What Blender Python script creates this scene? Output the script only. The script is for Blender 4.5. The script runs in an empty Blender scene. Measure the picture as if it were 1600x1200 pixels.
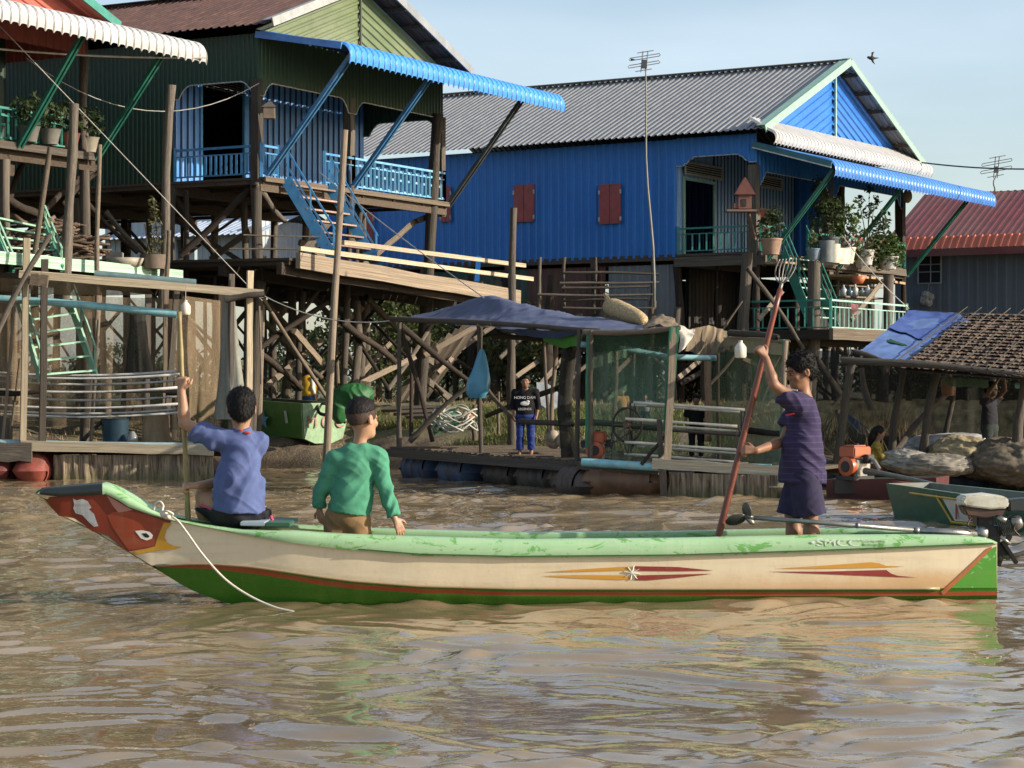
import bpy, bmesh, math, random
import numpy as np
from mathutils import Vector, Matrix, noise as mnoise
from mathutils.geometry import delaunay_2d_cdt

scene = bpy.context.scene
COL = scene.collection
rng = random.Random(7)
R = math.radians

# ------------------------------------------------------------------ camera, world, sun, exposure
CAM_H, FPX = 1.64, 3422.0
cam_d = bpy.data.cameras.new("camera"); cam = bpy.data.objects.new("camera", cam_d); COL.objects.link(cam)
cam_d.sensor_width = 36.0; cam_d.lens = 77.0
cam_d.clip_start = 0.2; cam_d.clip_end = 9000.0
cam.location = (0, 0, CAM_H); cam.rotation_euler = (R(90), 0, 0)
scene.camera = cam

SUN_EL, SUN_AZ = 21.0, math.atan2(0.97, -0.24)      # direction towards the sun: x = .97, y = -.24
world = bpy.data.worlds.new("World"); scene.world = world; world.use_nodes = True
wt = world.node_tree; wt.nodes.clear()
wo = wt.nodes.new("ShaderNodeOutputWorld"); wb = wt.nodes.new("ShaderNodeBackground")
sky = wt.nodes.new("ShaderNodeTexSky"); sky.sky_type = 'NISHITA'; sky.sun_disc = False
sky.sun_elevation = R(SUN_EL); sky.sun_rotation = SUN_AZ
sky.air_density = 1.0; sky.dust_density = 1.3; sky.ozone_density = 1.0; sky.altitude = 0
# thin high cloud veils the sky
tc = wt.nodes.new("ShaderNodeTexCoord"); mp = wt.nodes.new("ShaderNodeMapping"); mp.inputs['Scale'].default_value = (1.2, 1.2, 5.0)
nz = wt.nodes.new("ShaderNodeTexNoise"); nz.inputs['Scale'].default_value = 2.2; nz.inputs['Detail'].default_value = 4; nz.inputs['Roughness'].default_value = 0.5
cr = wt.nodes.new("ShaderNodeValToRGB"); cr.color_ramp.elements[0].position = 0.40; cr.color_ramp.elements[1].position = 0.75
cr.color_ramp.elements[0].color = (0.10, 0.10, 0.10, 1); cr.color_ramp.elements[1].color = (0.52, 0.52, 0.52, 1)
mx = wt.nodes.new("ShaderNodeMix"); mx.data_type = 'RGBA'
mx.inputs[7].default_value = (5.6, 6.35, 7.3, 1)
wt.links.new(tc.outputs['Generated'], mp.inputs['Vector']); wt.links.new(mp.outputs[0], nz.inputs['Vector'])
wt.links.new(nz.outputs['Fac'], cr.inputs[0]); wt.links.new(cr.outputs[0], mx.inputs[0])
wt.links.new(sky.outputs[0], mx.inputs[6]); wt.links.new(mx.outputs[2], wb.inputs['Color'])
wb.inputs['Strength'].default_value = 0.118
wt.links.new(wb.outputs[0], wo.inputs['Surface'])

sun_d = bpy.data.lights.new("sun", 'SUN'); sun = bpy.data.objects.new("sun", sun_d); COL.objects.link(sun)
sun_d.energy = 5.0; sun_d.angle = R(0.5); sun_d.color = (1.0, 0.89, 0.74)
sdir = Vector((0.97 * math.cos(R(SUN_EL)), -0.24 * math.cos(R(SUN_EL)), math.sin(R(SUN_EL))))
sun.rotation_euler = (-sdir).to_track_quat('-Z', 'Y').to_euler()

scene.view_settings.view_transform = 'Standard'; scene.view_settings.look = 'None'
scene.view_settings.exposure = 0.6; scene.view_settings.gamma = 1.0
try:
    scene.cycles.use_denoising = True
    scene.cycles.max_bounces = 8
    scene.cycles.transparent_max_bounces = 16
except Exception:
    pass

# ------------------------------------------------------------------ helpers
def P(px, py, Y):
    "a point of the place seen at photo pixel (px, py) at distance Y"
    return Vector(((px - 800.0) / FPX * Y, Y, CAM_H + (600.0 - py) / FPX * Y))

def WM(o):
    if o.parent is None: return o.matrix_basis.copy()
    return WM(o.parent) @ o.matrix_parent_inverse @ o.matrix_basis

def setparent(c, p):
    c.parent = p; c.matrix_parent_inverse = WM(p).inverted()

def link(name, me, mat=None, parent=None, mats=None):
    if mats:
        for m in mats: me.materials.append(m)
    elif mat is not None and len(me.materials) == 0:
        me.materials.append(mat)
    o = bpy.data.objects.new(name, me); COL.objects.link(o)
    if parent is not None: setparent(o, parent)
    return o

def thing(name, label, cat, loc=(0, 0, 0), group=None):
    o = bpy.data.objects.new(name, None); COL.objects.link(o); o.location = loc
    o.empty_display_size = 0.2
    o['label'] = label; o['category'] = cat
    if group: o['group'] = group
    return o

def tag(o, label, cat, group=None, kind=None):
    o['label'] = label; o['category'] = cat
    if group: o['group'] = group
    if kind: o['kind'] = kind
    return o

def structure(o, kind='structure'):
    o['kind'] = kind; return o

class MB:
    "collects simple shapes into one mesh"
    def __init__(s): s.v = []; s.f = []; s.mi = []; s.m = 0
    def add(s, vs, fs):
        b = len(s.v); s.v.extend([tuple(x) for x in vs])
        for f in fs: s.f.append(tuple(b + i for i in f)); s.mi.append(s.m)
        return s
    def box(s, c, size, rot=None):
        c = Vector(c); hx, hy, hz = size[0]/2, size[1]/2, size[2]/2
        vs = [Vector((x, y, z)) for x in (-hx, hx) for y in (-hy, hy) for z in (-hz, hz)]
        if rot is not None: vs = [rot @ v for v in vs]
        return s.add([c + v for v in vs], [(0,1,3,2),(4,6,7,5),(0,4,5,1),(2,3,7,6),(0,2,6,4),(1,5,7,3)])
    def bar(s, p, q, w, h, up=(0, 0, 1)):
        "rectangular bar from p to q, w wide, h along up"
        p = Vector(p); q = Vector(q); d = (q - p).normalized(); up = Vector(up)
        if abs(d.dot(up)) > 0.98: up = Vector((0, 1, 0)) if abs(d.y) < 0.9 else Vector((1, 0, 0))
        a = d.cross(up).normalized(); b = a.cross(d).normalized()
        vs = []
        for e in (p, q):
            for sa, sb in ((-1,-1),(1,-1),(1,1),(-1,1)): vs.append(e + a*(sa*w/2) + b*(sb*h/2))
        return s.add(vs, [(0,1,2,3),(7,6,5,4),(0,4,5,1),(1,5,6,2),(2,6,7,3),(3,7,4,0)])
    def tube(s, pts, r, n=8, cap=True):
        pts = [Vector(p) for p in pts]; rs = r if isinstance(r, (list, tuple)) else [r]*len(pts)
        base = len(s.v); ref = None
        for i, p in enumerate(pts):
            d = (pts[min(i+1, len(pts)-1)] - pts[max(i-1, 0)])
            d = d.normalized() if d.length > 1e-9 else Vector((0,0,1))
            if ref is None:
                ref = Vector((0,0,1)) if abs(d.z) < 0.9 else Vector((1,0,0))
            a = d.cross(ref); a = a.normalized() if a.length > 1e-6 else Vector((1,0,0))
            b = a.cross(d).normalized()
            ref = b
            for k in range(n):
                t = 2*math.pi*k/n
                s.v.append(tuple(p + a*(math.cos(t)*rs[i]) + b*(math.sin(t)*rs[i])))
        for i in range(len(pts)-1):
            for k in range(n):
                a0 = base + i*n + k; a1 = base + i*n + (k+1) % n
                s.f.append((a0, a1, a1+n, a0+n)); s.mi.append(s.m)
        if cap:
            s.f.append(tuple(base + k for k in range(n))[::-1]); s.mi.append(s.m)
            e = base + (len(pts)-1)*n
            s.f.append(tuple(e + k for k in range(n))); s.mi.append(s.m)
        return s
    def lathe(s, c, prof, n=16, axis=(0,0,1)):
        "prof: list of (r, h) along axis from c"
        ax = Vector(axis).normalized(); c = Vector(c)
        return s.tube([c + ax*h for r, h in prof], [max(r, 1e-4) for r, h in prof], n)
    def poly(s, pts): 
        return s.add(pts, [tuple(range(len(pts)))])
    def prism(s, pts, d):
        "polygon pts extruded by vector d"
        d = Vector(d); n = len(pts); vs = [Vector(p) for p in pts] + [Vector(p)+d for p in pts]
        fs = [tuple(range(n))[::-1], tuple(range(n, 2*n))]
        for i in range(n): fs.append((i, (i+1) % n, n+(i+1) % n, n+i))
        return s.add(vs, fs)
    def sphere(s, c, rad, nu=10, nv=7, rot=None):
        c = Vector(c); vs = []; fs = []
        for j in range(nv+1):
            th = math.pi*j/nv
            for i in range(nu):
                ph = 2*math.pi*i/nu
                v = Vector((rad[0]*math.sin(th)*math.cos(ph), rad[1]*math.sin(th)*math.sin(ph), rad[2]*math.cos(th)))
                if rot is not None: v = rot @ v
                vs.append(c + v)
        for j in range(nv):
            for i in range(nu):
                a = j*nu+i; b = j*nu+(i+1) % nu
                fs.append((a, a+nu, b+nu, b))
        return s.add(vs, fs)
    def grid(s, fn, nu, nv):
        base = len(s.v)
        for j in range(nv+1):
            for i in range(nu+1): s.v.append(tuple(fn(i/nu, j/nv)))
        for j in range(nv):
            for i in range(nu):
                a = base + j*(nu+1)+i
                s.f.append((a, a+1, a+nu+2, a+nu+1)); s.mi.append(s.m)
        return s
    def mesh(s, name, smooth=False):
        me = bpy.data.meshes.new(name); me.from_pydata(s.v, [], s.f); me.validate()
        if any(s.mi) and len(me.polygons) == len(s.mi): me.polygons.foreach_set('material_index', s.mi)
        if smooth: me.polygons.foreach_set('use_smooth', [True]*len(me.polygons))
        me.update(); return me
    def build(s, name, mat=None, parent=None, smooth=False, mats=None, bevel=0, autosmooth=None):
        me = s.mesh(name, smooth)
        bm = bmesh.new(); bm.from_mesh(me); bmesh.ops.recalc_face_normals(bm, faces=bm.faces)
        if bevel:
            es = [e for e in bm.edges if len(e.link_faces) == 2 and e.calc_face_angle(0) > 0.6]
            bmesh.ops.bevel(bm, geom=es, offset=bevel, segments=2, affect='EDGES', clamp_overlap=True)
        bm.to_mesh(me); bm.free()
        if autosmooth: me.polygons.foreach_set('use_smooth', [True]*len(me.polygons)); me.set_sharp_from_angle(angle=R(autosmooth))
        return link(name, me, mat, parent, mats)

# ------------------------------------------------------------------ materials
MATS = {}
class NT:
    def __init__(s, name):
        s.m = bpy.data.materials.new(name); s.m.use_nodes = True; s.t = s.m.node_tree
        s.b = s.t.nodes['Principled BSDF']; s.o = s.t.nodes['Material Output']
    def n(s, typ, **kw):
        x = s.t.nodes.new(typ)
        for k, v in kw.items():
            if k in ('Scale','Detail','Roughness','Distortion','Fac','Strength','Distance','Vector','Height','IOR','W'):
                x.inputs[k].default_value = v
            else: setattr(x, k, v)
        return x
    def l(s, a, b): s.t.links.new(a, b)
    def mix(s, fac, a, b, blend='MIX'):
        x = s.t.nodes.new('ShaderNodeMix'); x.data_type = 'RGBA'; x.blend_type = blend
        for sock, val in ((x.inputs[0], fac), (x.inputs[6], a), (x.inputs[7], b)):
            if hasattr(val, 'is_output'): s.l(val, sock)
            elif isinstance(val, (int, float)): sock.default_value = val
            else: sock.default_value = (*val[:3], 1)
        return x.outputs[2]
    def ramp(s, fac, lo, hi, a=(0,0,0), b=(1,1,1)):
        x = s.t.nodes.new('ShaderNodeValToRGB'); e = x.color_ramp.elements
        e[0].position = lo; e[1].position = hi; e[0].color = (*a, 1); e[1].color = (*b, 1)
        s.l(fac, x.inputs[0]); return x.outputs[0]
    def coords(s, scale=(1,1,1), kind='Object', rot=(0,0,0)):
        c = s.n('ShaderNodeTexCoord'); m = s.n('ShaderNodeMapping'); m.inputs['Scale'].default_value = scale
        m.inputs['Rotation'].default_value = rot
        s.l(c.outputs[kind], m.inputs['Vector']); return m.outputs[0]
    def noise(s, vec, scale, detail=4, rough=0.55, dist=0.0):
        x = s.n('ShaderNodeTexNoise', Scale=scale, Detail=detail, Roughness=rough, Distortion=dist)
        if vec is not None: s.l(vec, x.inputs['Vector'])
        return x.outputs['Fac']
    def math(s, op, a, b=0.0):
        x = s.n('ShaderNodeMath', operation=op)
        for sock, val in ((x.inputs[0], a), (x.inputs[1], b)):
            if hasattr(val, 'is_output'): s.l(val, sock)
            else: sock.default_value = val
        return x.outputs[0]
    def bump(s, h, strength=0.3, dist=0.02):
        b = s.n('ShaderNodeBump', Strength=strength, Distance=dist); s.l(h, b.inputs['Height'])
        s.l(b.outputs[0], s.b.inputs['Normal']); return b
    def set(s, **kw):
        for k, v in kw.items(): s.b.inputs[k.replace('_', ' ')].default_value = v

def reg(key, nt): MATS[key] = nt.m; return nt.m

def mat_plain(key, col, rough=0.6, metal=0.0, var=0.25, scale=6.0, bump=0.1, spec=0.5, dirt=None):
    if key in MATS: return MATS[key]
    t = NT(key); co = t.coords()
    f = t.noise(co, scale, 5, 0.6); f2 = t.noise(co, scale*6, 3, 0.6)
    lo = tuple(c*(1-var) for c in col); hi = tuple(min(1, c*(1+var)) for c in col)
    c = t.mix(t.ramp(f, 0.3, 0.7), lo, hi)
    c = t.mix(t.math('MULTIPLY', f2, 0.35), c, tuple(x*0.6 for x in col))
    if dirt is not None:
        d = t.ramp(t.noise(co, scale*0.6, 6, 0.7), 0.52, 0.72)
        c = t.mix(d, c, dirt)
    t.l(c, t.b.inputs['Base Color'])
    t.set(Roughness=rough, Metallic=metal); t.b.inputs['Specular IOR Level'].default_value = spec
    if bump: t.bump(f2, bump, 0.01)
    return reg(key, t)

def mat_wood(key, col, var=0.35, rough=0.85, unit=True):
    "weathered timber; unit: object space is one unit per length along z"
    if key in MATS: return MATS[key]
    t = NT(key)
    co = t.coords((2.2, 2.2, 1.6) if unit else (9, 9, 9))
    f = t.noise(co, 2.5, 6, 0.65, 0.4)
    st = t.coords((6, 6, 1.0) if unit else (1, 40, 40))
    f2 = t.noise(st, 2.0, 4, 0.6)
    oi = t.n('ShaderNodeObjectInfo')
    lo = tuple(c*(1-var) for c in col); hi = tuple(min(1, c*(1+var)) for c in col)
    c = t.mix(t.ramp(f, 0.3, 0.7), lo, hi)
    c = t.mix(t.math('MULTIPLY', t.ramp(f2, 0.48, 0.68), 0.8), c, tuple(x*0.35 for x in col))
    k = t.math('ADD', t.math('MULTIPLY', oi.outputs['Random'], 0.75), 0.62)
    hsv = t.n('ShaderNodeHueSaturation'); t.l(c, hsv.inputs['Color']); t.l(k, hsv.inputs['Value'])
    t.l(hsv.outputs[0], t.b.inputs['Base Color'])
    t.set(Roughness=rough); t.b.inputs['Specular IOR Level'].default_value = 0.25
    t.bump(t.math('ADD', f2, t.math('MULTIPLY', f, .6)), 0.8, 0.02)
    return reg(key, t)

def mat_tin(key, col, var=0.12, rough=0.45, metal=0.0, rust=None, rust_amt=0.0, streak=(1,1,0.08), fade=None):
    "painted or bare corrugated sheet with streaks along its fall"
    if key in MATS: return MATS[key]
    t = NT(key); co = t.coords(streak)
    f = t.noise(co, 3.0, 5, 0.6); big = t.noise(t.coords(), 0.55, 4, 0.6); fine = t.noise(t.coords(), 14.0, 3, 0.6)
    lo = tuple(c*(1-var) for c in col); hi = tuple(min(1, c*(1+var)) for c in col)
    c = t.mix(t.ramp(f, 0.3, 0.7), lo, hi)
    if fade is not None: c = t.mix(t.math('MULTIPLY', t.ramp(big, 0.40, 0.7), 0.75), c, fade)
    drip = t.noise(t.coords((2.2, 2.2, .22)), 2.2, 6, .7); c = t.mix(t.math('MULTIPLY', t.ramp(drip, .56, .78), .30), c, tuple(x*.42 for x in col))
    if rust is not None:
        r = t.math('ADD', t.math('MULTIPLY', f, 0.6), t.math('MULTIPLY', fine, 0.4))
        c = t.mix(t.ramp(r, 0.62 - rust_amt, 0.74 - rust_amt*0.5), c, rust)
    c = t.mix(t.math('MULTIPLY', t.ramp(fine, 0.55, 0.8), 0.35), c, tuple(x*0.55 for x in col))
    t.l(c, t.b.inputs['Base Color'])
    rr = t.math('ADD', t.math('MULTIPLY', f, 0.3), rough - 0.12); t.l(rr, t.b.inputs['Roughness'])
    t.set(Metallic=metal); t.b.inputs['Specular IOR Level'].default_value = 0.4
    t.bump(t.noise(t.coords(), 2.2, 3, .5), 0.25, 0.05)
    return reg(key, t)

def mat_cloth(key, col, rough=0.9, var=0.15, stripes=None, fold=0.35, scale=14.0):
    if key in MATS: return MATS[key]
    t = NT(key); co = t.coords()
    f = t.noise(co, scale, 4, 0.6, 0.6); f2 = t.noise(co, 160.0, 2, 0.6)
    lo = tuple(c*(1-var) for c in col); hi = tuple(min(1, c*(1+var)) for c in col)
    c = t.mix(t.ramp(f, 0.3, 0.7), lo, hi)
    if stripes:
        col2, freq, width = stripes
        sx = t.n('ShaderNodeSeparateXYZ'); tcn = t.n('ShaderNodeTexCoord'); t.l(tcn.outputs['Object'], sx.inputs[0])
        w = t.math('FRACT', t.math('MULTIPLY', sx.outputs['Z'], freq))
        k = t.math('LESS_THAN', w, width); c = t.mix(t.math('MULTIPLY', k, 0.38), c, col2)
    t.l(c, t.b.inputs['Base Color'])
    t.set(Roughness=rough); t.b.inputs['Specular IOR Level'].default_value = 0.2
    h = t.math('ADD', t.math('MULTIPLY', f, .35), t.math('MULTIPLY', f2, 0.15)); t.bump(h, fold*.6, 0.012)
    return reg(key, t)

def mat_net(key, col, alpha=0.5, scale=26.0, var=0.4):
    "fine netting: solid threads with see-through gaps"
    if key in MATS: return MATS[key]
    t = NT(key); co = t.coords()
    f = t.noise(co, scale, 2, 0.5); g = t.noise(t.coords((1, 1, 0.25)), 1.7, 4, 0.6)
    c = t.mix(t.ramp(g, 0.3, 0.7), tuple(x*(1-var) for x in col), tuple(x*(1+var) for x in col))
    t.l(c, t.b.inputs['Base Color']); t.set(Roughness=0.8); t.b.inputs['Specular IOR Level'].default_value = 0.2
    tr = t.n('ShaderNodeBsdfTransparent'); ms = t.n('ShaderNodeMixShader')
    fac = t.math('ADD', t.math('MULTIPLY', g, 0.5), alpha - 0.25)
    fac = t.math('ADD', fac, t.math('MULTIPLY', t.math('SUBTRACT', f, 0.5), 0.35))
    cl = t.n('ShaderNodeClamp'); t.l(fac, cl.inputs[0])
    t.l(cl.outputs[0], ms.inputs[0]); t.l(tr.outputs[0], ms.inputs[1]); t.l(t.b.outputs[0], ms.inputs[2])
    t.l(ms.outputs[0], t.o.inputs['Surface'])
    return reg(key, t)

# ------------------------------------------------------------------ timber prototypes (unit length along z)
def _pole_mesh(i, seg=9, rings=9, taper=0.82, wob=0.5):
    r = random.Random(100+i); mb = MB(); pts = []; rs = []
    ph = r.uniform(0, 6); a1 = r.uniform(0.2, 1)*wob; a2 = r.uniform(0.2, 1)*wob
    for k in range(rings):
        z = k/(rings-1)
        pts.append(Vector((a1*math.sin(z*4+ph) - a1*math.sin(ph), a2*math.sin(z*5.5+ph*2) - a2*math.sin(ph*2), z)))
        rs.append((1 - (1-taper)*z)*r.uniform(0.9, 1.1))
    for k in range(rings):  # keep both ends on the axis
        z = k/(rings-1); pts[k].x -= z*(a1*math.sin(4+ph)-a1*math.sin(ph)); pts[k].y -= z*(a2*math.sin(5.5+ph*2)-a2*math.sin(ph*2))
    base = 0
    for k in range(rings):
        for j in range(seg):
            t = 2*math.pi*j/seg; rr = rs[k]*r.uniform(0.93, 1.07)
            mb.v.append((pts[k].x+rr*math.cos(t), pts[k].y+rr*math.sin(t), pts[k].z))
    for k in range(rings-1):
        for j in range(seg):
            a = k*seg+j; b = k*seg+(j+1) % seg; mb.f.append((a, b, b+seg, a+seg)); mb.mi.append(0)
    mb.f.append(tuple(range(seg))[::-1]); mb.f.append(tuple((rings-1)*seg+j for j in range(seg))); mb.mi += [0, 0]
    return mb.mesh("pole_mesh", True)
def _plank_mesh(i):
    r = random.Random(300+i); mb = MB(); rings = 7; pts = []
    for k in range(rings):
        z = k/(rings-1); wx = 1+r.uniform(-0.06, 0.06); wy = 1+r.uniform(-0.05, 0.05); dx = r.uniform(-0.1, 0.1) if 0 < k < rings-1 else 0
        for sx, sy in ((-1,-1),(1,-1),(1,1),(-1,1)): mb.v.append((sx*wx+dx, sy*wy, z))
    for k in range(rings-1):
        for j in range(4):
            a = k*4+j; b = k*4+(j+1) % 4; mb.f.append((a, b, b+4, a+4)); mb.mi.append(0)
    mb.f.append((3,2,1,0)); e = (rings-1)*4; mb.f.append((e,e+1,e+2,e+3)); mb.mi += [0, 0]
    return mb.mesh("plank_mesh")
_PROTO = {}
def timber(name, p, q, r, mat, parent=None, kind='pole', thick=None, face=None, variant=None):
    "a pole (radius r) or plank (half width r, half thickness thick, broad side facing 'face') from p to q"
    p = Vector(p); q = Vector(q); d = q - p; L = d.length
    i = rng.randrange(5) if variant is None else variant
    key = (kind, i, mat.name)
    if key not in _PROTO:
        me = _pole_mesh(i) if kind == 'pole' else (_pole_mesh(i, 8, 3, 1.0, 0.0) if kind == 'rod' else _plank_mesh(i))
        me.materials.append(mat); _PROTO[key] = me
    o = bpy.data.objects.new(name, _PROTO[key]); COL.objects.link(o)
    z = d.normalized()
    if face is None: face = Vector((0, -1, 0))
    face = Vector(face); y = face - z*face.dot(z)
    if y.length < 1e-4: y = Vector((1, 0, 0)) - z*z.x
    y.normalize(); x = y.cross(z)
    m = Matrix((x, y, z)).transposed().to_4x4()
    if kind == 'pole' and parent is not None or kind == 'pole':
        m = m @ Matrix.Rotation(rng.uniform(0, 6.28), 4, 'Z')
    t = r if thick is None else thick
    m = Matrix.Translation(p) @ m @ Matrix.Diagonal((r, t, L, 1))
    o.matrix_basis = m
    if parent is not None: setparent(o, parent)
    return o

def corr(name, O, S, T, w, h, pitch, depth, mat, parent, clip=None, bot=None, top=None, path=None, trap=True, rows=1, sag=0.0, pan=False, groove=None):
    """corrugated sheet: s runs along S (0..w) across the ribs, t along T (0..h); N = S x T.
       clip: convex polygon in (s,t); bot/top: functions of s; path: list of (t, n) giving a curved fall"""
    O = Vector(O); S = Vector(S).normalized(); T = Vector(T).normalized(); N = S.cross(T).normalized()
    prof = ((0, 0), (0.10, 0), (0.22, .8), (0.36, 1), (0.70, 1), (0.86, .8)) if pan else ((0, 0), (0.5, 0), (0.62, 1), (0.88, 1)) if trap else ((0, 0), (0.17, .25), (0.33, .75), (0.5, 1), (0.67, .75), (0.83, .25))
    ss = []; k = 0
    while k*pitch < w:
        for a, b in prof:
            s_ = (k+a)*pitch
            if s_ <= w: ss.append((s_, b*depth))
        k += 1
    ss.append((w, 0))
    mb = MB(); n = len(ss)
    if path is None: path = [(h*i/rows, 0) for i in range(rows+1)]
    H = path[-1][0]
    for j, (t, no) in enumerate(path):
        for s_, dn in ss:
            b = bot(s_) if bot else 0.0; e = top(s_) if top else H
            tt = b + (e-b)*(t/H) if (bot or top) else t
            mb.v.append(tuple(O + S*s_ + T*tt + N*(dn + no + sag*mnoise.noise(Vector((s_*0.7, tt*0.7, 3.3))))))
    for j in range(len(path)-1):
        for i in range(n-1):
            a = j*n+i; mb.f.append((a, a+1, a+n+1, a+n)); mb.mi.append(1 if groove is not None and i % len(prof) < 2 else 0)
    me = mb.mesh(name)
    if clip:
        bm = bmesh.new(); bm.from_mesh(me)
        pts = [O + S*a + T*b for a, b in clip]; cen = sum(pts, Vector())/len(pts)
        for i in range(len(pts)):
            a, b = pts[i], pts[(i+1) % len(pts)]
            no = (b-a).cross(N).normalized()
            if no.dot(cen-a) > 0: no = -no
            bmesh.ops.bisect_plane(bm, geom=bm.verts[:]+bm.edges[:]+bm.faces[:], plane_co=a, plane_no=no, clear_outer=True)
        bm.to_mesh(me); bm.free()
    return link(name, me, mat, parent, mats=[mat, groove] if groove is not None else None)

def sag_line(p, q, drop, n=14):
    p = Vector(p); q = Vector(q)
    return [p.lerp(q, i/n) - Vector((0, 0, drop*4*(i/n)*(1-i/n))) for i in range(n+1)]

def text_mesh(name, body, size, mat, parent, origin, right, up, extrude=0.002, font_shear=0.0, align='CENTER', xs=1.0):
    cu = bpy.data.curves.new(name, 'FONT'); cu.body = body; cu.size = size; cu.extrude = extrude; cu.align_x = align; cu.align_y = 'CENTER'; cu.shear = font_shear
    o = bpy.data.objects.new(name, cu); COL.objects.link(o)
    dg = bpy.context.evaluated_depsgraph_get(); me = bpy.data.meshes.new_from_object(o.evaluated_get(dg))
    bpy.data.objects.remove(o); bpy.data.curves.remove(cu)
    right = Vector(right).normalized(); up = Vector(up); up = (up - right*up.dot(right)).normalized(); nn = right.cross(up)
    m = Matrix((right*xs, up, nn)).transposed().to_4x4(); m.translation = Vector(origin)
    me.transform(m); me.materials.clear()
    return link(name, me, mat, parent)
# ------------------------------------------------------------------ water and ground
def shore(x):
    xs = [-60, -14, -7, -5, -3.2, -1.5, 0.5, 4, 7, 12, 60]; ys = [40, 41, 41.8, 42.4, 42.3, 41.0, 39.0, 38.0, 37.2, 36.5, 36]
    return np.interp(x, xs, ys)

def grid_mesh(name, X, Y, Zfn):
    gx, gy = np.meshgrid(X, Y); z = Zfn(gx, gy); ny, nx = gx.shape
    co = np.stack([gx, gy, z], -1).reshape(-1, 3).astype(np.float32)
    idx = np.arange(ny*nx).reshape(ny, nx)
    q = np.stack([idx[:-1, :-1], idx[:-1, 1:], idx[1:, 1:], idx[1:, :-1]], -1).reshape(-1, 4)
    return np_mesh(name, co, q)

def np_mesh(name, co, q, smooth=True):
    me = bpy.data.meshes.new(name); nf, k = q.shape
    me.vertices.add(len(co)); me.vertices.foreach_set('co', co.astype(np.float32).ravel())
    me.loops.add(nf*k); me.loops.foreach_set('vertex_index', q.astype(np.int32).ravel())
    me.polygons.add(nf); me.polygons.foreach_set('loop_start', np.arange(0, nf*k, k, dtype=np.int32))
    me.update(calc_edges=True)
    me.polygons.foreach_set('use_smooth', np.full(nf, smooth)); me.update()
    return me

def vnoise(x, y, seed=0):
    "smooth value noise in numpy"
    r = np.random.RandomState(seed).rand(64, 64)
    xi = np.floor(x).astype(int); yi = np.floor(y).astype(int); fx = x-xi; fy = y-yi
    fx = fx*fx*(3-2*fx); fy = fy*fy*(3-2*fy)
    g = lambda a, b: r[a % 64, b % 64]
    return (g(xi, yi)*(1-fx)+g(xi+1, yi)*fx)*(1-fy) + (g(xi, yi+1)*(1-fx)+g(xi+1, yi+1)*fx)*fy

def ground_z(gx, gy):
    d = gy - shore(gx)
    up = 1.12*(1-np.exp(-np.maximum(d, 0)/2.4)); dn = np.maximum(0.28*np.minimum(d, 0), -0.9)
    near = np.exp(-((gy-46)/40.0)**2)
    b = (vnoise(gx*0.9, gy*0.9, 1)-.5)*.22 + (vnoise(gx*3.1, gy*3.1, 2)-.5)*.10 + (vnoise(gx*7.7, gy*7.7, 3)-.5)*.05
    return up + dn + b*near*np.clip(d+0.6, 0, 1)

def spread(a, b, step, far, n=16):
    core = np.arange(a, b+1e-6, step); g = np.geomspace(step*1.3, far, n)
    return np.concatenate([(a-g)[::-1], core, b+g])

def build_ground():
    X = spread(-24, 26, 0.22, 4500, 26)
    core = np.arange(33, 74, 0.22); Y = np.concatenate([[-400, 0, 30], core, 74+np.geomspace(.3, 7000, 30)])
    me = grid_mesh("ground", X, Y, ground_z)
    t = NT("bank_earth"); co = t.coords()
    f = t.noise(co, 0.9, 6, 0.65); f2 = t.noise(co, 6.0, 6, 0.7); f3 = t.noise(co, 30.0, 3, 0.6)
    c = t.mix(t.ramp(f2, 0.35, 0.65), (0.065, 0.048, 0.032), (0.165, 0.122, 0.08))
    c = t.mix(t.ramp(f, 0.52, 0.66), c, (0.26, 0.20, 0.12))
    sx = t.n('ShaderNodeSeparateXYZ'); tcn = t.n('ShaderNodeTexCoord'); t.l(tcn.outputs['Object'], sx.inputs[0])
    gm = t.math('ADD', sx.outputs['Z'], t.math('MULTIPLY', t.math('SUBTRACT', f, 0.5), 1.4))
    c = t.mix(t.math('MULTIPLY', t.ramp(gm, 0.55, 0.8), 0.6), c, (0.105, 0.115, 0.040))
    wet = t.ramp(sx.outputs['Z'], 0.10, 0.40)
    c = t.mix(wet, (0.045, 0.033, 0.022), c)
    t.l(c, t.b.inputs['Base Color'])
    t.l(t.math('ADD', t.math('MULTIPLY', wet, 0.5), 0.42), t.b.inputs['Roughness'])
    t.bump(t.math('ADD', f2, t.math('MULTIPLY', f3, 0.4)), 0.7, 0.08)
    structure(link("ground", me, t.m))

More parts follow.
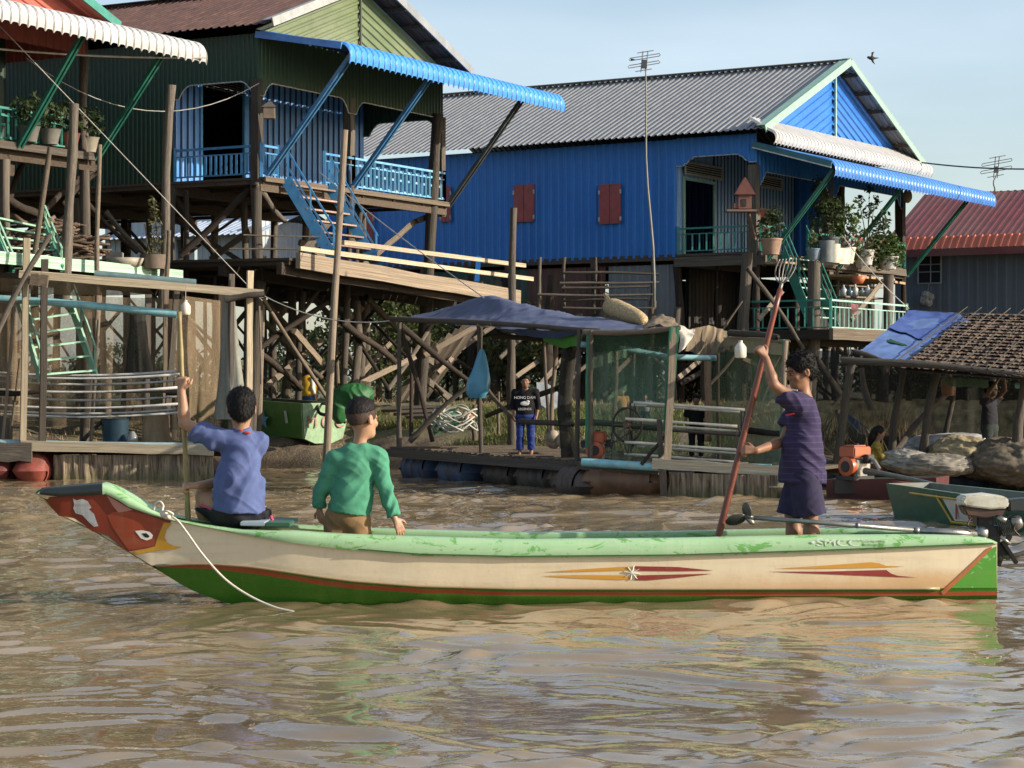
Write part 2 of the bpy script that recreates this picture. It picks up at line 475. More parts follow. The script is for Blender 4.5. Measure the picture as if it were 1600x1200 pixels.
def build_water():
    # rows get finer towards the camera; a still margin surrounds the rippled part
    ys = [6.2]
    while ys[-1] < 54: ys.append(ys[-1] + min(.07, max(0.020, 0.000235*ys[-1]**2*0.55)))
    Yc = np.array(ys); Xc = np.arange(-13.0, 13.001, 0.042)
    X = np.concatenate([[-900, -300, -120, -60, -30, -20, -15], Xc, [15, 20, 30, 60, 120, 300, 900]])
    Y = np.concatenate([[-300, -100, -40, -10, 0, 3, 5], Yc, [58, 64, 80, 120]])
    r = np.random.RandomState(11)
    comps = []
    def lot(n, lo, hi, slope, a0, spreadv):
        for L in np.geomspace(lo, hi, n):
            th = a0 + r.normal(0, spreadv); k = 2*math.pi/(L*r.uniform(0.85, 1.15))
            comps.append((k*math.cos(th), k*math.sin(th), slope/k*r.uniform(.7, 1.3), r.uniform(0, 6.28)))
    lot(26, 0.20, 0.45, 0.0290, R(98), 0.85)
    lot(22, 0.42, 0.85, 0.0290, R(92), 0.75)
    lot(9, 1.0, 3.0, 0.0140, R(80), 0.5)
    lot(8, 0.5, 1.1, 0.0150, R(25), 0.45)
    lot(4, 3.5, 7.0, 0.008, R(95), 0.25)
    def Z(gx, gy):
        # warp the plane so that crests are short and uneven
        wx = gx + 0.9*(vnoise(gx*.55, gy*.55, 21)-.5)*2 + 0.25*(vnoise(gx*1.9, gy*1.9, 22)-.5)*2
        wy = gy + 0.9*(vnoise(gx*.5+9, gy*.5, 23)-.5)*2 + 0.25*(vnoise(gx*1.7, gy*1.7+5, 24)-.5)*2
        z = np.zeros_like(gx)
        for kx, ky, a, p in comps:
            s = np.sin(kx*wx + ky*wy + p); z += a*s
        patch = 0.45 + 0.95*vnoise(gx*.32+3, gy*.16, 31)
        z = z*patch
        z = z + 0.35*np.abs(z)   # sharper crests, flatter troughs
        fade = np.clip((13-np.abs(gx))/1.5, 0, 1)*np.clip((gy-6.2)/.6, 0, 1)*np.clip((54-gy)/6, 0, 1)
        fade = fade*np.clip(1.1-(gy-12)/70, 0.65, 1)
        calm = 1 - 0.45*np.exp(-((gy-15.4)/0.5)**2)*(np.abs(gx) < 3.4)
        return z*fade*calm
    me = grid_mesh("water", X, Y, Z)
    t = NT("muddy_water"); co = t.coords((1, 1, 1))
    big = t.noise(t.coords((0.35, 1.0, 1)), 0.5, 4, 0.6, 0.5)
    c = t.mix(t.ramp(big, 0.35, 0.7), (0.182, 0.133, 0.074), (0.262, 0.195, 0.113))
    t.l(c, t.b.inputs['Base Color'])
    t.set(Roughness=0.012, IOR=1.45); t.b.inputs['Specular IOR Level'].default_value = 0.5
    r1 = t.noise(t.coords((0.55, 1, 1)), 5.5, 3, 0.5, 1.0); r2 = t.noise(t.coords((0.6, 1, 1)), 22.0, 2, 0.5, 0.4)
    h = t.math('ADD', t.math('MULTIPLY', r1, 1.0), t.math('MULTIPLY', r2, 0.22))
    t.bump(h, 0.11, 0.03)
    structure(link("water", me, t.m))

build_ground(); build_water()
# ------------------------------------------------------------------ the painted boat in front
def tab(s): 
    a = [tuple(float(v) for v in p.split(':')) for p in s.split()]
    xs = [p[0] for p in a]; ys = [p[1] for p in a]
    return lambda x: float(np.interp(x, xs, ys))
HB_keel = tab("59:773 66:777 92:806 116:810 144:830 169:838 200:863 244:889 294:920 340:938 394:952 450:962 550:972 655:976 802:976 1050:974 1273:970 1483:962 1560:958")
HB_rbot = tab("59:772.8 92:805 144:829 200:862.5 237:885.5 331:889 394:896 450:905 500:914 550:920 655:926.5 802:931 1050:931.5 1483:931 1560:930")
HB_rtop = tab("59:772.6 92:804 144:828 200:862 237:884.2 331:882 394:888 450:898 500:906 550:912.5 655:920 802:925 1050:925.5 1483:925 1560:924")
HB_cbot = tab("59:772.4 92:803 144:827 200:861 237:883.6 294:880.5 331:880.5 394:885 450:893 500:900.5 550:907 655:915 802:919 1050:919.5 1483:919 1560:918")
HB_ctop = tab("59:772 92:775.5 144:773 166:771.5 185:781 200:791 235:804 269:813.5 341:828 394:838 450:847 550:859 655:867.5 802:871 1050:869 1273:862 1450:855 1560:850")
HB_rim = tab("59:769 72:761 159:754 180:762 206:777 237:796 275:811 331:821 378:826.5 450:827.5 500:831 550:834 655:837.5 802:842 1050:840 1273:835 1450:834.5 1520:836.5 1545:841 1560:848")
HB_b = tab("59:.095 160:.13 244:.155 331:.24 394:.315 450:.37 550:.412 655:.43 802:.44 1050:.44 1273:.425 1450:.40 1560:.37")
def HB_yc(px): return 16.32 + (px-60)/1500.0*0.72
HB_rows = [(HB_keel, .30), (HB_rbot, .80), (HB_rtop, .82), (HB_cbot, .86), (HB_ctop, 1.0)]
def hull_pt(px, py, off=0.0):
    ys = [f(px) for f, _ in HB_rows][::-1]; bs = [b for _, b in HB_rows][::-1]   # increasing py
    k = float(np.interp(py, ys, bs)); bow = max(0.0, min(1.0, (330-px)/200.0)); k = k*(1-bow)+bow*(0.55+0.45*max(0, min(1, (ys[-1]-py)/max(ys[-1]-ys[0], 1))))
    Y = HB_yc(px) - HB_b(px)*k - off
    return P(px, py, Y)
def mirror(px, v): return Vector((v.x, 2*HB_yc(px)-v.y, v.z))

def decal(name, poly, mat, parent, off=0.003, step=9.0, label=None):
    "a painted shape lying on the near side of the hull"
    pts = []; n = len(poly)
    for i in range(n):
        a = Vector(poly[i]); b = Vector(poly[(i+1) % n]); k = max(1, int((b-a).length/step))
        for j in range(k): pts.append(a.lerp(b, j/k))
    m = len(pts); edges = [(i, (i+1) % m) for i in range(m)]
    xs = [p.x for p in pts]; ys = [p.y for p in pts]
    g = []
    x = min(xs)+step*.5
    while x < max(xs):
        y = min(ys)+step*.3
        while y < max(ys): g.append(Vector((x, y))); y += step*.6
        x += step
    res = delaunay_2d_cdt([Vector((p.x, p.y)) for p in pts] + g, edges, [list(range(m))], 1, 1e-4)
    vs = [hull_pt(v.x, v.y, off) for v in res[0]]
    mb = MB(); mb.add(vs, [tuple(f) for f in res[2]])
    me = mb.mesh(name, True)
    bm = bmesh.new(); bm.from_mesh(me)
    for f in bm.faces:
        if f.normal.y > 0: f.normal_flip()
    bm.to_mesh(me); bm.free()
    o = link(name, me, mat, parent)
    if label: o['label'] = label
    return o

def boat_paint(key, col, worn=None, amt=0.0, rough=0.32, dirt=(0.30, 0.22, 0.12), dirt_amt=0.25, stain=None):
    t = NT(key); co = t.coords()
    f = t.noise(co, 3.0, 6, 0.65); f2 = t.noise(co, 22.0, 5, 0.7); st = t.noise(t.coords((1.2, 1, 14)), 1.6, 5, 0.65); vs = t.noise(t.coords((16, 1, 1.2)), 1.5, 4, .6)
    c = t.mix(t.ramp(f, 0.3, 0.7), tuple(x*.93 for x in col), tuple(min(1, x*1.06) for x in col))
    c = t.mix(t.math('MULTIPLY', t.ramp(st, 0.50, 0.80), dirt_amt), c, dirt)
    c = t.mix(t.math('MULTIPLY', t.ramp(vs, 0.52, 0.85), dirt_amt*.8), c, dirt)
    c = t.mix(t.math('MULTIPLY', t.ramp(f2, 0.60, 0.74), dirt_amt*.9), c, tuple(x*.4 for x in dirt))
    if stain:
        sx = t.n('ShaderNodeSeparateXYZ'); tcn = t.n('ShaderNodeTexCoord'); t.l(tcn.outputs['Object'], sx.inputs[0])
        k = t.math('ADD', sx.outputs['Z'], t.math('MULTIPLY', t.math('SUBTRACT', f, .5), 0.18))
        k2 = t.ramp(k, 0.14, 0.24, (1, 1, 1), (0, 0, 0)); xk = t.ramp(t.math('MULTIPLY', t.math('ADD', sx.outputs['X'], 2.0), 0.18), 0.25, 0.95)
        c = t.mix(t.math('MULTIPLY', t.math('MULTIPLY', k2, xk), 0.75), c, stain)
    if worn:
        w = t.ramp(t.noise(t.coords((1.0, 1, 2.2)), 4.2, 7, 0.72, 1.2), 0.60-amt, 0.63-amt)
        c = t.mix(w, c, worn)
    t.l(c, t.b.inputs['Base Color']); t.l(t.math('ADD', t.math('MULTIPLY', f2, .25), rough-.08), t.b.inputs['Roughness'])
    t.bump(t.math('ADD', f, t.math('MULTIPLY', f2, .2)), 0.12, 0.02)
    return reg(key, t)

def build_boat():
    cream = boat_paint("cream_paint", (0.70, 0.605, 0.43), stain=(0.52, 0.30, 0.12))
    green = boat_paint("boat_green", (0.040, 0.155, 0.012), rough=0.22, dirt=(0.10, 0.20, 0.03), dirt_amt=.5)
    red = boat_paint("stripe_red", (0.30, 0.055, 0.018), rough=.3)
    rimm = boat_paint("rim_green", (0.29, 0.46, 0.25), worn=(0.12, 0.31, 0.075), amt=0.035, rough=.20, dirt=(0.46, 0.54, 0.38), dirt_amt=.45)
    head = boat_paint("head_red", (0.185, 0.030, 0.014), rough=.35, dirt=(0.09, .02, .015))
    yel = boat_paint("paint_yellow", (0.52, 0.27, 0.025), rough=.35)
    white = boat_paint("paint_white", (0.72, 0.69, 0.62), rough=.4, dirt=(.4, .36, .3))
    black = mat_plain("paint_and_shade_black", (0.012, 0.016, 0.016), 0.3)
    inside = boat_paint("boat_inside", (0.20, 0.33, 0.20), rough=.5)
    pale = boat_paint("bow_grey", (0.40, 0.42, 0.42), rough=.5, dirt=(.12, .06, .05), dirt_amt=.6)
    root = thing("wooden_boat", "long cream and green wooden boat with red painted bow carrying three boys", "boat", (0.1, 16.7, 0))
    pxs = [59, 62, 66, 72, 80, 92, 104, 116, 130, 144, 156, 160, 166, 175, 185, 200, 215, 237, 250, 269, 285, 300, 320, 341, 360] + list(range(380, 1541, 20)) + [1548, 1554, 1558]
    mb = MB(); n = len(pxs)
    # each side: keel, red stripe, cream; subdivided rows
    rows = []
    for a in range(len(HB_rows)-1):
        k = (5, 1, 2, 5)[a]
        for j in range(k): rows.append((a, j/k))
    rows.append((3, 1.0))
    def pt(px, a, f):
        y0 = HB_rows[a][0](px); y1 = HB_rows[a+1][0](px)
        return hull_pt(px, y0 + (y1-y0)*f)
    for side in (0, 1):
        base = len(mb.v)
        for a, f in rows:
            for px in pxs:
                v = pt(px, a, f); mb.v.append(tuple(v if side == 0 else mirror(px, v)))
        for r in range(len(rows)-1):
            mi = {0: 1, 1: 2, 2: 1, 3: 0}[rows[r][0]]
            for i in range(n-1):
                q = base + r*n+i; mb.f.append((q, q+1, q+n+1, q+n)); mb.mi.append(mi)
        if side == 0: b0 = base
        else: b1 = base
    for i in range(n-1):  # flat bottom
        mb.f.append((b0+i, b0+i+1, b1+i+1, b1+i)); mb.mi.append(1)
    nr = len(rows)
    for r in range(nr-1):  # bow and stern closing faces
        for e, mi in ((0, 3), (n-1, 1)):
            mb.f.append((b0+r*n+e, b0+(r+1)*n+e, b1+(r+1)*n+e, b1+r*n+e)); mb.mi.append(mi)
    me = mb.mesh("hull", True); bm = bmesh.new(); bm.from_mesh(me); bmesh.ops.recalc_face_normals(bm, faces=bm.faces); bm.to_mesh(me); bm.free()
    me.set_sharp_from_angle(angle=R(28))
    link("hull", me, parent=root, mats=[cream, green, red, head])
    # chine batten under the cream planking
    bt = MB(); bt.tube([hull_pt(px, HB_cbot(px)+0.6, 0.006) for px in range(244, 1490, 24)], 0.011, 6); bt.build("batten", boat_paint("batten_grey", (.30, .22, .13), dirt_amt=.6), root, smooth=True)
    # gunwale: a broad rounded board along both sides
    for side in (0, 1):
        g = MB(); prof = []
        for px in pxs:
            t0 = hull_pt(px, HB_ctop(px)); yr = HB_rim(px); wid = 0.10 if px > 170 else 0.16
            ring = []
            h = HB_ctop(px) - yr
            for fy, fo in ((1.04, .022), (0.80, .030), (0.45, .026), (0.18, .012), (0.05, -.02), (0.0, -.05), (0.02, -wid), (0.25, -wid-.004), (0.8, -wid+.05)):
                py = yr + h*fy; Y = HB_yc(px)-HB_b(px)-fo
                v = P(px, py, Y); ring.append(v if side == 0 else mirror(px, v))
            prof.append(ring)
        m = len(prof[0]); base = 0
        for ring in prof: g.v.extend(tuple(v) for v in ring)
        for i in range(n-1):
            dark = pxs[i+1] <= 160  # bow end of the rim is black: its shade is put into the colour
            for j in range(m):
                a = i*m+j; b = i*m+(j+1) % m; g.f.append((a, b, b+m, a+m)); g.mi.append(1 if dark and 0 < i else 0)
        g.f.append(tuple(range(m))); g.f.append(tuple((n-1)*m+j for j in range(m))); g.mi += [0, 0]
        me = g.mesh("gunwale", True); bm = bmesh.new(); bm.from_mesh(me); bmesh.ops.recalc_face_normals(bm, faces=bm.faces); bm.to_mesh(me); bm.free(); me.set_sharp_from_angle(angle=R(50))
        link("gunwale", me, parent=root, mats=[rimm, black])
    gr = MB(); gr.tube([hull_pt(px, HB_ctop(px)-2.0, .032) for px in range(560, 1556, 16)], 0.0045, 5); gr.build("trim_line", mat_plain("trim_dark", (.05, .10, .04), .6), root)
    # floor boards, bow deck, thwarts, inner lining
    fl = MB()
    for i in range(n-1):
        if pxs[i] < 520: continue
        a, b = pxs[i], pxs[i+1]
        for (u, w) in ((a, b),):
            p0 = hull_pt(u, HB_ctop(u)); p1 = hull_pt(w, HB_ctop(w)); z = 0.13
            q0 = mirror(u, p0); q1 = mirror(w, p1)
            fl.poly([(p0.x, p0.y+.15, z), (p1.x, p1.y+.15, z), (q1.x, q1.y-.15, z), (q0.x, q0.y-.15, z)])
            fl.poly([(p0.x, p0.y+.05, p0.z), (p1.x, p1.y+.05, p1.z), (p1.x, p1.y+.15, z), (p0.x, p0.y+.15, z)])
            fl.poly([(q0.x, q0.y-.05, q0.z), (q1.x, q1.y-.05, q1.z), (q1.x, q1.y-.15, z), (q0.x, q0.y-.15, z)])
    fl.build("floor_board", inside, root)
    dk = MB()
    for i in range(n-1):
        if pxs[i] >= 330: break
        a, b = pxs[i], pxs[i+1]; p0 = P(a, HB_rim(a)+4, HB_yc(a)-HB_b(a)+.06); p1 = P(b, HB_rim(b)+4, HB_yc(b)-HB_b(b)+.06)
        dk.poly([p0, p1, mirror(b, p1), mirror(a, p0)])
    dk.build("bow_deck", rimm, root)
    def thwart(p0, p1, mat, dz=0.0):
        m_ = MB(); a = P(p0, HB_rim(p0)-2, HB_yc(p0)-HB_b(p0)-.005); b = P(p1, HB_rim(p1)-2, HB_yc(p1)-HB_b(p1)-.005)
        L = 2*HB_b(p0)
        m_.prism([a+Vector((0,0,dz)), b+Vector((0,0,dz)), b+Vector((0,L,dz)), a+Vector((0,L,dz))], (0, 0, 0.03)); m_.build("thwart", mat, root, bevel=.006)
    thwart(375, 414, boat_paint("thwart_blue", (.36, .46, .50)), .012); thwart(415, 453, boat_paint("thwart_green", (.03, .115, .065)), .010)
    # painted shapes on the near side
    decal("bow_paint", [(66,777),(92,775.8),(144,773.5),(166,772),(185,781.5),(200,791.5),(235,804.5),(268,814),(258,826),(248,845),(244,853),(225,857.5),(200,862),(169,837),(144,829),(116,809.5),(92,805)], head, root, .003)
    decal("bow_paint", [(166,773),(199,792.5),(208,797),(185,801),(176,790)], boat_paint("bow_pink", (.42,.19,.15), rough=.4), root, .005, label="faded pink wedge on the bow paint")
    decal("bow_paint", [(168,806),(176,800),(195,798.5),(228,803),(262,816),(252,832),(244,852),(215,858),(201,859),(188,842),(176,824)], boat_paint("bow_scarlet", (.27,.048,.020), rough=.33), root, .0045)
    decal("yellow_band", [(256,816.5),(269,817.5),(260,828),(257,840),(261,848),(271,853),(284,855),(272,858.5),(240,861),(211,867),(200,863),(224,858.5),(242,853.5),(247,838)], yel, root, .006)
    decal("eye", [(211,829.5),(222,828.5),(234,831),(239,836),(237.5,841.5),(229,844.5),(220,841)], white, root, .0075, 4)
    decal("pupil", [(221,833.5),(229,833),(234,838),(231,840.5),(226,839)], black, root, .009, 3)
    decal("flaking_patch", [(113.5,778),(120,782),(128,779),(137,783),(143,793),(139,796),(147,803),(151,815),(154,822),(147,823),(138,815),(129,805),(118,802),(114.5,794),(116,788)], pale, root, .0065, 5)
    org = boat_paint("paint_orange", (.56,.28,.045), rough=.35, dirt=(.6,.42,.2)); crim = boat_paint("paint_crimson", (.25,.035,.035), rough=.3)
    decal("arrow_mark", [(848,894),(900,890),(985,885),(987,891),(900,893.5)], org, root, .004)
    decal("arrow_mark", [(845,900),(900,898.5),(980,899),(987,905),(968,906),(900,903.5)], org, root, .004)
    decal("arrow_mark", [(990,884.5),(1060,886),(1115,891.5),(1060,892.5),(996,892)], crim, root, .004)
    decal("arrow_mark", [(996,899),(1060,897.5),(1113,896.5),(1060,902.5),(1010,907),(992,906.5)], crim, root, .004)
    st = MB()
    for k in range(8):
        a = k*math.pi/4+.2; c = hull_pt(988, 895, .006); e = hull_pt(988+13*math.cos(a), 895+11*math.sin(a), .006); st.bar(c, e, .008, .004)
    st.build("star_mark", white, root)
    decal("arrow_mark", [(1212,888.5),(1290,883.5),(1360,878.5),(1374,880),(1384,884),(1414,885),(1372,887),(1290,888.5)], org, root, .004)
    decal("arrow_mark", [(1200,893.2),(1290,893),(1385,890.5),(1392,896),(1402,899.5),(1434,902.5),(1385,901),(1290,897)], crim, root, .004)
    decal("stern_panel", [(1484,919),(1500,905),(1548,858),(1557,853.5),(1557.5,918.5)], boat_paint("stern_green", (.075,.27,.035), worn=(.26,.46,.21), amt=.03), root, .004)
    decal("stern_stripe", [(1470,924.5),(1476,919.3),(1495,902),(1542,857.5),(1550,853.5),(1549,858),(1500,906),(1484,921),(1474,930)], boat_paint("stern_orange", (.40,.13,.05)), root, .006)
    letters = boat_paint("faded_white", (.62,.68,.58), worn=(.235,.44,.20), amt=.10, rough=.5)
    def side_text(body, px, py, size, xs=1.0):
        a = P(px, py, HB_yc(px)-HB_b(px)-.034); b = P(px+40, py, HB_yc(px+40)-HB_b(px+40)-.034)
        text_mesh("lettering", body, size, letters, root, a, b-a, (0, -.12, 1), .001, xs=xs)
    side_text("\u2022SMCC\u2019", 1308, 848, .085, 1.5); side_text("Composite", 1368, 844, .036, 1.15); side_text("N: 7286 62 077", 1366, 851, .026, 1.0)
    # mooring ring with rope trailing into the water
    rp = thing("mooring_rope", "pale rope knotted at the red bow and trailing down into the water", "rope", P(252, 806, 16.1))
    m_ = MB(); pts = [P(240,797,16.12), P(243,787,16.11), P(250,784,16.10), P(255,790,16.08), P(254,799,16.06), P(262,805,16.05), P(276,812,16.02), P(292,832,15.98), P(318,868,15.98), P(352,905,15.97), P(390,931,15.93), P(430,949,15.86), P(462,957,15.8), P(470,966,15.8)]
    def smooth_path(pts, k=6):
        out = []
        for i in range(len(pts)-1):
            p0 = pts[max(i-1,0)]; p1 = pts[i]; p2 = pts[i+1]; p3 = pts[min(i+2,len(pts)-1)]
            for j in range(k):
                t = j/k; out.append(0.5*((2*p1)+(p2-p0)*t+(2*p0-5*p1+4*p2-p3)*t*t+(3*p1-p0-3*p2+p3)*t**3))
        out.append(pts[-1]); return out
    globals()['smooth_path'] = smooth_path
    ropem = mat_plain("rope", (.62,.56,.46), .9, var=.2, scale=60)
    m_.tube(smooth_path(pts), .0085, 7); m_.build("rope_line", ropem, rp, smooth=True)
    k_ = MB(); k_.sphere(P(256,803,16.04), (.03,.03,.025)); k_.sphere(P(263,807,16.03), (.024,.03,.022)); k_.tube(smooth_path([P(250,800,16.05),P(262,799,16.0),P(270,804,16.02),P(258,810,16.03)]), .009, 6); k_.build("knot", ropem, rp, smooth=True)
    return root
build_boat()
# ------------------------------------------------------------------ bodies as one blended surface
def surface_nets(D, org, h):
    inside = D < 0
    nx, ny, nz = D.shape
    acc = np.zeros((nx-1, ny-1, nz-1, 3), np.float32); cnt = np.zeros((nx-1, ny-1, nz-1), np.float32)
    corners = [(i, j, k) for i in (0, 1) for j in (0, 1) for k in (0, 1)]
    sl = lambda a, n: slice(a, n-1+a)
    for c0 in corners:
        for ax in range(3):
            if c0[ax] == 1: continue
            c1 = list(c0); c1[ax] = 1
            a = D[sl(c0[0], nx), sl(c0[1], ny), sl(c0[2], nz)]; b = D[sl(c1[0], nx), sl(c1[1], ny), sl(c1[2], nz)]
            m = (a < 0) != (b < 0)
            t = np.where(m, a/np.where(m, a-b, 1), 0)
            for q in range(3):
                acc[..., q] += np.where(m, c0[q] + (t if q == ax else 0), 0)
            cnt += m
    act = cnt > 0
    idx = np.full(act.shape, -1, np.int64); idx[act] = np.arange(act.sum())
    ijk = np.argwhere(act); v = (ijk + acc[act]/cnt[act][:, None])*h + np.array(org)
    quads = []
    for ax in range(3):
        n = [nx, ny, nz]
        s0 = [slice(1, -1)]*3; s1 = [slice(1, -1)]*3
        s0[ax] = slice(0, n[ax]-1); s1[ax] = slice(1, n[ax])
        a = inside[tuple(s0)]; b = inside[tuple(s1)]; e = np.argwhere(a != b)
        if len(e) == 0: continue
        fl = a[tuple(e.T)]
        g = e.copy()
        for q in range(3):
            if q != ax: g[:, q] += 1
        u, w = [(1, 2), (2, 0), (0, 1)][ax]
        def cell(du, dw):
            c = g.copy(); c[:, u] -= du; c[:, w] -= dw; return idx[tuple(c.T)]
        q = np.stack([cell(1, 1), cell(0, 1), cell(0, 0), cell(1, 0)], 1)
        q[~fl] = q[~fl][:, ::-1]
        quads.append(q)
    return v, np.concatenate(quads)

class SDF:
    def __init__(s): s.p = []; s.cuts = []
    def cap(s, a, b, ra, rb, k=0.02, flat=False, squash=None):
        s.p.append(('c', Vector(a), Vector(b), ra, rb, k, flat, squash)); return s
    def ell(s, c, r, k=0.02, rot=None, sub=False):
        s.p.append(('e', Vector(c), r, rot, k, sub)); return s
    def chain(s, pts, rs, k=0.008):
        for i in range(len(pts)-1): s.cap(pts[i], pts[i+1], rs[i], rs[i+1], k)
        return s
    def cut(s, co, no): s.cuts.append((Vector(co), Vector(no).normalized())); return s
    def mesh(s, name, h=0.007, smooth=2, fold=None):
        lo = np.full(3, 1e9); hi = -lo; bb = []
        for q in s.p:
            if q[0] == 'c':
                r = max(q[3], q[4]); a = np.minimum(q[1], q[2]) - r; b = np.maximum(q[1], q[2]) + r; k = q[5]
            else:
                r = max(q[2]); a = np.array(q[1]) - r; b = np.array(q[1]) + r; k = q[4]
            bb.append((a-k-3*h, b+k+3*h)); lo = np.minimum(lo, bb[-1][0]); hi = np.maximum(hi, bb[-1][1])
        lo -= h; hi += h
        n = np.ceil((hi-lo)/h).astype(int)+1
        D = np.full(n, 0.5, np.float32)
        ax = [lo[i] + h*np.arange(n[i]) for i in range(3)]
        for q, (a, b) in zip(s.p, bb):
            i0 = np.maximum(((a-lo)/h).astype(int), 0); i1 = np.minimum(((b-lo)/h).astype(int)+2, n)
            X = (ax[0][i0[0]:i1[0]])[:, None, None].astype(np.float32); Y = (ax[1][i0[1]:i1[1]])[None, :, None].astype(np.float32); Z = (ax[2][i0[2]:i1[2]])[None, None, :].astype(np.float32)
            if q[0] == 'c':
                _, A, B, ra, rb, k, flat, sq = q; d = B-A; L2 = max(d.length_squared, 1e-9)
                px, py, pz = X-A.x, Y-A.y, Z-A.z
                t = (px*d.x + py*d.y + pz*d.z)/L2; tc = np.clip(t, 0, 1)
                ex, ey, ez = px-tc*d.x, py-tc*d.y, pz-tc*d.z
                if sq is not None:   # flatten along a direction: (dir, factor)
                    u, fct = sq; w = ex*u.x + ey*u.y + ez*u.z; dd = np.sqrt(ex*ex+ey*ey+ez*ez + (fct*fct-1)*w*w)
                else: dd = np.sqrt(ex*ex+ey*ey+ez*ez)
                dd = dd - (ra+(rb-ra)*tc)
                if flat: dd = np.maximum(dd, (t-1)*math.sqrt(L2))
                sub = False
            else:
                _, C, r, rot, k, sub = q
                px, py, pz = X-C.x, Y-C.y, Z-C.z
                if rot is not None:
                    m = rot.transposed()
                    px, py, pz = (m[0][0]*px+m[0][1]*py+m[0][2]*pz, m[1][0]*px+m[1][1]*py+m[1][2]*pz, m[2][0]*px+m[2][1]*py+m[2][2]*pz)
                k0 = np.sqrt((px/r[0])**2+(py/r[1])**2+(pz/r[2])**2); k1 = np.sqrt((px/r[0]**2)**2+(py/r[1]**2)**2+(pz/r[2]**2)**2)
                dd = k0*(k0-1)/np.maximum(k1, 1e-6)
            S = D[i0[0]:i1[0], i0[1]:i1[1], i0[2]:i1[2]]
            if sub:
                hh = np.clip(0.5-0.5*(S+dd)/k, 0, 1); S[:] = S*(1-hh) - dd*hh + k*hh*(1-hh)
            else:
                hh = np.clip(0.5+0.5*(dd-S)/k, 0, 1); S[:] = S*hh + dd*(1-hh) - k*hh*(1-hh)
        for co, no in s.cuts:
            D = np.maximum(D, ((ax[0][:, None, None]-co.x)*no.x + (ax[1][None, :, None]-co.y)*no.y + (ax[2][None, None, :]-co.z)*no.z).astype(np.float32))
        D[0] = D[-1] = 0.5; D[:, 0] = D[:, -1] = 0.5; D[:, :, 0] = D[:, :, -1] = 0.5
        v, q = surface_nets(D, lo, h)
        for _ in range(smooth):   # light relaxation
            a = np.zeros_like(v); c = np.zeros(len(v))
            for i in range(4):
                for j in (1, 3):
                    np.add.at(a, q[:, i], v[q[:, (i+j) % 4]]); np.add.at(c, q[:, i], 1)
            v = v*0.5 + 0.5*a/np.maximum(c, 1)[:, None]
        me = np_mesh(name, v, q)
        if fold:
            amp, sc, zst = fold
            nn = np.zeros(len(v)*3, np.float32); me.vertices.foreach_get('normal', nn); nn = nn.reshape(-1, 3)
            def fo(p):
                x, y, z = p[0]+p[1]*.6, p[1]-p[0]*.6, p[2]
                w = .8*mnoise.noise(Vector((x*4, y*4, z*4)))
                a_ = mnoise.noise(Vector(((x*.55+z*.83)*sc*1.9 + w, (z*.55-x*.83)*sc*.42, y*sc*.6)))
                b_ = mnoise.noise(Vector(((x*.80-z*.60)*sc*1.7 + w, (z*.80+x*.60)*sc*.36, y*sc*.6 + 7)))
                m_ = .5+1.2*mnoise.noise(Vector((x*3.1, y*3.1, z*3.1+4)))
                return (1-abs(a_)*3.2)*min(max(m_,0),1) + (1-abs(b_)*3.2)*min(max(1-m_,0),1)
            dsp = np.clip(np.array([fo(p) for p in v]), -1, 1)
            v2 = v + nn*(dsp*amp)[:, None]; me.vertices.foreach_set('co', v2.astype(np.float32).ravel()); me.update()
        return me

def mat_skin(key, col):
    if key in MATS: return MATS[key]
    t = NT(key); co = t.coords(); f = t.noise(co, 9, 4, .6)
    t.l(t.mix(t.ramp(f, .3, .7), tuple(c*.88 for c in col), tuple(c*1.1 for c in col)), t.b.inputs['Base Color'])
    t.set(Roughness=.5); t.b.inputs['Subsurface Weight'].default_value = 0.08; t.b.inputs['Subsurface Radius'].default_value = (.012, .005, .003)
    t.b.inputs['Specular IOR Level'].default_value = .35
    return reg(key, t)
def mat_hair(key, col=(.0045, .0038, .0035)):
    if key in MATS: return MATS[key]
    t = NT(key); co = t.coords((1, 1, .5)); f = t.noise(co, 90, 4, .7)
    t.l(t.mix(f, tuple(c*.6 for c in col), tuple(c*2.0 for c in col)), t.b.inputs['Base Color']); t.set(Roughness=.65); t.b.inputs['Specular IOR Level'].default_value = .22; t.bump(f, .35, .004)
    return reg(key, t)

def head_frame(fwd, roll=0.0):
    f = Vector(fwd).normalized(); r = f.cross(Vector((0, 0, 1))).normalized(); u = r.cross(f).normalized()
    return f, r, u
def add_head(b, c, fwd, s, k=0.02, face=True):
    f, r, u = head_frame(fwd); m = Matrix((r, f, u)).transposed()
    c = Vector(c); at = lambda x, y, z: c + r*(x*s) + f*(y*s) + u*(z*s)
    E = lambda x, y, z, rad, kk=.02, sub=False: b.ell(at(x, y, z), tuple(q*s for q in rad), kk*s, m, sub)
    E(0, -.012, .022, (.076, .094, .086))
    E(0, .022, -.042, (.058, .062, .070), .03)
    b.cap(at(-.018, .058, -.088), at(.018, .058, -.088), .024*s, .024*s, .03*s)
    if face:
        E(0, .078, .012, (.050, .016, .010), .014)               # brow
        b.cap(at(0, .082, .004), at(0, .098, -.030), .009*s, .013*s, .008*s)
        b.cap(at(-.014, .090, -.034), at(.014, .090, -.034), .008*s, .008*s, .006*s)
        b.cap(at(-.020, .078, -.058), at(.020, .078, -.058), .008*s, .008*s, .006*s)
        b.cap(at(-.016, .077, -.070), at(.016, .077, -.070), .008*s, .008*s, .007*s)
        for q in (-1, 1):
            E(q*.031, .083, -.006, (.017, .012, .010), .008, True)
            E(q*.045, .060, -.030, (.018, .018, .016), .02)
    for q in (-1, 1):
        E(q*.080, -.012, -.012, (.010, .020, .030), .006)
        E(q*.086, -.006, -.010, (.006, .010, .018), .004, True)
    return at, m
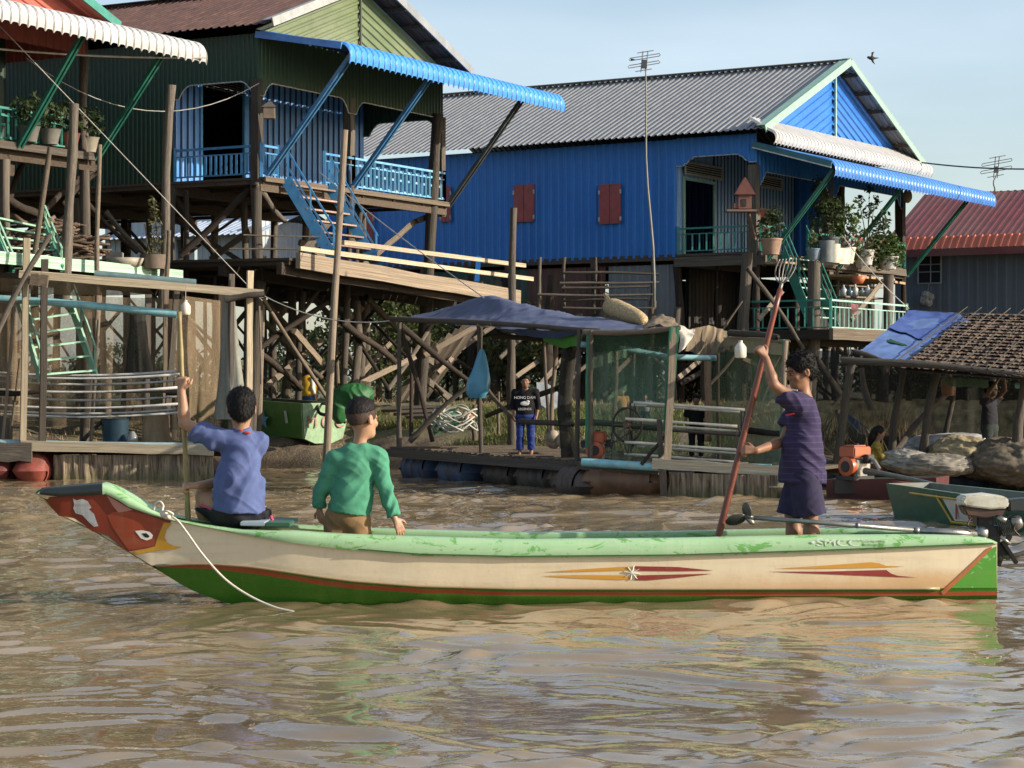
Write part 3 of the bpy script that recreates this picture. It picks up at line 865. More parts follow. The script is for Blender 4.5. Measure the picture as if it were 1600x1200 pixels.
def add_hand(b, w, d, n, s, curl=0.4, spread=0.12, thumb=1, k=.006):
    "w wrist, d direction of the hand, n back-of-hand normal; thumb on the +/- side"
    d = Vector(d).normalized(); n = Vector(n); n = (n - d*n.dot(d)).normalized(); r = d.cross(n)
    w = Vector(w)
    for i in (-1, -.33, .33, 1): b.cap(w, w + d*.075*s + r*i*.026*s, .017*s, .0125*s, .010)
    for i, L in ((-1.5, .056), (-.5, .070), (.5, .076), (1.5, .068)):
        p = w + d*.078*s + r*(i*.018*s); a = 0.15; pts = [p]
        for seg in (.45, .32, .25):
            a += curl*(1.1 + .1*abs(i)); dd = (d*math.cos(a) - n*math.sin(a) + r*(i*spread*.6*math.cos(a))).normalized()
            pts.append(pts[-1] + dd*(L*s*seg*1.05))
        b.chain(pts, [.0098*s, .0092*s, .0082*s, .0070*s], k)
    t0 = w + d*.028*s + r*(thumb*.026*s); a = curl*.7
    t1 = t0 + (d*.6 + r*thumb*.75 - n*.25*a).normalized()*.036*s; t2 = t1 + (d*.9 + r*thumb*.25 - n*.5*a).normalized()*.030*s
    b.chain([t0, t1, t2], [.013*s, .0108*s, .0085*s], k)

def person(label, J, s, skin, hair, clothes, loc, fwd, h=0.007, face=True, group=None, hands=None, hairstyle='short', feet=None, shoes=False, hk=1.0):
    """J: joints in the place; clothes: list of (kind, material, options). s: size factor (1 = 1.7 m)"""
    root = thing("person", label, "person", loc, group)
    J = {k: Vector(v) for k, v in J.items()}
    b = SDF()
    lat = (J['shR'] - J['shL']).normalized(); up = (J['neck'] - J['pelvis']).normalized(); fr = up.cross(lat).normalized()*-1
    tm = Matrix((lat, lat.cross(up)*-1, up)).transposed()
    chest = J['neck'].lerp(J['pelvis'], .36); belly = J['neck'].lerp(J['pelvis'], .70)
    sw = (J['shR'] - J['shL']).length
    def torso(q, g=0.0, loose=0.0, hemw=None):
        q.ell(chest, ((sw*.40+g), (.098*s+g), .17*s+g), .05*s, tm)
        q.ell(belly, (.125*s+g+loose, .092*s+g+loose*.8, .17*s+g), .06*s, tm)
        q.cap(J['neck'].lerp(J['shL'], .25) - up*.03*s, J['shL'] - up*.01*s, .055*s+g, .052*s+g, .04*s)
        q.cap(J['neck'].lerp(J['shR'], .25) - up*.03*s, J['shR'] - up*.01*s, .055*s+g, .052*s+g, .04*s)
    def hips(q, g=0.0):
        q.ell(J['pelvis'], (.140*s+g, .108*s+g, .115*s+g), .05*s, tm)
    torso(b); hips(b)
    b.cap(J['neck'] - up*.03*s, J['head'] - Vector((0, 0, .05*s)), .050*s, .046*s, .03*s)
    at, hm = add_head(b, J['head'], fwd, s*hk, face=face)
    for q in 'LR':
        if 'el'+q in J:
            b.chain([J['sh'+q], J['sh'+q].lerp(J['el'+q], .4), J['el'+q]], [.048*s, .044*s, .034*s], .03*s)
            b.chain([J['el'+q], J['el'+q].lerp(J['wr'+q], .3), J['wr'+q]], [.034*s, .036*s, .024*s], .015*s)
            if hands and q in hands:
                d, n, curl, th = hands[q]; add_hand(b, J['wr'+q], d, n, s, curl, thumb=th)
        if 'kn'+q in J:
            b.chain([J['hip'+q], J['hip'+q].lerp(J['kn'+q], .5), J['kn'+q]], [.080*s, .070*s, .050*s], .04*s)
            kn, an = J['kn'+q], J['an'+q]; ds = (an-kn).normalized(); back = Vector(feet[q] if feet else fwd); back = -(back - ds*back.dot(ds)).normalized()
            b.chain([kn, kn.lerp(an, .28) + back*.014*s, kn.lerp(an, .65), an], [.049*s, .054*s, .037*s, .030*s], .02*s)
            if feet:
                fd = Vector(feet[q]); heel = an - Vector((0, 0, .040*s)) - fd*.03*s; ball = an - Vector((0, 0, .050*s)) + fd*.10*s; side = fd.cross(Vector((0, 0, 1)))
                b.cap(an, heel, .030*s, .028*s, .02*s); b.cap(heel, ball, .027*s, .024*s, .02*s); b.cap(an, ball, .028*s, .022*s, .03*s)
                for i, L in enumerate((.062, .054, .048, .042, .034)):
                    sg = 1 if q == 'L' else -1
                    p = ball + side*sg*(.026 - .013*i)*s; b.cap(p, p + fd*L*s - Vector((0, 0, .004*s)), .012*s - .0012*i*s, .0095*s - .001*i*s, .005)
    link("body", b.mesh("body", h), skin, root)
    # hair
    hh = SDF(); E = lambda x, y, z, rad, kk=.02, sub=False: hh.ell(at(x, y, z), tuple(q_*s*hk for q_ in rad), kk*s, hm, sub)
    f, r, u = head_frame(fwd)
    if hairstyle == 'short':
        E(0, -.018, .030, (.085, .100, .092)); E(0, -.045, -.020, (.070, .066, .070), .03); E(0, .03, .085, (.060, .060, .030), .03)
        E(0, .105, -.050, (.100, .085, .100), .012, True); E(.088, .0, -.035, (.02, .035, .045), .01, True); E(-.088, 0, -.035, (.02, .035, .045), .01, True)
    elif hairstyle == 'crop':
        E(0, -.012, .036, (.081, .098, .086)); E(0, .14, -.005, (.12, .085, .085), .02, True); hh.cut(at(0, -.02, .038), -u + f*.30)
    elif hairstyle == 'curly':
        E(0, -.015, .036, (.084, .100, .092)); E(0, -.05, -.010, (.066, .060, .062), .02)
        for i in range(46):
            a = rng.uniform(0, 6.28); e = rng.uniform(.15, 1.5)
            E(.078*math.cos(a)*math.cos(e), -.015+.094*math.sin(a)*math.cos(e), .045+.078*math.sin(e), (.014, .014, .014), .006)
        E(0, .115, -.045, (.100, .085, .105), .010, True); E(.088, .0, -.035, (.02, .035, .045), .01, True); E(-.088, 0, -.035, (.02, .035, .045), .01, True)
    elif hairstyle == 'long':
        E(0, -.020, .028, (.088, .104, .096)); hh.chain([at(0, -.08, 0), at(0, -.10, -.10), at(0, -.11, -.22)], [.075*s, .07*s, .045*s], .03); E(0, .11, -.045, (.09, .085, .10), .012, True)
    if hairstyle == 'crop':
        h2 = SDF(); h2.ell(at(0,-.012,.022), (.0785*s*hk,.0965*s*hk,.088*s*hk), .01, hm); h2.ell(at(0,.14,-.01), (.12*s*hk,.085*s*hk,.09*s*hk), .02, hm, True); h2.cut(at(0,-.02,-.032), -u + f*.3); link("hair", h2.mesh("hair", .006, 1), mat_hair("hair_stubble", (.045,.029,.022)), root)
    link("hair", hh.mesh("hair", max(h, .006), 1, (0.0035*s, 60, .6)), hair, root)
    if h <= .007:   # loose strands break the outline of the hair
      for hm_ in [c.data for c in root.children if c.name.startswith('hair')]:
        nv = len(hm_.vertices); bmh = bmesh.new(); bmh.from_mesh(hm_)
        vs_ = [(v.co.copy(), v.normal.copy()) for v in bmh.verts]; rs = random.Random(int(h*1e4)+nv)
        for _ in range(min(2600, nv)):
            p_, n_ = vs_[rs.randrange(nv)]; kk = .3 if hairstyle == 'curly' else .12; dirn = (n_*rs.uniform(.15,.45) + (Vector((0,0,-1)) - n_*(-n_.z))*.8*(0 if hairstyle == 'curly' else 1) + Vector((rs.gauss(0,kk), rs.gauss(0,kk), rs.gauss(-.1,kk)))).normalized(); sd_ = dirn.cross(n_ + Vector((.1,.2,.3))).normalized()*.0022*s
            L_ = rs.uniform(.010,.024)*s*(.5 if hairstyle == 'crop' else 1); q_ = [bmh.verts.new(x) for x in (p_-sd_, p_+sd_, p_+dirn*L_)]; bmh.faces.new(q_)
        bmh.to_mesh(hm_); bmh.free()
    if face and h <= .007:
        e = MB(); e2 = MB()
        for q in (-1, 1):
            e.sphere(at(q*.031, .0765, -.006), (.0115*s, .0115*s, .0055*s)); e2.sphere(at(q*.031, .084, -.006), (.006*s, .006*s, .006*s))
            e2.tube([at(q*.016, .0935, .016), at(q*.034, .090, .021), at(q*.052, .074, .015)], .0035*s, 5)
        e.build("eye", mat_plain("eye_white", (.26, .22, .19), .3), root, smooth=True); e2.build("eyebrow", hair, root, smooth=True)
    made = {}
    for kind, mat, o in clothes:
        g = o.get('g', .009)*s; q = SDF(); nm = kind
        if kind in ('shirt', 'polo_shirt', 'long_sleeved_top'):
            torso(q, g, o.get('loose', .02)*s)
            hem = J['neck'].lerp(J['pelvis'], o.get('hem', 1.0))
            q.cap(belly, hem - up*.05*s, .125*s+g+o.get('loose', .02)*s, .135*s+g+o.get('flare', .02)*s, .05*s, squash=(tm.col[1].copy(), o.get('flat', 1.35)))
            fr_ = o.get('sleeve', .55)
            for z in 'LR':
                if 'el'+z not in J: continue
                sh, el, wr = J['sh'+z], J['el'+z], J['wr'+z]
                if fr_ <= 1: q.cap(sh, sh.lerp(el, fr_), .056*s+g, .056*s+g+o.get('cuff', .006)*s, .04*s, True)
                else: q.cap(sh, el, .052*s+g, .040*s+g, .04*s); q.cap(el, el.lerp(wr, fr_-1), .040*s+g, .031*s+g, .02*s, True)
            q.cut(hem, -up + Vector(o.get('tilt', (0, 0, 0))))
            q.cut(J['neck'] + up*(.018*s), up)
            if o.get('collar'): q.cap(J['neck'] - up*.005*s, J['neck'] + up*.030*s, .060*s, .056*s, .008); q.cuts.pop(); q.cut(J['neck'] + up*.034*s, up + fr*.2)
        else:
            hips(q, g + o.get('loose', .008)*s)
            for z in 'LR':
                if 'kn'+z not in J: continue
                hp, kn, an = J['hip'+z], J['kn'+z], J['an'+z]; L = o.get('len', .9)
                if L <= 1.05: q.cap(hp, hp.lerp(kn, L), .088*s+g, .070*s+g+o.get('flare', .02)*s, .03*s, True)
                else: q.cap(hp, kn, .085*s+g, .060*s+g, .03*s); q.cap(kn, kn.lerp(an, L-1), .060*s+g, .046*s+g+o.get('flare', 0)*s, .02*s, True)
            q.cut(J['pelvis'] + up*o.get('waist', .10)*s, up)
        made[kind] = link(nm, q.mesh(nm, h, 2, o.get('fold', (.005*s, 7, .6))), mat, root)
    return root, at, made

def build_boat_people():
    hair = mat_hair("black_hair")
    # the boy in the blue polo shirt, sitting at the bow
    Y = 16.45; j = lambda x, y, d=0.0: P(x, y, Y+d)
    J = dict(head=j(377,637), neck=j(377,676), pelvis=j(372,797), shL=j(334,686,-.02), elL=j(288,661,.02), wrL=j(284,612,.02),
             shR=j(402,692,.06), elR=j(356,752,.28), wrR=j(308,759,.03), hipL=j(352,800,.04), knL=j(318,774,.16), anL=j(322,846,.24),
             hipR=j(396,803,.10), knR=j(398,800,.48), anR=j(398,850,.5))
    polo = mat_cloth("polo_blue", (.078, .104, .225), fold=.5); shorts = mat_cloth("black_shorts", (.012, .012, .015), rough=.6)
    root, at, made = person("boy in blue polo shirt and black shorts sitting at bow with raised arm", J, 1.2, mat_skin("skin_tan", (.34, .19, .115)), hair,
        [("polo_shirt", polo, dict(hem=1.02, sleeve=.62, collar=True, loose=.012, flare=.022, flat=1.0, cuff=.014, fold=(.013, 6.5, .5))), ("shorts", shorts, dict(len=.80, flare=.03, waist=.0, loose=.02))],
        j(372, 840), (-.12, .97, -.16), hands=dict(L=(Vector((.02,.0,1)), Vector((-.3,-.9,0)), 1.0, 1), R=(Vector((-1,-.25,0)), Vector((0,-.3,1)), 1.0, 1)), hairstyle='short', hk=1.06)
    pk = MB(); pk.bar(j(314,788,-.03), j(333,797,-.06), .018, .010, (0,0,1)); pk.bar(j(423,806,.0), j(427,815,.03), .012, .02)
    pk.build("shorts_trim", mat_plain("trim_pink", (.45, .03, .12), .7), made['shorts'])
    lg = MB(); lg.sphere(j(386,676,-.075), (.028,.008,.012)); lg.sphere(j(376,672,-.072), (.016,.006,.010)); lg.build("shirt_badge", mat_plain("badge_red", (.50,.05,.04), .7), made['polo_shirt'])
    # bamboo pole in his hands
    pl = MB(); a, b = P(280,487,16.545), P(296,860,16.525); n = 9
    pl.tube([a.lerp(b, i/24.0) for i in range(25)], [.017 + .003*i/24 + (.003 if i % 4 == 0 else 0) for i in range(25)], 10)
    o = pl.build("bamboo_pole", mat_plain("bamboo_green", (.27,.20,.075), .5, var=.35, scale=4, dirt=(.14,.15,.04)), None, smooth=True)
    tag(o, "greenish bamboo pole held upright by the boy in blue polo shirt", "pole")
    # the small boy in the green top
    Y = 16.52; j = lambda x, y, d=0.0: P(x, y, Y+d)
    J = dict(head=j(566,653), neck=j(562,694), pelvis=j(544,806), shL=j(526,716,.0), elL=j(502,764,.0), wrL=j(499,794,.04),
             shR=j(590,715,.0), elR=j(603,768,-.05), wrR=j(616,809,-.09), hipL=j(527,812), knL=j(527,872,.02), anL=j(527,908,.0),
             hipR=j(560,812), knR=j(561,872,.02), anR=j(562,908,.0))
    grn = mat_cloth("top_green", (.062, .225, .14), fold=.45); kh = mat_cloth("khaki_shorts", (.22, .135, .065))
    person("small boy in green long sleeved top and khaki shorts seen from behind", J, 1.0, mat_skin("skin_tan2", (.37, .21, .13)), mat_hair("dark_crop", (.008, .0065, .006)),
        [("long_sleeved_top", grn, dict(g=.016, hem=.96, sleeve=1.93, loose=.004, flare=.012, flat=1.05, fold=(.011, 7, .55))), ("shorts", kh, dict(len=.95, flare=.03, waist=.035, loose=.008))],
        j(545, 905), (.62, .74, -.05), hands=dict(L=(Vector((.15,.1,-1)), Vector((-.6,-.8,0)), .25, 1), R=(Vector((.55,-.1,-1)), Vector((.4,-.9,.3)), .16, -1)), hairstyle='crop', hk=1.32,
        feet=dict(L=Vector((0,1,0)), R=Vector((0,1,0))))
    # the older boy standing at the stern
    Y = 16.85; j = lambda x, y, d=0.0: P(x, y, Y+d)
    J = dict(head=j(1251,580), neck=j(1258,618), pelvis=j(1254,738), shL=j(1245,631,-.145), elL=j(1209,601,-.20), wrL=j(1197,560,-.13),
             shR=j(1247,634,.145), elR=j(1224,690,.08), wrR=j(1182,704,-.20), hipL=j(1257,744,-.08), knL=j(1266,806,-.08), anL=j(1261,896,-.08),
             hipR=j(1250,744,.08), knR=j(1238,806,.07), anR=j(1236,896,.07))
    jer = mat_cloth("jersey_purple", (.036, .028, .068), stripes=((.09, .08, .14), 21, .14), fold=.4); ns = mat_cloth("navy_shorts", (.030, .026, .055))
    root, at, made = person("older boy in purple striped jersey and navy shorts standing at stern with red pole", J, 1.13, mat_skin("skin_brown", (.25, .125, .072)), hair,
        [("shirt", jer, dict(hem=1.13, sleeve=.62, loose=.012, flare=.018, flat=1.0, cuff=.018, fold=(.011, 6.5, .45))), ("shorts", ns, dict(len=.98, flare=.032, waist=.09, loose=.0))],
        j(1252, 905), (-.92, -.24, -.20), hands=dict(L=(Vector((-.5,-.05,.8)), Vector((.45,-.85,.25)), .9, 1), R=(Vector((-1,0,.08)), Vector((0,-.8,.6)), .85, 1)), hairstyle='curly', hk=1.04,
        feet=dict(L=Vector((-1,0,0)), R=Vector((-1,0,0))))
    pt = MB(); pt.bar(j(1228,649,-.17), j(1241,646,-.19), .022, .012); pt.build("shirt_badge", mat_plain("badge_scarlet", (.52,.03,.03), .6), made['shirt'])
    cs = MB(); cs.bar(j(1233,608,-.175), j(1246,610,-.19), .018, .010); cs.build("sleeve_patch", mat_plain("patch_white", (.6,.6,.62), .7), made['shirt'])
    # red fish spear
    sp = thing("fish_spear", "long red wooden pole with a fan of metal tines held by the older boy", "spear", P(1122, 838, 16.7))
    a, b = P(1112,880,16.72), P(1219,452,16.80)
    m = MB(); m.tube([a.lerp(b, i/12) for i in range(13)], [.029-.008*i/12 for i in range(13)], 10); m.build("shaft", mat_plain("red_wood", (.16,.038,.018), .4, var=.3, scale=5, dirt=(.07,.022,.014)), sp, smooth=True)
    t = MB(); d = (b-a).normalized(); x = Vector((1,0,.1))
    t.tube([b-d*.03, b+d*.05], .014, 8)
    for i in range(6):
        k = (i-2.5)/2.5
        t.tube(smooth_path([b+d*.04, b+d*.09+x*k*.05+Vector((0,.02*math.cos(i*2),0)), b+d*.17+x*k*.075, b+d*.245+x*k*.062], 4), .0055, 6)
    t.build("tines", mat_plain("tine_metal", (.22,.20,.18), .5, .6), sp, smooth=True)
build_boat_people()
# ------------------------------------------------------------------ longtail motor on the stern of the painted boat
def build_longtail():
    r = thing("longtail_motor", "greasy longtail boat motor with cream tank and grey propeller shaft lying over stern", "boat motor", P(1540, 845, 16.9))
    steel = mat_plain("shaft_steel", (.23,.24,.22), .38, .55, var=.25); dark = mat_plain("engine_dark", (.02,.018,.016), .4, .4, var=.5, dirt=(.10,.05,.025))
    alu = mat_plain("engine_alu", (.32,.31,.29), .35, .8, dirt=(.07,.05,.03)); cream = mat_plain("tank_cream", (.60,.57,.47), .35, dirt=(.20,.11,.05), scale=9); rust = mat_plain("tank_rust", (.07,.036,.024), .6, dirt=(.13,.06,.03))
    Y = 16.95; q = lambda x, y, d=0.0: P(x, y, Y+d)
    m = MB(); m.tube([q(1175,808.5,-.30), q(1300,818,-.27), q(1433,829,-.2)], .0185, 10); m.tube([q(1338,821,-.255), q(1342,821.3,-.253)], .023, 10); m.tube([q(1428,828.5,-.2), q(1436,829,-.2)], .024, 10); m.build("propeller_shaft", steel, r, smooth=True)
    m = MB(); m.tube([q(1433,829,-.2), q(1490,832,-.14), q(1525,836,-.08)], [.022,.030,.042], 10); m.build("shaft_housing", alu, r, smooth=True)
    p = MB()
    for px, py, sz, ang in ((1150,812,.085,-.25), (1167,798,.065,1.35), (1172,812,.05,-2.4)):
        c = q(px, py, -.31); rot = Matrix.Rotation(ang, 3, 'Y') @ Matrix.Rotation(.6, 3, 'X')
        p.sphere(c, (sz, .012, sz*.62), 14, 8, rot)
    p.tube([q(1163,807,-.31), q(1177,808.5,-.30)], .024, 10); p.build("propeller", mat_plain("prop_bronze", (.075,.072,.064), .35, .5), r, smooth=True)
    # stand clamped to the transom
    m = MB(); m.bar(q(1532,852), q(1562,868), .05, .04); m.bar(q(1562,868), q(1578,836), .04, .04); m.bar(q(1480,829,-.1), q(1480,840,-.1), .05, .03); m.bar(q(1558,884,.0), q(1566,862,0), .03, .05); m.build("bracket", dark, r, bevel=.004)
    # engine block
    m = MB(); m.lathe(q(1524,833,-.05), [(.02,0),(.066,.01),(.072,.05),(.055,.09),(.03,.10)], 18, (1,-.2,-.05)); m.build("flywheel_housing", alu, r, smooth=True)
    m = MB(); m.box(q(1543,836), (.17,.20,.17), Matrix.Rotation(.2,3,'Y')); m.box(q(1536,812), (.13,.17,.10)); m.box(q(1560,860), (.10,.14,.12), Matrix.Rotation(-.7,3,'Y')); m.build("crankcase", dark, r, bevel=.012)
    m = MB()
    ax = Vector((.80, -.2, .30)).normalized()
    for i in range(8): m.lathe(q(1560,826,-.06)+ax*(.014*i), [(.0,0),(.068,.0),(.068,.006),(0,.006)], 14, ax)
    m.build("cooling_fins", mat_plain("fin_dark", (.05,.047,.043), .35, .7), r)
    m = MB(); m.lathe(q(1560,826,-.06)+ax*.105, [(0,0),(.055,0),(.06,.02),(.05,.07),(.03,.085),(0,.085)], 12, ax); m.tube([q(1558,808,-.12), q(1572,814,-.14)], .022, 8); m.tube([q(1563,838,-.14), q(1578,850,-.14)], .013, 8); m.build("cylinder_head", alu, r, smooth=True)
    m = MB(); m.prism([q(1503,784,-.14), q(1508,775,-.14), q(1545,772,-.14), q(1572,776,-.14), q(1578,784,-.14), q(1575,794,-.14), q(1549,796,-.14), q(1508,791,-.14)], (0,.27,0)); m.build("fuel_tank", cream, r, bevel=.012, autosmooth=40)
    m = MB(); m.prism([q(1504,791,-.12), q(1549,796.5,-.12), q(1574,795,-.12), q(1568,806,-.12), q(1540,810,-.12), q(1512,806,-.12)], (0,.22,0)); m.build("tank_cradle", rust, r, bevel=.01, autosmooth=40)
    m = MB(); m.prism([q(1577,781,-.13), q(1612,778,-.13), q(1614,800,-.13), q(1577,800,-.13)], (0,.2,0)); m.build("air_filter", mat_plain("filter_dark", (.028,.035,.035), .5), r, bevel=.012, autosmooth=40)
    m = MB(); m.tube(smooth_path([q(1555,874,-.04), q(1566,870,-.05), q(1580,869,-.08), q(1600,864,-.09), q(1618,858,-.09)]), .019, 10); m.tube([q(1572,870,-.07), q(1577,870,-.07)], .026, 10); m.tube([q(1561,872,-.05), q(1565,871,-.05)], .026, 10); m.build("exhaust_pipe", mat_plain("exhaust", (.16,.13,.11), .5, .5, dirt=(.07,.035,.02)), r, smooth=True)
    m = MB(); m.tube(smooth_path([q(1572,804,-.1), q(1590,812,-.13), q(1584,826,-.15), q(1594,838,-.13)]), .007, 6); m.tube(smooth_path([q(1520,806,-.1), q(1512,820,-.13), q(1524,828,-.14)]), .006, 6); m.build("fuel_hose", mat_plain("hose_black", (.012,.012,.012), .5), r, smooth=True)
    m = MB(); m.bar(q(1566,846,-.08), q(1588,880,-.08), .06, .03); m.tube([q(1545,868,-.1), q(1553,878,-.1)], .012, 8); m.build("engine_leg", dark, r, bevel=.006)
build_longtail()
# ------------------------------------------------------------------ kit for the stilt houses
class Frame:
    def __init__(s, ox, oy, ux, uy):
        u = Vector((ux, uy, 0)).normalized(); s.u = u; s.n = Vector((u.y, -u.x, 0)); s.O = Vector((ox, oy, 0)); s.z = Vector((0, 0, 1))
    def __call__(s, t, d, z): return s.O + s.u*t + s.n*d + Vector((0, 0, z))

def corr_poly(name, pts, T, N, pitch, depth, mat, parent, trap=True):
    T = Vector(T).normalized(); N = Vector(N).normalized(); S = T.cross(N).normalized()
    pts = [Vector(p) for p in pts]; s0 = min(p.dot(S) for p in pts); t0 = min(p.dot(T) for p in pts)
    s1 = max(p.dot(S) for p in pts); t1 = max(p.dot(T) for p in pts); nn = pts[0].dot(N)
    O = S*s0 + T*t0 + N*nn
    return corr(name, O, S, T, s1-s0, t1-t0, pitch, depth, mat, parent, clip=[(p.dot(S)-s0, p.dot(T)-t0) for p in pts], trap=trap)

def scallop(W, bays, drop, steps=False):
    "lower edge of a fascia: hangs lower at each support"
    def f(s):
        d = min(abs(s-b) for b in bays)
        k = min(max((d-0.16)/0.30, 0), 1)
        if steps: k = math.floor(k*4)/4.0 if k < 1 else 1
        else: k = math.sin(k*math.pi/2)**0.7
        return drop*k
    return f
def fascia(root, O, S, w, ztop, zbot, bays, drop, pitch, depth, mat, trim, steps=False):
    O = Vector(O); f = scallop(w, bays, drop, steps)
    corr("fascia", O + Vector((0,0,zbot)), S, (0,0,1), w, ztop-zbot, pitch, depth, mat, root, bot=f)
    S = Vector(S).normalized(); N = S.cross(Vector((0,0,1)))
    n = int(w/0.05); m = MB(); m.tube([O + S*(w*i/n) + N*(depth*.6) + Vector((0,0,zbot+f(w*i/n))) for i in range(n+1)], .013, 5)
    m.build("fascia_trim", trim, root)

def groove_tone(mat):
    "a darker tone of the same paint, for the grooves between sheets"
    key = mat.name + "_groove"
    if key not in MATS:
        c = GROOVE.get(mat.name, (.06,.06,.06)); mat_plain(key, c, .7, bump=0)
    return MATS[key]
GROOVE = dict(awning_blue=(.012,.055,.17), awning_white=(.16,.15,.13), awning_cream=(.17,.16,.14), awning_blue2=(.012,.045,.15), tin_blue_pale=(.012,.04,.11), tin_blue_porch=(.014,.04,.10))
def awning(root, O, S, w, out, z0, z1, lip, pitch, depth, mat, edge=None):
    "sheet from O (far end, along S) falling outwards and curling down at its lip"
    S = Vector(S).normalized(); n = Vector((0,0,1)).cross(S)*1.0
    n = S.cross(Vector((0,0,-1)))*-1.0
    outv = Vector((0,0,1)).cross(S)  # to the outside when S points back along the facade
    T = (outv*out + Vector((0,0,z1-z0))).normalized(); L = math.hypot(out, z1-z0)
    r = lip; path = [(0,0), (L*.5, -.02), (L-r*.95, 0)]
    for a in (20, 40, 58, 74, 88): path.append((L-r*.95 + r*.85*math.sin(R(a)), -r*.85*(1-math.cos(R(a)))))
    path.append((path[-1][0], path[-1][1]-lip*.35))
    o = corr("awning", Vector(O)+Vector((0,0,z0)), S, T, w, L, pitch, depth*1.7, mat, root, path=path, pan=True, groove=edge or groove_tone(mat))
    return o

def railing(root, p, q, h, mat, pitch=.13, r=.016, name="railing", style=None, low=.08, post=.03, ends=True):
    p = Vector(p); q = Vector(q); d = q-p; L = d.length; up = Vector((0,0,1)); m = MB()
    m.bar(p+up*h, q+up*h, .045, .045); m.bar(p+up*low, q+up*low, .03, .03)
    if style != 'plain': m.bar(p+up*h*.78, q+up*h*.78, .025, .025)
    k = max(2, int(L/pitch))
    for i in range(1, k):
        c = p + d*(i/k)
        if style == 'fret':
            e = p + d*((i+.55)/k)
            if i % 2: m.bar(c+up*low, c+up*h, r*2, r*1.6); m.bar(c+up*h*.80, e+up*h*.80, r*1.6, r*2); m.bar(c+up*h*.52, e+up*h*.52, r*1.6, r*2)
            else: m.bar(c+up*low, c+up*h*.86, r*2, r*1.6); m.bar(c+up*low*1.2, e+up*low*1.2, r*1.6, r*2)
        else: m.bar(c+up*low, c+up*(h if style == 'plain' else h*.78), r*2, r*1.6)
    if ends:
        for c in (p, q): m.bar(c, c+up*(h+.06), post*2, post*2)
    return m.build(name, mat, root)

def stairs(root, tl, tr, bl, br, steps, smat, tmat, rails=2, rh=.55, wid=.20, rmat=None):
    tl, tr, bl, br = [Vector(v) for v in (tl, tr, bl, br)]; up = Vector((0,0,1))
    for a, b in ((tl, bl), (tr, br)):
        m = MB(); m.bar(a, b, .045, wid); m.build("stringer", smat, root)
        if rails:
            m = MB()
            for k in range(rails):
                o_ = up*(rh*(k+1)/rails) + (b-a).normalized()*0.0
                m.bar(a+o_, b+o_, .03, .035)
            for f in (.04, .5, .97): c = a.lerp(b, f); m.bar(c, c+up*rh*1.05, .035, .035)
            m.build("handrail", rmat or smat, root)
    for i in range(steps):
        f = (i+.5)/steps; a = tl.lerp(bl, f); b = tr.lerp(br, f); m = MB()
        m.bar(a, b, .17, .032); m.build("stair_tread", tmat, root)

def deck(root, c4, thick, mat, name="deck", board=.16, jit=.012, gap=.012):
    "c4: four corners, boards run from side 0-1 to side 3-2"
    a, b, c, d = [Vector(v) for v in c4]; L = (b-a).length; n = max(2, int(L/board)); m = MB(); r = random.Random(int(abs(a.x*100))+n)
    for i in range(n):
        f0 = i/n + gap/L*.5; f1 = (i+1)/n - gap/L*.5; dz = Vector((0,0,r.uniform(-jit, jit))); e0 = r.uniform(-.03, .05); e1 = r.uniform(-.03, .05)
        p0 = a.lerp(b, f0); p1 = a.lerp(b, f1); q0 = d.lerp(c, f0); q1 = d.lerp(c, f1)
        s = (q0-p0).normalized()
        m.prism([p0-s*e0+dz, p1-s*e0+dz, q1+s*e1+dz, q0+s*e1+dz], (0,0,-thick))
    return m.build(name, mat, root)

# materials shared by the houses
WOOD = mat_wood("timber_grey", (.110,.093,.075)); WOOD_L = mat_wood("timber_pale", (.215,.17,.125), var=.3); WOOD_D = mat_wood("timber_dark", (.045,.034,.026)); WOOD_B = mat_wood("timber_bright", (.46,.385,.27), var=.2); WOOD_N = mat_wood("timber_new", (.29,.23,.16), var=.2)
DECKM = mat_wood("deck_boards", (.085,.064,.047), unit=False); DECKL = mat_wood("deck_pale", (.36,.26,.16), unit=False)
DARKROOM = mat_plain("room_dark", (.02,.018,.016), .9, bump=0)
TRIMW = mat_plain("trim_white", (.55,.52,.46), .6)

def braces(root, segs, Yd, r=(.05,.085)):
    "segs: (x0,y0,x1,y1,kind[,Y0,Y1]) in photo pixels; kinds p pole, l pale plank, d dark pole, g grey plank"
    for sgm in segs:
        x0,y0,x1,y1,k = sgm[:5]; Ya, Yb = (sgm[5], sgm[6]) if len(sgm) > 5 else (Yd+rng.uniform(-.8,.8), Yd+rng.uniform(-.8,.8))
        a = P(x0,y0,Ya); b = P(x1,y1,Yb)
        if k == 'p': timber("brace", a, b, rng.uniform(*r), WOOD, root)
        elif k == 'd': timber("brace", a, b, rng.uniform(*r), WOOD_D, root)
        elif k == 'l': timber("brace", a, b, .058, WOOD_L, root, 'plank', .035, face=(.3,-1,.2))
        elif k == 'g': timber("brace", a, b, .075, WOOD, root, 'plank', .035, face=(.3,-1,.2))
        elif k == 't': timber("brace", a, b, .028, WOOD_L, root)
        elif k == 'n': timber("brace", a, b, .05, WOOD_L, root, 'plank', .03, face=(.3,-1,.2))

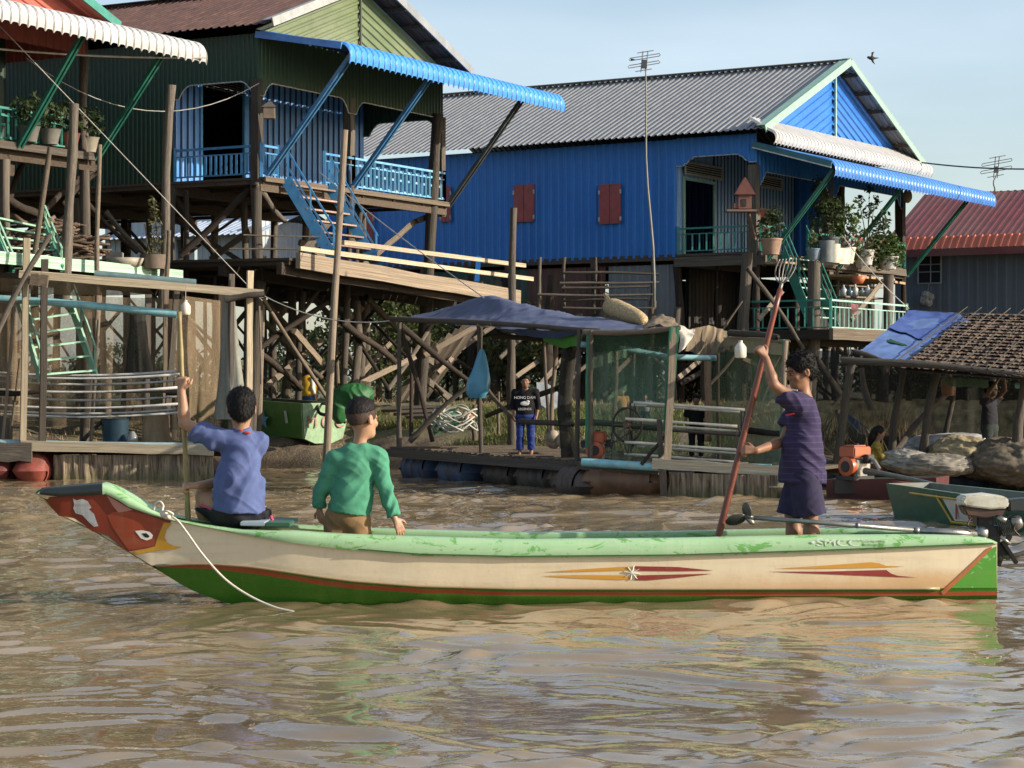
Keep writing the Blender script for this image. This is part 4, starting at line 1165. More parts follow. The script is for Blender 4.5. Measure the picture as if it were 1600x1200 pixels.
def crossbrace(root, F, ts, ds, z0, z1, prob, seed, rad=(.032,.055)):
    "slender poles nailed across neighbouring stilts"
    r = random.Random(seed)
    for i, t in enumerate(ts):
        for k, d in enumerate(ds):
            for (t2, d2) in ((ts[i+1] if i+1 < len(ts) else None, d), (t, ds[k+1] if k+1 < len(ds) else None)):
                if t2 is None or d2 is None or r.random() > prob: continue
                a, b = (z0, z1) if r.random() < .5 else (z1, z0)
                timber("brace", F(t,d,a+r.uniform(-.3,.3)), F(t2,d2,b+r.uniform(-.3,.3)), r.uniform(*rad), WOOD_L if r.random() < .3 else (WOOD if r.random() < .6 else WOOD_D), root)

def gz(x, y): return float(ground_z(np.array([x]), np.array([y]))[0])
# ------------------------------------------------------------------ the green and blue stilt house left of centre
def build_house_one():
    F = Frame(-4.94, 42.8, .485, .8746); W, L = 7.0, 13.0; ZF, ZW = 5.68, 8.5
    r = thing("stilt_house", "green and blue stilt house with rusty brown roof and blue awning left of centre", "house", F(3.5,-5,0))
    green = mat_tin("tin_darkgreen", (.020,.055,.033), rough=.5); olive = mat_tin("tin_olive", (.115,.150,.068), var=.15, rough=.42, streak=(.3,.3,1.2), fade=(.19,.205,.125))
    blue = mat_tin("tin_blue_pale", (.075,.23,.56), rough=.4, fade=(.16,.32,.58)); blueA = mat_tin("awning_blue", (.055,.25,.66), rough=.33); rustm = mat_tin("tin_rust", (.072,.034,.025), var=.4, rough=.6, rust=(.14,.075,.055), rust_amt=.05, streak=(1,1,1))
    bluep = mat_plain("rail_blue", (.06,.25,.50), .5, var=.2, dirt=(.13,.30,.46)); zinc = mat_tin("tin_zinc", (.26,.27,.28), rough=.42, metal=.3)
    z = Vector((0,0,1))
    # walls
    corr("side_wall", F(0,-L,ZF-.02), F.n, z, L-2.1, ZW-ZF, .11, .02, green, r)
    corr("far_wall", F(W,-2.1,ZF), -F.n, z, L-2.1, ZW-ZF, .2, .025, green, r)
    corr("back_wall", F(W,-L,ZF), -F.u, z, W, ZW-ZF, .2, .025, green, r)
    corr("porch_wall", F(0,-2.1,ZF), F.u, z, .85, ZW-ZF, .21, .04, blue, r, pan=True, groove=groove_tone(blue))
    corr("porch_wall", F(2.35,-2.1,ZF), F.u, z, W-2.35, ZW-ZF, .21, .04, blue, r, pan=True, groove=groove_tone(blue))
    corr("porch_wall", F(.85,-2.1,ZF+2.25), F.u, z, 1.5, ZW-ZF-2.25, .21, .03, blue, r)
    m = MB(); m.bar(F(.85,-2.06,ZF), F(.85,-2.06,ZF+2.25), .07, .06, F.n); m.bar(F(2.35,-2.06,ZF), F(2.35,-2.06,ZF+2.25), .07, .06, F.n); m.bar(F(.82,-2.06,ZF+2.28), F(2.38,-2.06,ZF+2.28), .06, .08); m.build("door_frame", bluep, r)
    m = MB()
    for k in range(5): m.bar(F(.9,-2.02,ZF+2.02+k*.05), F(2.3,-2.02,ZF+1.98+k*.05), .012, .018)
    for k in range(6): m.bar(F(.95+k*.26,-2.0,ZF+1.96), F(.95+k*.26,-2.0,ZF+2.28), .016, .016)
    m.build("louvre", mat_plain("louvre_dark", (.05,.055,.06), .6), r)
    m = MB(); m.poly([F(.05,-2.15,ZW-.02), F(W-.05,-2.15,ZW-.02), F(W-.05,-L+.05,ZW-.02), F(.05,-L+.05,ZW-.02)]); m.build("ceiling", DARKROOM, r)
    # fasciae round the porch
    fascia(r, F(0,-2.1,0), F.n, 2.1, ZW, 7.32, (0, 2.1), .26, .11, .02, green, TRIMW)
    fascia(r, F(0,0,0), F.u, W, ZW, 7.28, (0, 3.3, W), .28, .13, .02, mat_tin("tin_green_front", (.045,.082,.04), rough=.5), TRIMW)
    fascia(r, F(W,0,0), -F.n, 2.1, ZW, 7.28, (0, 2.1), .28, .13, .02, green, TRIMW)
    # floor
    deck(r, [F(-.05,.12,ZF), F(W+.05,.12,ZF), F(W+.05,-L,ZF), F(-.05,-L,ZF)], .05, DECKM, "floor", board=.30)
    m = MB()
    for d in (.02,-2.1,-4.4,-6.9,-9.4,-L+.1): m.bar(F(-.05,d,ZF-.17), F(W+.05,d,ZF-.17), .10, .20)
    for t in (.02,1.2,2.4,3.6,4.8,6.0,W-.02): m.bar(F(t,.10,ZF-.09), F(t,-L,ZF-.09), .07, .075)
    m.build("joist", DECKM, r)
    timber("floor_edge", F(-.04,.16,ZF-.04), F(W,.16,ZF-.04), .05, WOOD_L, r, 'plank', .025, face=F.n)
    # roof
    rise = .375; ea = .36; fo = .55; slope = (F.u + z*rise).normalized(); half = W/2+ea
    zr = 8.60 + rise*half
    for sgn in (1, -1):
        O = F(-ea,-L,8.60) if sgn > 0 else F(W+ea,fo,8.60)
        corr("roof", O, F.n*sgn, F.u*sgn + z*rise, L+fo, half*math.sqrt(1+rise*rise), .19, .028, rustm, r, rows=3, sag=.02)
    for sgn in (0, 1):
        a = F(-ea if not sgn else W+ea, fo+.02, 8.60); b = F(W/2, fo+.02, zr)
        m = MB(); m.bar(a+z*.02, b+z*.02, .03, .17, z); m.bar(a-F.n*.12+z*.075, b-F.n*.12+z*.075, .26, .012, z); m.build("rake_board", zinc if sgn else mat_plain("rake_pale", (.33,.33,.31), .5), r)
    m = MB()
    for k in range(6): 
        f = k/5.5; a = F(W+ea-half*f, fo, 8.55+rise*half*f); m.bar(a, a-F.n*(fo+.5), .05, .09)
    m.build("purlin", WOOD_D if False else DECKM, r)
    m = MB(); m.bar(F(W/2,fo,zr+.05), F(W/2,-L,zr+.05), .34, .02); m.build("ridge_cap", rustm, r)
    # gable sheets laid like a chevron
    A = F(-ea+.2,.04,8.55); B = F(W/2,.04,zr-.10); C = F(W+ea-.2,.04,8.55); M_ = F(W/2,.04,8.55)
    corr_poly("gable_wall", [A, M_, B], F.u + z*rise, F.n, .17, .03, olive, r); corr_poly("gable_wall", [M_, C, B], -F.u + z*rise, F.n, .17, .03, olive, r)
    m = MB(); m.bar(F(W/2,.09,8.5), F(W/2,.09,zr-.1), .05, .03, F.n); m.build("gable_batten", mat_plain("batten_dark", (.05,.06,.04), .6), r)
    # awning with its struts
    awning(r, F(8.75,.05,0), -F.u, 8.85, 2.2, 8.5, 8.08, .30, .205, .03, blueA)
    m = MB(); m.bar(F(-.12,.0,8.46), F(-.12,2.0,8.09), .035, .13, z); m.build("awning_edge", mat_plain("edge_blue", (.06,.20,.52), .4), r)
    strut = mat_plain("strut_blue", (.045,.15,.30), .4, dirt=(.10,.22,.33)); sdark = mat_plain("strut_dark", (.045,.050,.052), .45, dirt=(.10,.10,.09))
    for (t, mt, zb) in ((.15, strut, 5.72), (3.15, strut, 5.7), (7.05, sdark, 5.6)):
        m = MB(); a = F(t,.10,zb); b = F(t+.12,2.02,8.0)
        for o_ in (-.055, .055): m.bar(a+F.u*o_, b+F.u*o_, .05, .07)
        m.bar(a-F.n*.02, b-F.n*.02-z*.02, .10, .02); m.build("awning_strut", mt, r)
    # porch posts, railings, stairs
    for t in (0, 3.3, W):
        timber("porch_post", F(t,-.06,ZF-.3), F(t,-.06,7.6), .085, WOOD, r, 'plank', .085, face=F.n)
    railing(r, F(0,-2.05,ZF), F(0,-.05,ZF), .62, bluep, pitch=.12, r=.022)
    railing(r, F(.0,.05,ZF), F(.55,.05,ZF), .62, bluep, pitch=.12, r=.02)
    railing(r, F(2.2,.05,ZF), F(3.3,.05,ZF), .66, bluep, pitch=.14, r=.018)
    railing(r, F(3.3,.05,ZF), F(W,.05,ZF), .66, mat_plain("rail_lightblue", (.14,.38,.58), .5, dirt=(.3,.44,.52)), pitch=.155, r=.024, style='fret')
    railing(r, F(W,.05,ZF), F(W,-2.05,ZF), .66, bluep, pitch=.16, r=.02)
    stairs(r, F(.62,.2,ZF), F(2.15,.2,ZF), F(.95,1.15,4.05), F(2.5,1.15,4.02), 7, bluep, mat_wood("tread_pink", (.34,.24,.19), unit=False), rails=2, rh=.62, wid=.22)
    # lower walkway
    Z0, Z1 = 4.02, 3.62
    zl = lambda t: Z0 + (Z1-Z0)*(t+1.0)/8.6
    deck(r, [F(-1.2,1.55,Z0), F(7.5,1.55,Z1), F(7.5,-4.5,Z1+.06), F(-1.2,-4.5,Z0+.06)], .05, DECKM, "walkway", board=.26, jit=.02, gap=.035)
    timber("walkway_beam", F(-1.05,1.64,Z0-.06), F(7.55,1.64,Z1-.06), .15, mat_wood("timber_tan", (.25,.195,.14), var=.3), r, 'plank', .05, face=F.n, variant=1)
    for d in (1.35,.0,-2.1,-4.4):
        timber("walkway_beam", F(-1.25,d,Z0-.21), F(7.5,d,Z1-.21), .11, WOOD_D, r, 'plank', .06, face=F.n)
    for t in (-1.1, .5, 2, 3.6, 5.2, 6.8):
        timber("walkway_joist", F(t,1.5,zl(t)-.10), F(t,-4.6,zl(t)-.06), .05, WOOD_D, r, 'plank', .045)
    for (x0,y0,x1,y1,Ya,Yb,rr) in ((536,379,820,415,42.6,50.2,.045),(468,388,832,436,41.6,50.0,.045),(380,367,525,372,42.2,43.3,.022),(358,389,520,391,42.0,43.0,.022)):
        timber("walkway_rail", P(x0,y0,Ya), P(x1,y1,Yb), rr, WOOD_B if rr > .03 else WOOD, r, 'plank' if rr > .03 else 'pole', rr*.7)
    # stilts on a grid, front ones as seen
    for t in (0, 2.35, 4.7, W):
        for d in (-2.1, -4.6, -7.2, -9.9, -12.6):
            p = F(t+rng.uniform(-.1,.1), d+rng.uniform(-.1,.1), 0); q = F(t+rng.uniform(-.06,.06), d, ZF-.22)
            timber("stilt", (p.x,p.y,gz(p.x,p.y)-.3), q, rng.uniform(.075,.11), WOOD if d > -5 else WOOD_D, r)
    for (x0,y0,x1,y1,Ya,rr,mt) in ((539,203,508,640,41.3,.076,WOOD_L),(684,178,655,650,48.6,.15,WOOD),(400,285,388,600,42.8,.13,WOOD),(549,290,533,620,45.4,.075,WOOD),(803,325,799,600,48.2,.09,WOOD),
                               (557,470,553,630,46,.10,WOOD),(412,400,402,620,43.6,.07,WOOD_L),(475,455,462,615,45,.075,WOOD),(455,455,447,618,47,.11,WOOD),(572,455,562,650,47.5,.10,WOOD),(566,300,556,470,46.5,.06,WOOD),(752,440,747,600,50,.05,WOOD)):
        a = P(x1,y1,Ya); a.z = min(a.z, gz(a.x,a.y)-.1) if y1 > 560 else a.z
        timber("stilt", a, P(x0,y0,Ya), rr, mt, r)
    braces(r, [(395,552,512,472,'d',43,44.5),(418,602,503,532,'l',45,46.5),(407,465,505,568,'d',43.5,46),(460,517,503,568,'l',44,45.5),(412,502,502,590,'p',46,47.5),(405,552,470,607,'d',43.6,45),
        (535,502,618,566,'d',45,47),(542,500,580,470,'l',46.5,48),(572,465,652,548,'p',46,49),(562,600,648,558,'l',46,47.7),(662,556,742,511,'l',48.3,50),(562,588,611,535,'n',48,50),(625,508,742,602,'d',44,47.5),
        (684,583,717,549,'n',49.5,51),(662,590,704,624,'g',48.5,50),(532,542,575,600,'g',46,48),(640,548,676,566,'g',48.4,49.4),(610,600,650,560,'p',50,51),(478,452,520,500,'d',45,46),(430,500,475,455,'l',47,48),
        (268,300,340,402,'d',44,44.6),(282,398,393,290,'d',43.4,43.1),(330,405,392,360,'l',44.5,43.2),(398,288,445,345,'p',42.7,43.8),(565,418,650,345,'l',47.5,48.6),(652,345,692,330,'l',48.5,48.9),(545,385,562,355,'g',45.6,46),(470,400,515,345,'g',44,45),(468,378,535,418,'l',44.6,45.6)], 46)
    crossbrace(r, F, (0,2.35,4.7,W), (0,-2.1,-4.6,-7.2,-9.9), 1.3, 3.5, .75, 3); crossbrace(r, F, (0,2.35,4.7,W), (-2.1,-4.6,-7.2,-9.9), 4.1, 5.4, .5, 4)
    for k in range(16):
        t = rng.uniform(-.8,7.2); d = rng.uniform(-9,-.4); p = F(t,d,0); timber("stilt", (p.x,p.y,gz(p.x,p.y)-.2), F(t+rng.uniform(-.15,.15),d,rng.choice((3.75,3.75,5.5))), rng.uniform(.035,.06), rng.choice((WOOD,WOOD_L,WOOD_D)), r)
    # boarding that leans under the house
    for k in range(9):
        a = P(618+k*6, 628-k*1.0, 50+k*.05); timber("leaning_board", a, a+Vector((.75+.08*k, .3, 1.25+.09*k)), .055, WOOD_L if k % 2 else WOOD, r, 'plank', .02)
    # bird house on the corner post
    b = thing("birdhouse", "small wooden birdhouse on the corner post of the green and blue house", "birdhouse", P(421,175,42.6))
    m = MB(); c = P(421,176,42.45); m.box(c, (.22,.18,.24)); m.build("box", mat_plain("birdhouse_wood", (.20,.15,.11), .8), b, bevel=.004)
    m = MB(); m.prism([c+Vector((-.15,-.11,.10)), c+Vector((.15,-.11,.10)), c+Vector((0.02,-.11,.23))], (0,.24,0)); m.build("birdhouse_roof", mat_plain("birdhouse_roof", (.15,.13,.11), .8), b)
    return r
build_house_one()

def build_house_zero():
    F = Frame(-10.98, 36.1, .485, .8746); ZF, ZW = 5.98, 8.30; z = Vector((0,0,1))
    r = thing("stilt_house", "red roofed stilt house with white awning and teal porch rail at left edge", "house", F(2,-4,0))
    red = mat_tin("tin_red", (.34,.085,.060), rough=.45); white = mat_tin("awning_white", (.44,.445,.45), rough=.4, fade=(.36,.355,.34)); teal = mat_plain("teal_paint", (.03,.21,.165), .45, dirt=(.08,.25,.2)); mint = mat_plain("mint_paint", (.26,.46,.32), .6, dirt=(.16,.30,.20), var=.2)
    tealD = mat_plain("strut_teal", (.02,.12,.085), .4, dirt=(.05,.15,.12)); wall = mat_tin("tin_black_green", (.03,.055,.04), rough=.6)
    globals()['TEAL'] = teal; globals()['MINT'] = mint; globals()['TEALD'] = tealD
    W0, W1, L = -1.0, 6.05, 9.0
    corr("porch_wall", F(W0,-2.0,ZF), F.u, z, 4.1, ZW-ZF+.4, .2, .025, wall, r); corr("porch_wall", F(4.9,-2.0,ZF), F.u, z, W1-4.9, ZW-ZF+.4, .2, .025, wall, r)
    corr("porch_wall", F(3.1,-2.0,ZF+1.75), F.u, z, 1.8, ZW-ZF-1.35, .2, .025, wall, r)
    corr("far_wall", F(W1,-2.0,ZF), -F.n, z, L-2, ZW-ZF+.3, .2, .025, wall, r); corr("side_wall", F(W0,-L,ZF), F.n, z, L-2, ZW-ZF+.3, .2, .025, wall, r); corr("back_wall", F(W1,-L,ZF), -F.u, z, W1-W0, ZW-ZF+.3, .2, .025, wall, r)
    corr("fascia", F(W0,.0,ZW-.45), F.u, z, W1-W0, .62, .2, .025, red, r); corr("fascia", F(W1,.0,ZW-.45), -F.n, z, 2.0, .62, .2, .025, red, r)
    deck(r, [F(W0,.15,ZF), F(W1,.15,ZF), F(W1,-L,ZF), F(W0,-L,ZF)], .06, DECKM, "floor", board=.3)
    timber("floor_edge", F(W0,.2,ZF-.06), F(W1,.2,ZF-.06), .07, WOOD, r, 'plank', .04, face=F.n)
    m = MB()
    for d in (.0,-2,-4.5,-7,-8.9): m.bar(F(W0,d,ZF-.2), F(W1+.2,d,ZF-.2), .1, .22)
    m.build("joist", DECKM, r)
    rise = .375; half = (W1-W0)/2+.35; mid = (W0+W1)/2; ze = 8.42; zr = ze+rise*half; fo = .5
    for sgn in (1, -1):
        O = F(mid-half,-L,ze) if sgn > 0 else F(mid+half,fo,ze)
        corr("roof", O, F.n*sgn, F.u*sgn + z*rise, L+fo, half*math.sqrt(1+rise*rise), .19, .028, red, r)
        a = F(mid-sgn*half,fo+.03,ze); b = F(mid,fo+.03,zr); m = MB(); m.bar(a, b, .03, .16, z); m.bar(a-F.n*.1+z*.06, b-F.n*.1+z*.06, .2, .012, z); m.build("rake_board", teal, r)
    corr_poly("gable_wall", [F(mid-half+.2,.03,ze), F(mid,.03,ze), F(mid,.03,zr-.1)], F.u+z*rise, F.n, .17, .03, red, r); corr_poly("gable_wall", [F(mid,.03,ze), F(mid+half-.2,.03,ze), F(mid,.03,zr-.1)], -F.u+z*rise, F.n, .17, .03, red, r)
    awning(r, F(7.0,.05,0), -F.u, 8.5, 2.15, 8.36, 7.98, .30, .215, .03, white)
    for (t, t2) in ((3.95,3.7),(6.1,6.0)):
        m = MB(); a = F(t,.18,5.86); b = F(t2,2.0,7.9)
        for o_ in (-.05,.05): m.bar(a+F.u*o_, b+F.u*o_, .045, .07)
        m.build("awning_strut", tealD, r)
    railing(r, F(2.6,.05,ZF), F(5.5,.05,ZF), .62, teal, pitch=.20, r=.018, style='fret'); railing(r, F(W0,.05,ZF), F(2.6,.05,ZF), .62, teal, pitch=.2, r=.018)
    for t in (2.55, W1): timber("porch_post", F(t,-.05,ZF-.3), F(t,-.05,ZW), .10, WOOD, r)
    # stilts and lower deck
    for t in (W0, 1.4, 3.8, 6.0):
        for d in (0,-2.1,-4.6,-8.6):
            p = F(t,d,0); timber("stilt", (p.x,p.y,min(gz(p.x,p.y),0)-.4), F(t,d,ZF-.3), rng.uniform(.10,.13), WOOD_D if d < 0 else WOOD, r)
    deck(r, [F(-1,1.45,3.78), F(6.9,1.45,3.70), F(6.9,-4,3.74), F(-1,-4,3.82)], .06, DECKM, "lower_deck", board=.25, gap=.03)
    timber("deck_beam", F(1.9,1.55,3.78), F(6.95,1.55,3.68), .11, MATS["mint_wood"] if "mint_wood" in MATS else mat_wood("mint_wood", (.33,.50,.36), var=.2), r, 'plank', .04, face=F.n)
    for d in (1.2,-1,-3): timber("deck_beam", F(-1,d,3.62), F(6.9,d,3.58), .09, WOOD_D, r, 'plank', .05, face=F.n)
    # upper stairs (mint and green) and the ladder stairs down
    stairs(r, P(-22,330,38.6), P(70,352,39.4), P(20,428,37.6), P(97,420,38.4), 6, mat_plain("stair_green", (.06,.27,.17), .5, dirt=(.22,.42,.3)), mint, rails=2, rh=.35, wid=.15, rmat=mint)
    stairs(r, P(28,470,38.6), P(104,456,39.2), P(64,596,37.9), P(150,590,38.6), 6, mint, mint, rails=1, rh=.5, wid=.14, rmat=mat_plain("rail_mint", (.20,.36,.27), .55))
    braces(r, [(0,300,60,335,'d',40,41),(70,340,15,395,'d',40.5,41),(122,300,215,395,'d',43.3,44),(100,320,150,270,'d',42.5,43),(150,260,60,340,'d',42,41),(165,330,235,405,'p',43.8,44.4),(20,540,90,520,'d',41,42),(10,320,40,250,'d',41,42)], 42)
    fp = thing("firewood_pile", "pile of crooked firewood sticks on the deck of the red roofed house", "firewood", P(90,400,40.2)); fp['kind'] = 'stuff'
    m = MB(); rr = random.Random(5)
    for k in range(150):
        x = rr.uniform(12,150); h = rr.uniform(0,1); yb = 412 - h*(70 if x < 105 else 52)*(1-.25*abs(x-80)/70); Yq = 40.6+rr.uniform(-.3,.8)
        a = P(x,yb,Yq); ang = rr.uniform(-.25,.25); Ls = rr.uniform(.35,.75); dv = Vector((math.cos(ang), rr.uniform(-.4,.4), math.sin(ang)))
        m.tube([a-dv*Ls*.5, a-dv*Ls*.15+Vector((0,0,rr.uniform(-.05,.05))), a+dv*Ls*.2+Vector((0,0,rr.uniform(-.05,.05))), a+dv*Ls*.5], [rr.uniform(.018,.038)]*2+[rr.uniform(.015,.03)]*2, 6)
    for (x0,y0,x1,y1) in ((18,335,55,352),(30,350,85,345),(60,352,110,352),(52,352,86,338)): m.tube([P(x0,y0,40.6), P((x0+x1)/2,(y0+y1)/2+4,40.5), P(x1,y1,40.6)], [.05,.045,.035], 7)
    m.build("sticks", mat_wood("firewood", (.17,.12,.085), unit=False), fp, smooth=True)['kind'] = 'stuff'
    def lath(nm, lab, cat, c, prof, mat, n=20): 
        o = MB().lathe(c, prof, n).build(nm, mat, None, smooth=True); return tag(o, lab, cat)
    lath("basin", "wide pale metal basin standing on the mint green deck edge", "basin", P(195,418,40.3), [(0,0),(.27,0),(.34,.17),(.36,.17),(.29,.02),(0,.02)], mat_plain("basin_metal", (.33,.29,.23), .55, dirt=(.2,.15,.1)))
    o = MB().box(P(179,401,40.9), (.30,.25,.16)).build("crate", mat_plain("crate_grey", (.28,.26,.22), .7), None, bevel=.01); tag(o, "small grey box behind the wide metal basin", "box")
    return r
build_house_zero()
# ------------------------------------------------------------------ the big blue stilt house
def build_house_two():
    F = Frame(6.21, 55.56, .5367, .8437); z = Vector((0,0,1)); W, L = 9.6, 13.6; ZF, ZW = 5.0, 8.02; TW = 4.6   # TW: enclosed front room starts behind the porch
    r = thing("stilt_house", "large blue tin stilt house with grey roof and red shutters", "house", F(4.8,-6,0))
    blue = mat_tin("tin_blue", (.020,.150,.47), var=.12, rough=.42, fade=(.032,.185,.52)); bluel = mat_tin("tin_blue_porch", (.17,.32,.54), rough=.4, fade=(.30,.42,.58)); bl2 = mat_tin("awning_blue2", (.06,.20,.56), rough=.35); gab = mat_tin("tin_blue_gable", (.026,.15,.48), rough=.30, streak=(.3,.3,1))
    zinc = mat_tin("tin_roof_grey", (.215,.22,.225), var=.12, rough=.42, metal=.25, rust=(.17,.15,.13), rust_amt=.02); white = mat_tin("awning_cream", (.46,.455,.44), rough=.4); mintb = mat_plain("board_mint", (.27,.43,.34), .5, var=.15); red = mat_plain("shutter_red", (.30,.055,.050), .5, dirt=(.24,.06,.055))
    wall = lambda nm, O, S, w, h, mt=blue: corr(nm, O, S, z, w, h, .235, .035, mt, r)
    wall("side_wall", F(0,-L,ZF-.1), F.n, L-2.3, ZW-ZF+.06); wall("far_wall", F(W,-2.3,ZF-.1), -F.n, L-2.3, ZW-ZF); wall("back_wall", F(W,-L,ZF-.1), -F.u, W, ZW-ZF)
    zt = ZF+2.0
    corr("porch_wall", F(.0,-2.3,ZF), F.u, z, .35, ZW-ZF, .23, .035, bluel, r)
    corr("porch_wall", F(2.05,-2.3,ZF), F.u, z, 5.05, ZW-ZF, .20, .045, bluel, r, pan=True, groove=groove_tone(bluel)); corr("porch_wall", F(.35,-2.3,zt), F.u, z, 1.7, ZW-zt, .23, .035, bluel, r)
    corr("porch_wall", F(7.1,-2.3,ZF), F.n, z, 1.2, ZW-ZF, .23, .035, blue, r)
    m = MB(); m.bar(F(.33,-2.26,ZF), F(.33,-2.26,zt), .09, .05, F.n); m.bar(F(2.05,-2.26,ZF), F(2.05,-2.26,zt), .07, .05, F.n); m.bar(F(.3,-2.26,zt), F(2.1,-2.26,zt), .05, .08); m.build("door_frame", mintb, r)
    for (a, b) in ((.3,2.4),(4.75,6.1)):
        m = MB(); m.box(F((a+b)/2,-2.21,zt+.28), (0,0,0)); m = MB()
        for q in ((F(a,-2.2,zt+.12),F(b,-2.2,zt+.12)),(F(a,-2.2,zt+.42),F(b,-2.2,zt+.42)),(F(a,-2.2,zt+.12),F(a,-2.2,zt+.42)),(F(b,-2.2,zt+.12),F(b,-2.2,zt+.42))): m.bar(q[0], q[1], .05, .05)
        for k in range(4): m.bar(F(a,-2.19,zt+.18+k*.06), F(b,-2.19,zt+.16+k*.06), .012, .02)
        v = m.build("vent", mat_plain("vent_frame", (.36,.34,.29), .6), r); m = MB(); m.poly([F(a,-2.225,zt+.12),F(b,-2.225,zt+.12),F(b,-2.225,zt+.42),F(a,-2.225,zt+.42)]); m.build("vent_back", mat_plain("vent_black", (.008,.008,.01), .9, bump=0), v)
    # porch window with pink shutters
    w0 = F(4.6,-2.22,ZF+.35); m = MB()
    for a, b in ((0,.95),): 
        m.bar(w0, w0+F.u*.95, .05, .05); m.bar(w0+z*1.15, w0+F.u*.95+z*1.15, .05, .05)
        for k in (0,.48,.95): m.bar(w0+F.u*k, w0+F.u*k+z*1.15, .05, .05, F.n)
    wf = m.build("window", mat_plain("window_frame", (.40,.38,.33), .6), r); m = MB(); m.prism([w0+F.u*.02-F.n*.01, w0+F.u*.94-F.n*.01, w0+F.u*.94-F.n*.01+z*1.13, w0+F.u*.02-F.n*.01+z*1.13], -F.n*.02); m.build("pane", mat_plain("pane_pink", (.52,.16,.15), .5), wf)
    # shutters on the long wall
    for (x0, x1, y0, y1) in ((938,972,288,350),(804,837,289,347),(690,707,292,347),(552,587,331,349)):
        Yq = [55.56 + .5367*d for d in [ (6.21-(((x0+x1)/2-800)/FPX)*55.56)/(.8437+(((x0+x1)/2-800)/FPX)*.5367) ]][0]
        d = (Yq-55.56)/.5367; half = (x1-x0)/FPX*Yq/.8437/2/1.02; zz0 = CAM_H+(600-y1)/FPX*Yq; zz1 = CAM_H+(600-y0)/FPX*Yq
        if y1-y0 < 30: zz0 -= .75
        for k in (0, 1):
            a = F(-.05, -d-half + k*half + .008, zz0); b = F(-.05, -d-half + (k+1)*half - .008, zz0); m = MB(); m.prism([a, b, b+z*(zz1-zz0), a+z*(zz1-zz0)], -F.u*.03); s = m.build("shutter", red, r)
            h = MB()
            for q in (.12, .8): c = (a if k == 0 else b)-F.u*.035+z*(zz1-zz0)*q; h.box(c, (.05,.02,.11))
            h.build("hinge", mat_plain("hinge_grey", (.35,.34,.33), .5, .5), s)
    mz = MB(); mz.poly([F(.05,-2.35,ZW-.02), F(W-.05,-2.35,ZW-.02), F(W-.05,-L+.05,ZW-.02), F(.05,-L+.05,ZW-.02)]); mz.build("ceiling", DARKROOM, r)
    fascia(r, F(0,-2.3,0), F.n, 2.3, ZW-.02, 7.28, (0, 2.3), .22, .235, .03, blue, TRIMW, steps=True)
    fascia(r, F(0,0,0), F.u, W, 7.75, 6.72, (0, 4.6, W), .34, .235, .03, blue, TRIMW, steps=True)
    deck(r, [F(-.03,.1,ZF), F(W,.1,ZF), F(W,-L,ZF), F(-.03,-L,ZF)], .06, DECKM, "floor", board=.3)
    m = MB()
    for d in (.0,-2.3,-4.8,-7.5,-10.3,-L+.1): m.bar(F(-.05,d,ZF-.2), F(W,d,ZF-.2), .12, .22)
    for t in (.0,1.3,2.6,4,5.4,6.8,8.2,W): m.bar(F(t,.08,ZF-.11), F(t,-L,ZF-.11), .07, .09)
    m.build("joist", DECKM, r)
    timber("floor_beam", F(-.07,-2.3,ZF-.22), F(-.07,.3,ZF-.22), .12, WOOD, r, 'plank', .05, face=-F.u); timber("floor_beam", F(-.1,.14,ZF-.14), F(W,.14,ZF-.14), .10, WOOD, r, 'plank', .04, face=F.n)
    # roof
    ze = 8.04; half = W/2+.50; rise = 2.34/half; fo = .45; zr = ze+rise*half
    for sgn in (1, -1):
        O = F(W/2-half,-L-.3,ze) if sgn > 0 else F(W/2+half,fo,ze)
        corr("roof", O, F.n*sgn, F.u*sgn + z*rise, L+fo+.3, half*math.sqrt(1+rise*rise),   .195, .032, zinc, r, rows=2, sag=.015)
        a = F(W/2-sgn*half,fo+.03,ze); b = F(W/2,fo+.03,zr); m = MB(); m.bar(a, b, .03, .20, z); m.bar(a-F.n*.12+z*.095, b-F.n*.12+z*.095, .28, .014, z); m.build("rake_board", mintb, r)
    m = MB(); m.bar(F(W/2,fo,zr+.05), F(W/2,-L,zr+.05), .36, .02); m.build("ridge_cap", zinc, r)
    for k in range(6):
        f = .05+k*.17; a = F(W/2+half*(1-f), fo, ze-.07+rise*half*f); m = MB(); m.bar(a, a-F.n*(fo+.6), .06, .10); m.build("purlin", DECKM, r)
    # chevron gable over a small cream skirt roof
    zb = 8.25; gp = lambda t, zz: F(t, -.06, zz)
    corr_poly("gable_wall", [gp(W/2-half+.6,zb), gp(W/2,zb), gp(W/2,zr-.1)], F.u+z*rise, F.n, .21, .035, gab, r); corr_poly("gable_wall", [gp(W/2,zb), gp(W/2+half-.6,zb), gp(W/2,zr-.1)], -F.u+z*rise, F.n, .21, .035, gab, r)
    m = MB(); m.bar(F(W/2,.02,zb), F(W/2,.02,zr-.15), .07, .05, F.n); m.bar(F(W/2-half+.5,.02,zb), F(W/2+half-.5,.02,zb), .07, .10); m.build("gable_batten", mintb, r)
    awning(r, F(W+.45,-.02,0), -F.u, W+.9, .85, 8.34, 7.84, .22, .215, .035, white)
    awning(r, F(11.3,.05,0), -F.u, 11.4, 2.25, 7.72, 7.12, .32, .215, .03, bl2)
    m = MB(); m.bar(F(-.14,-.05,7.72), F(-.14,2.12,7.10), .04, .14, z); m.build("awning_edge", mat_plain("edge_teal", (.03,.13,.15), .4), r); m = MB(); m.bar(F(-.17,-.05,7.63), F(-.17,2.12,7.01), .02, .03, z); m.build("awning_trim", TRIMW, r)
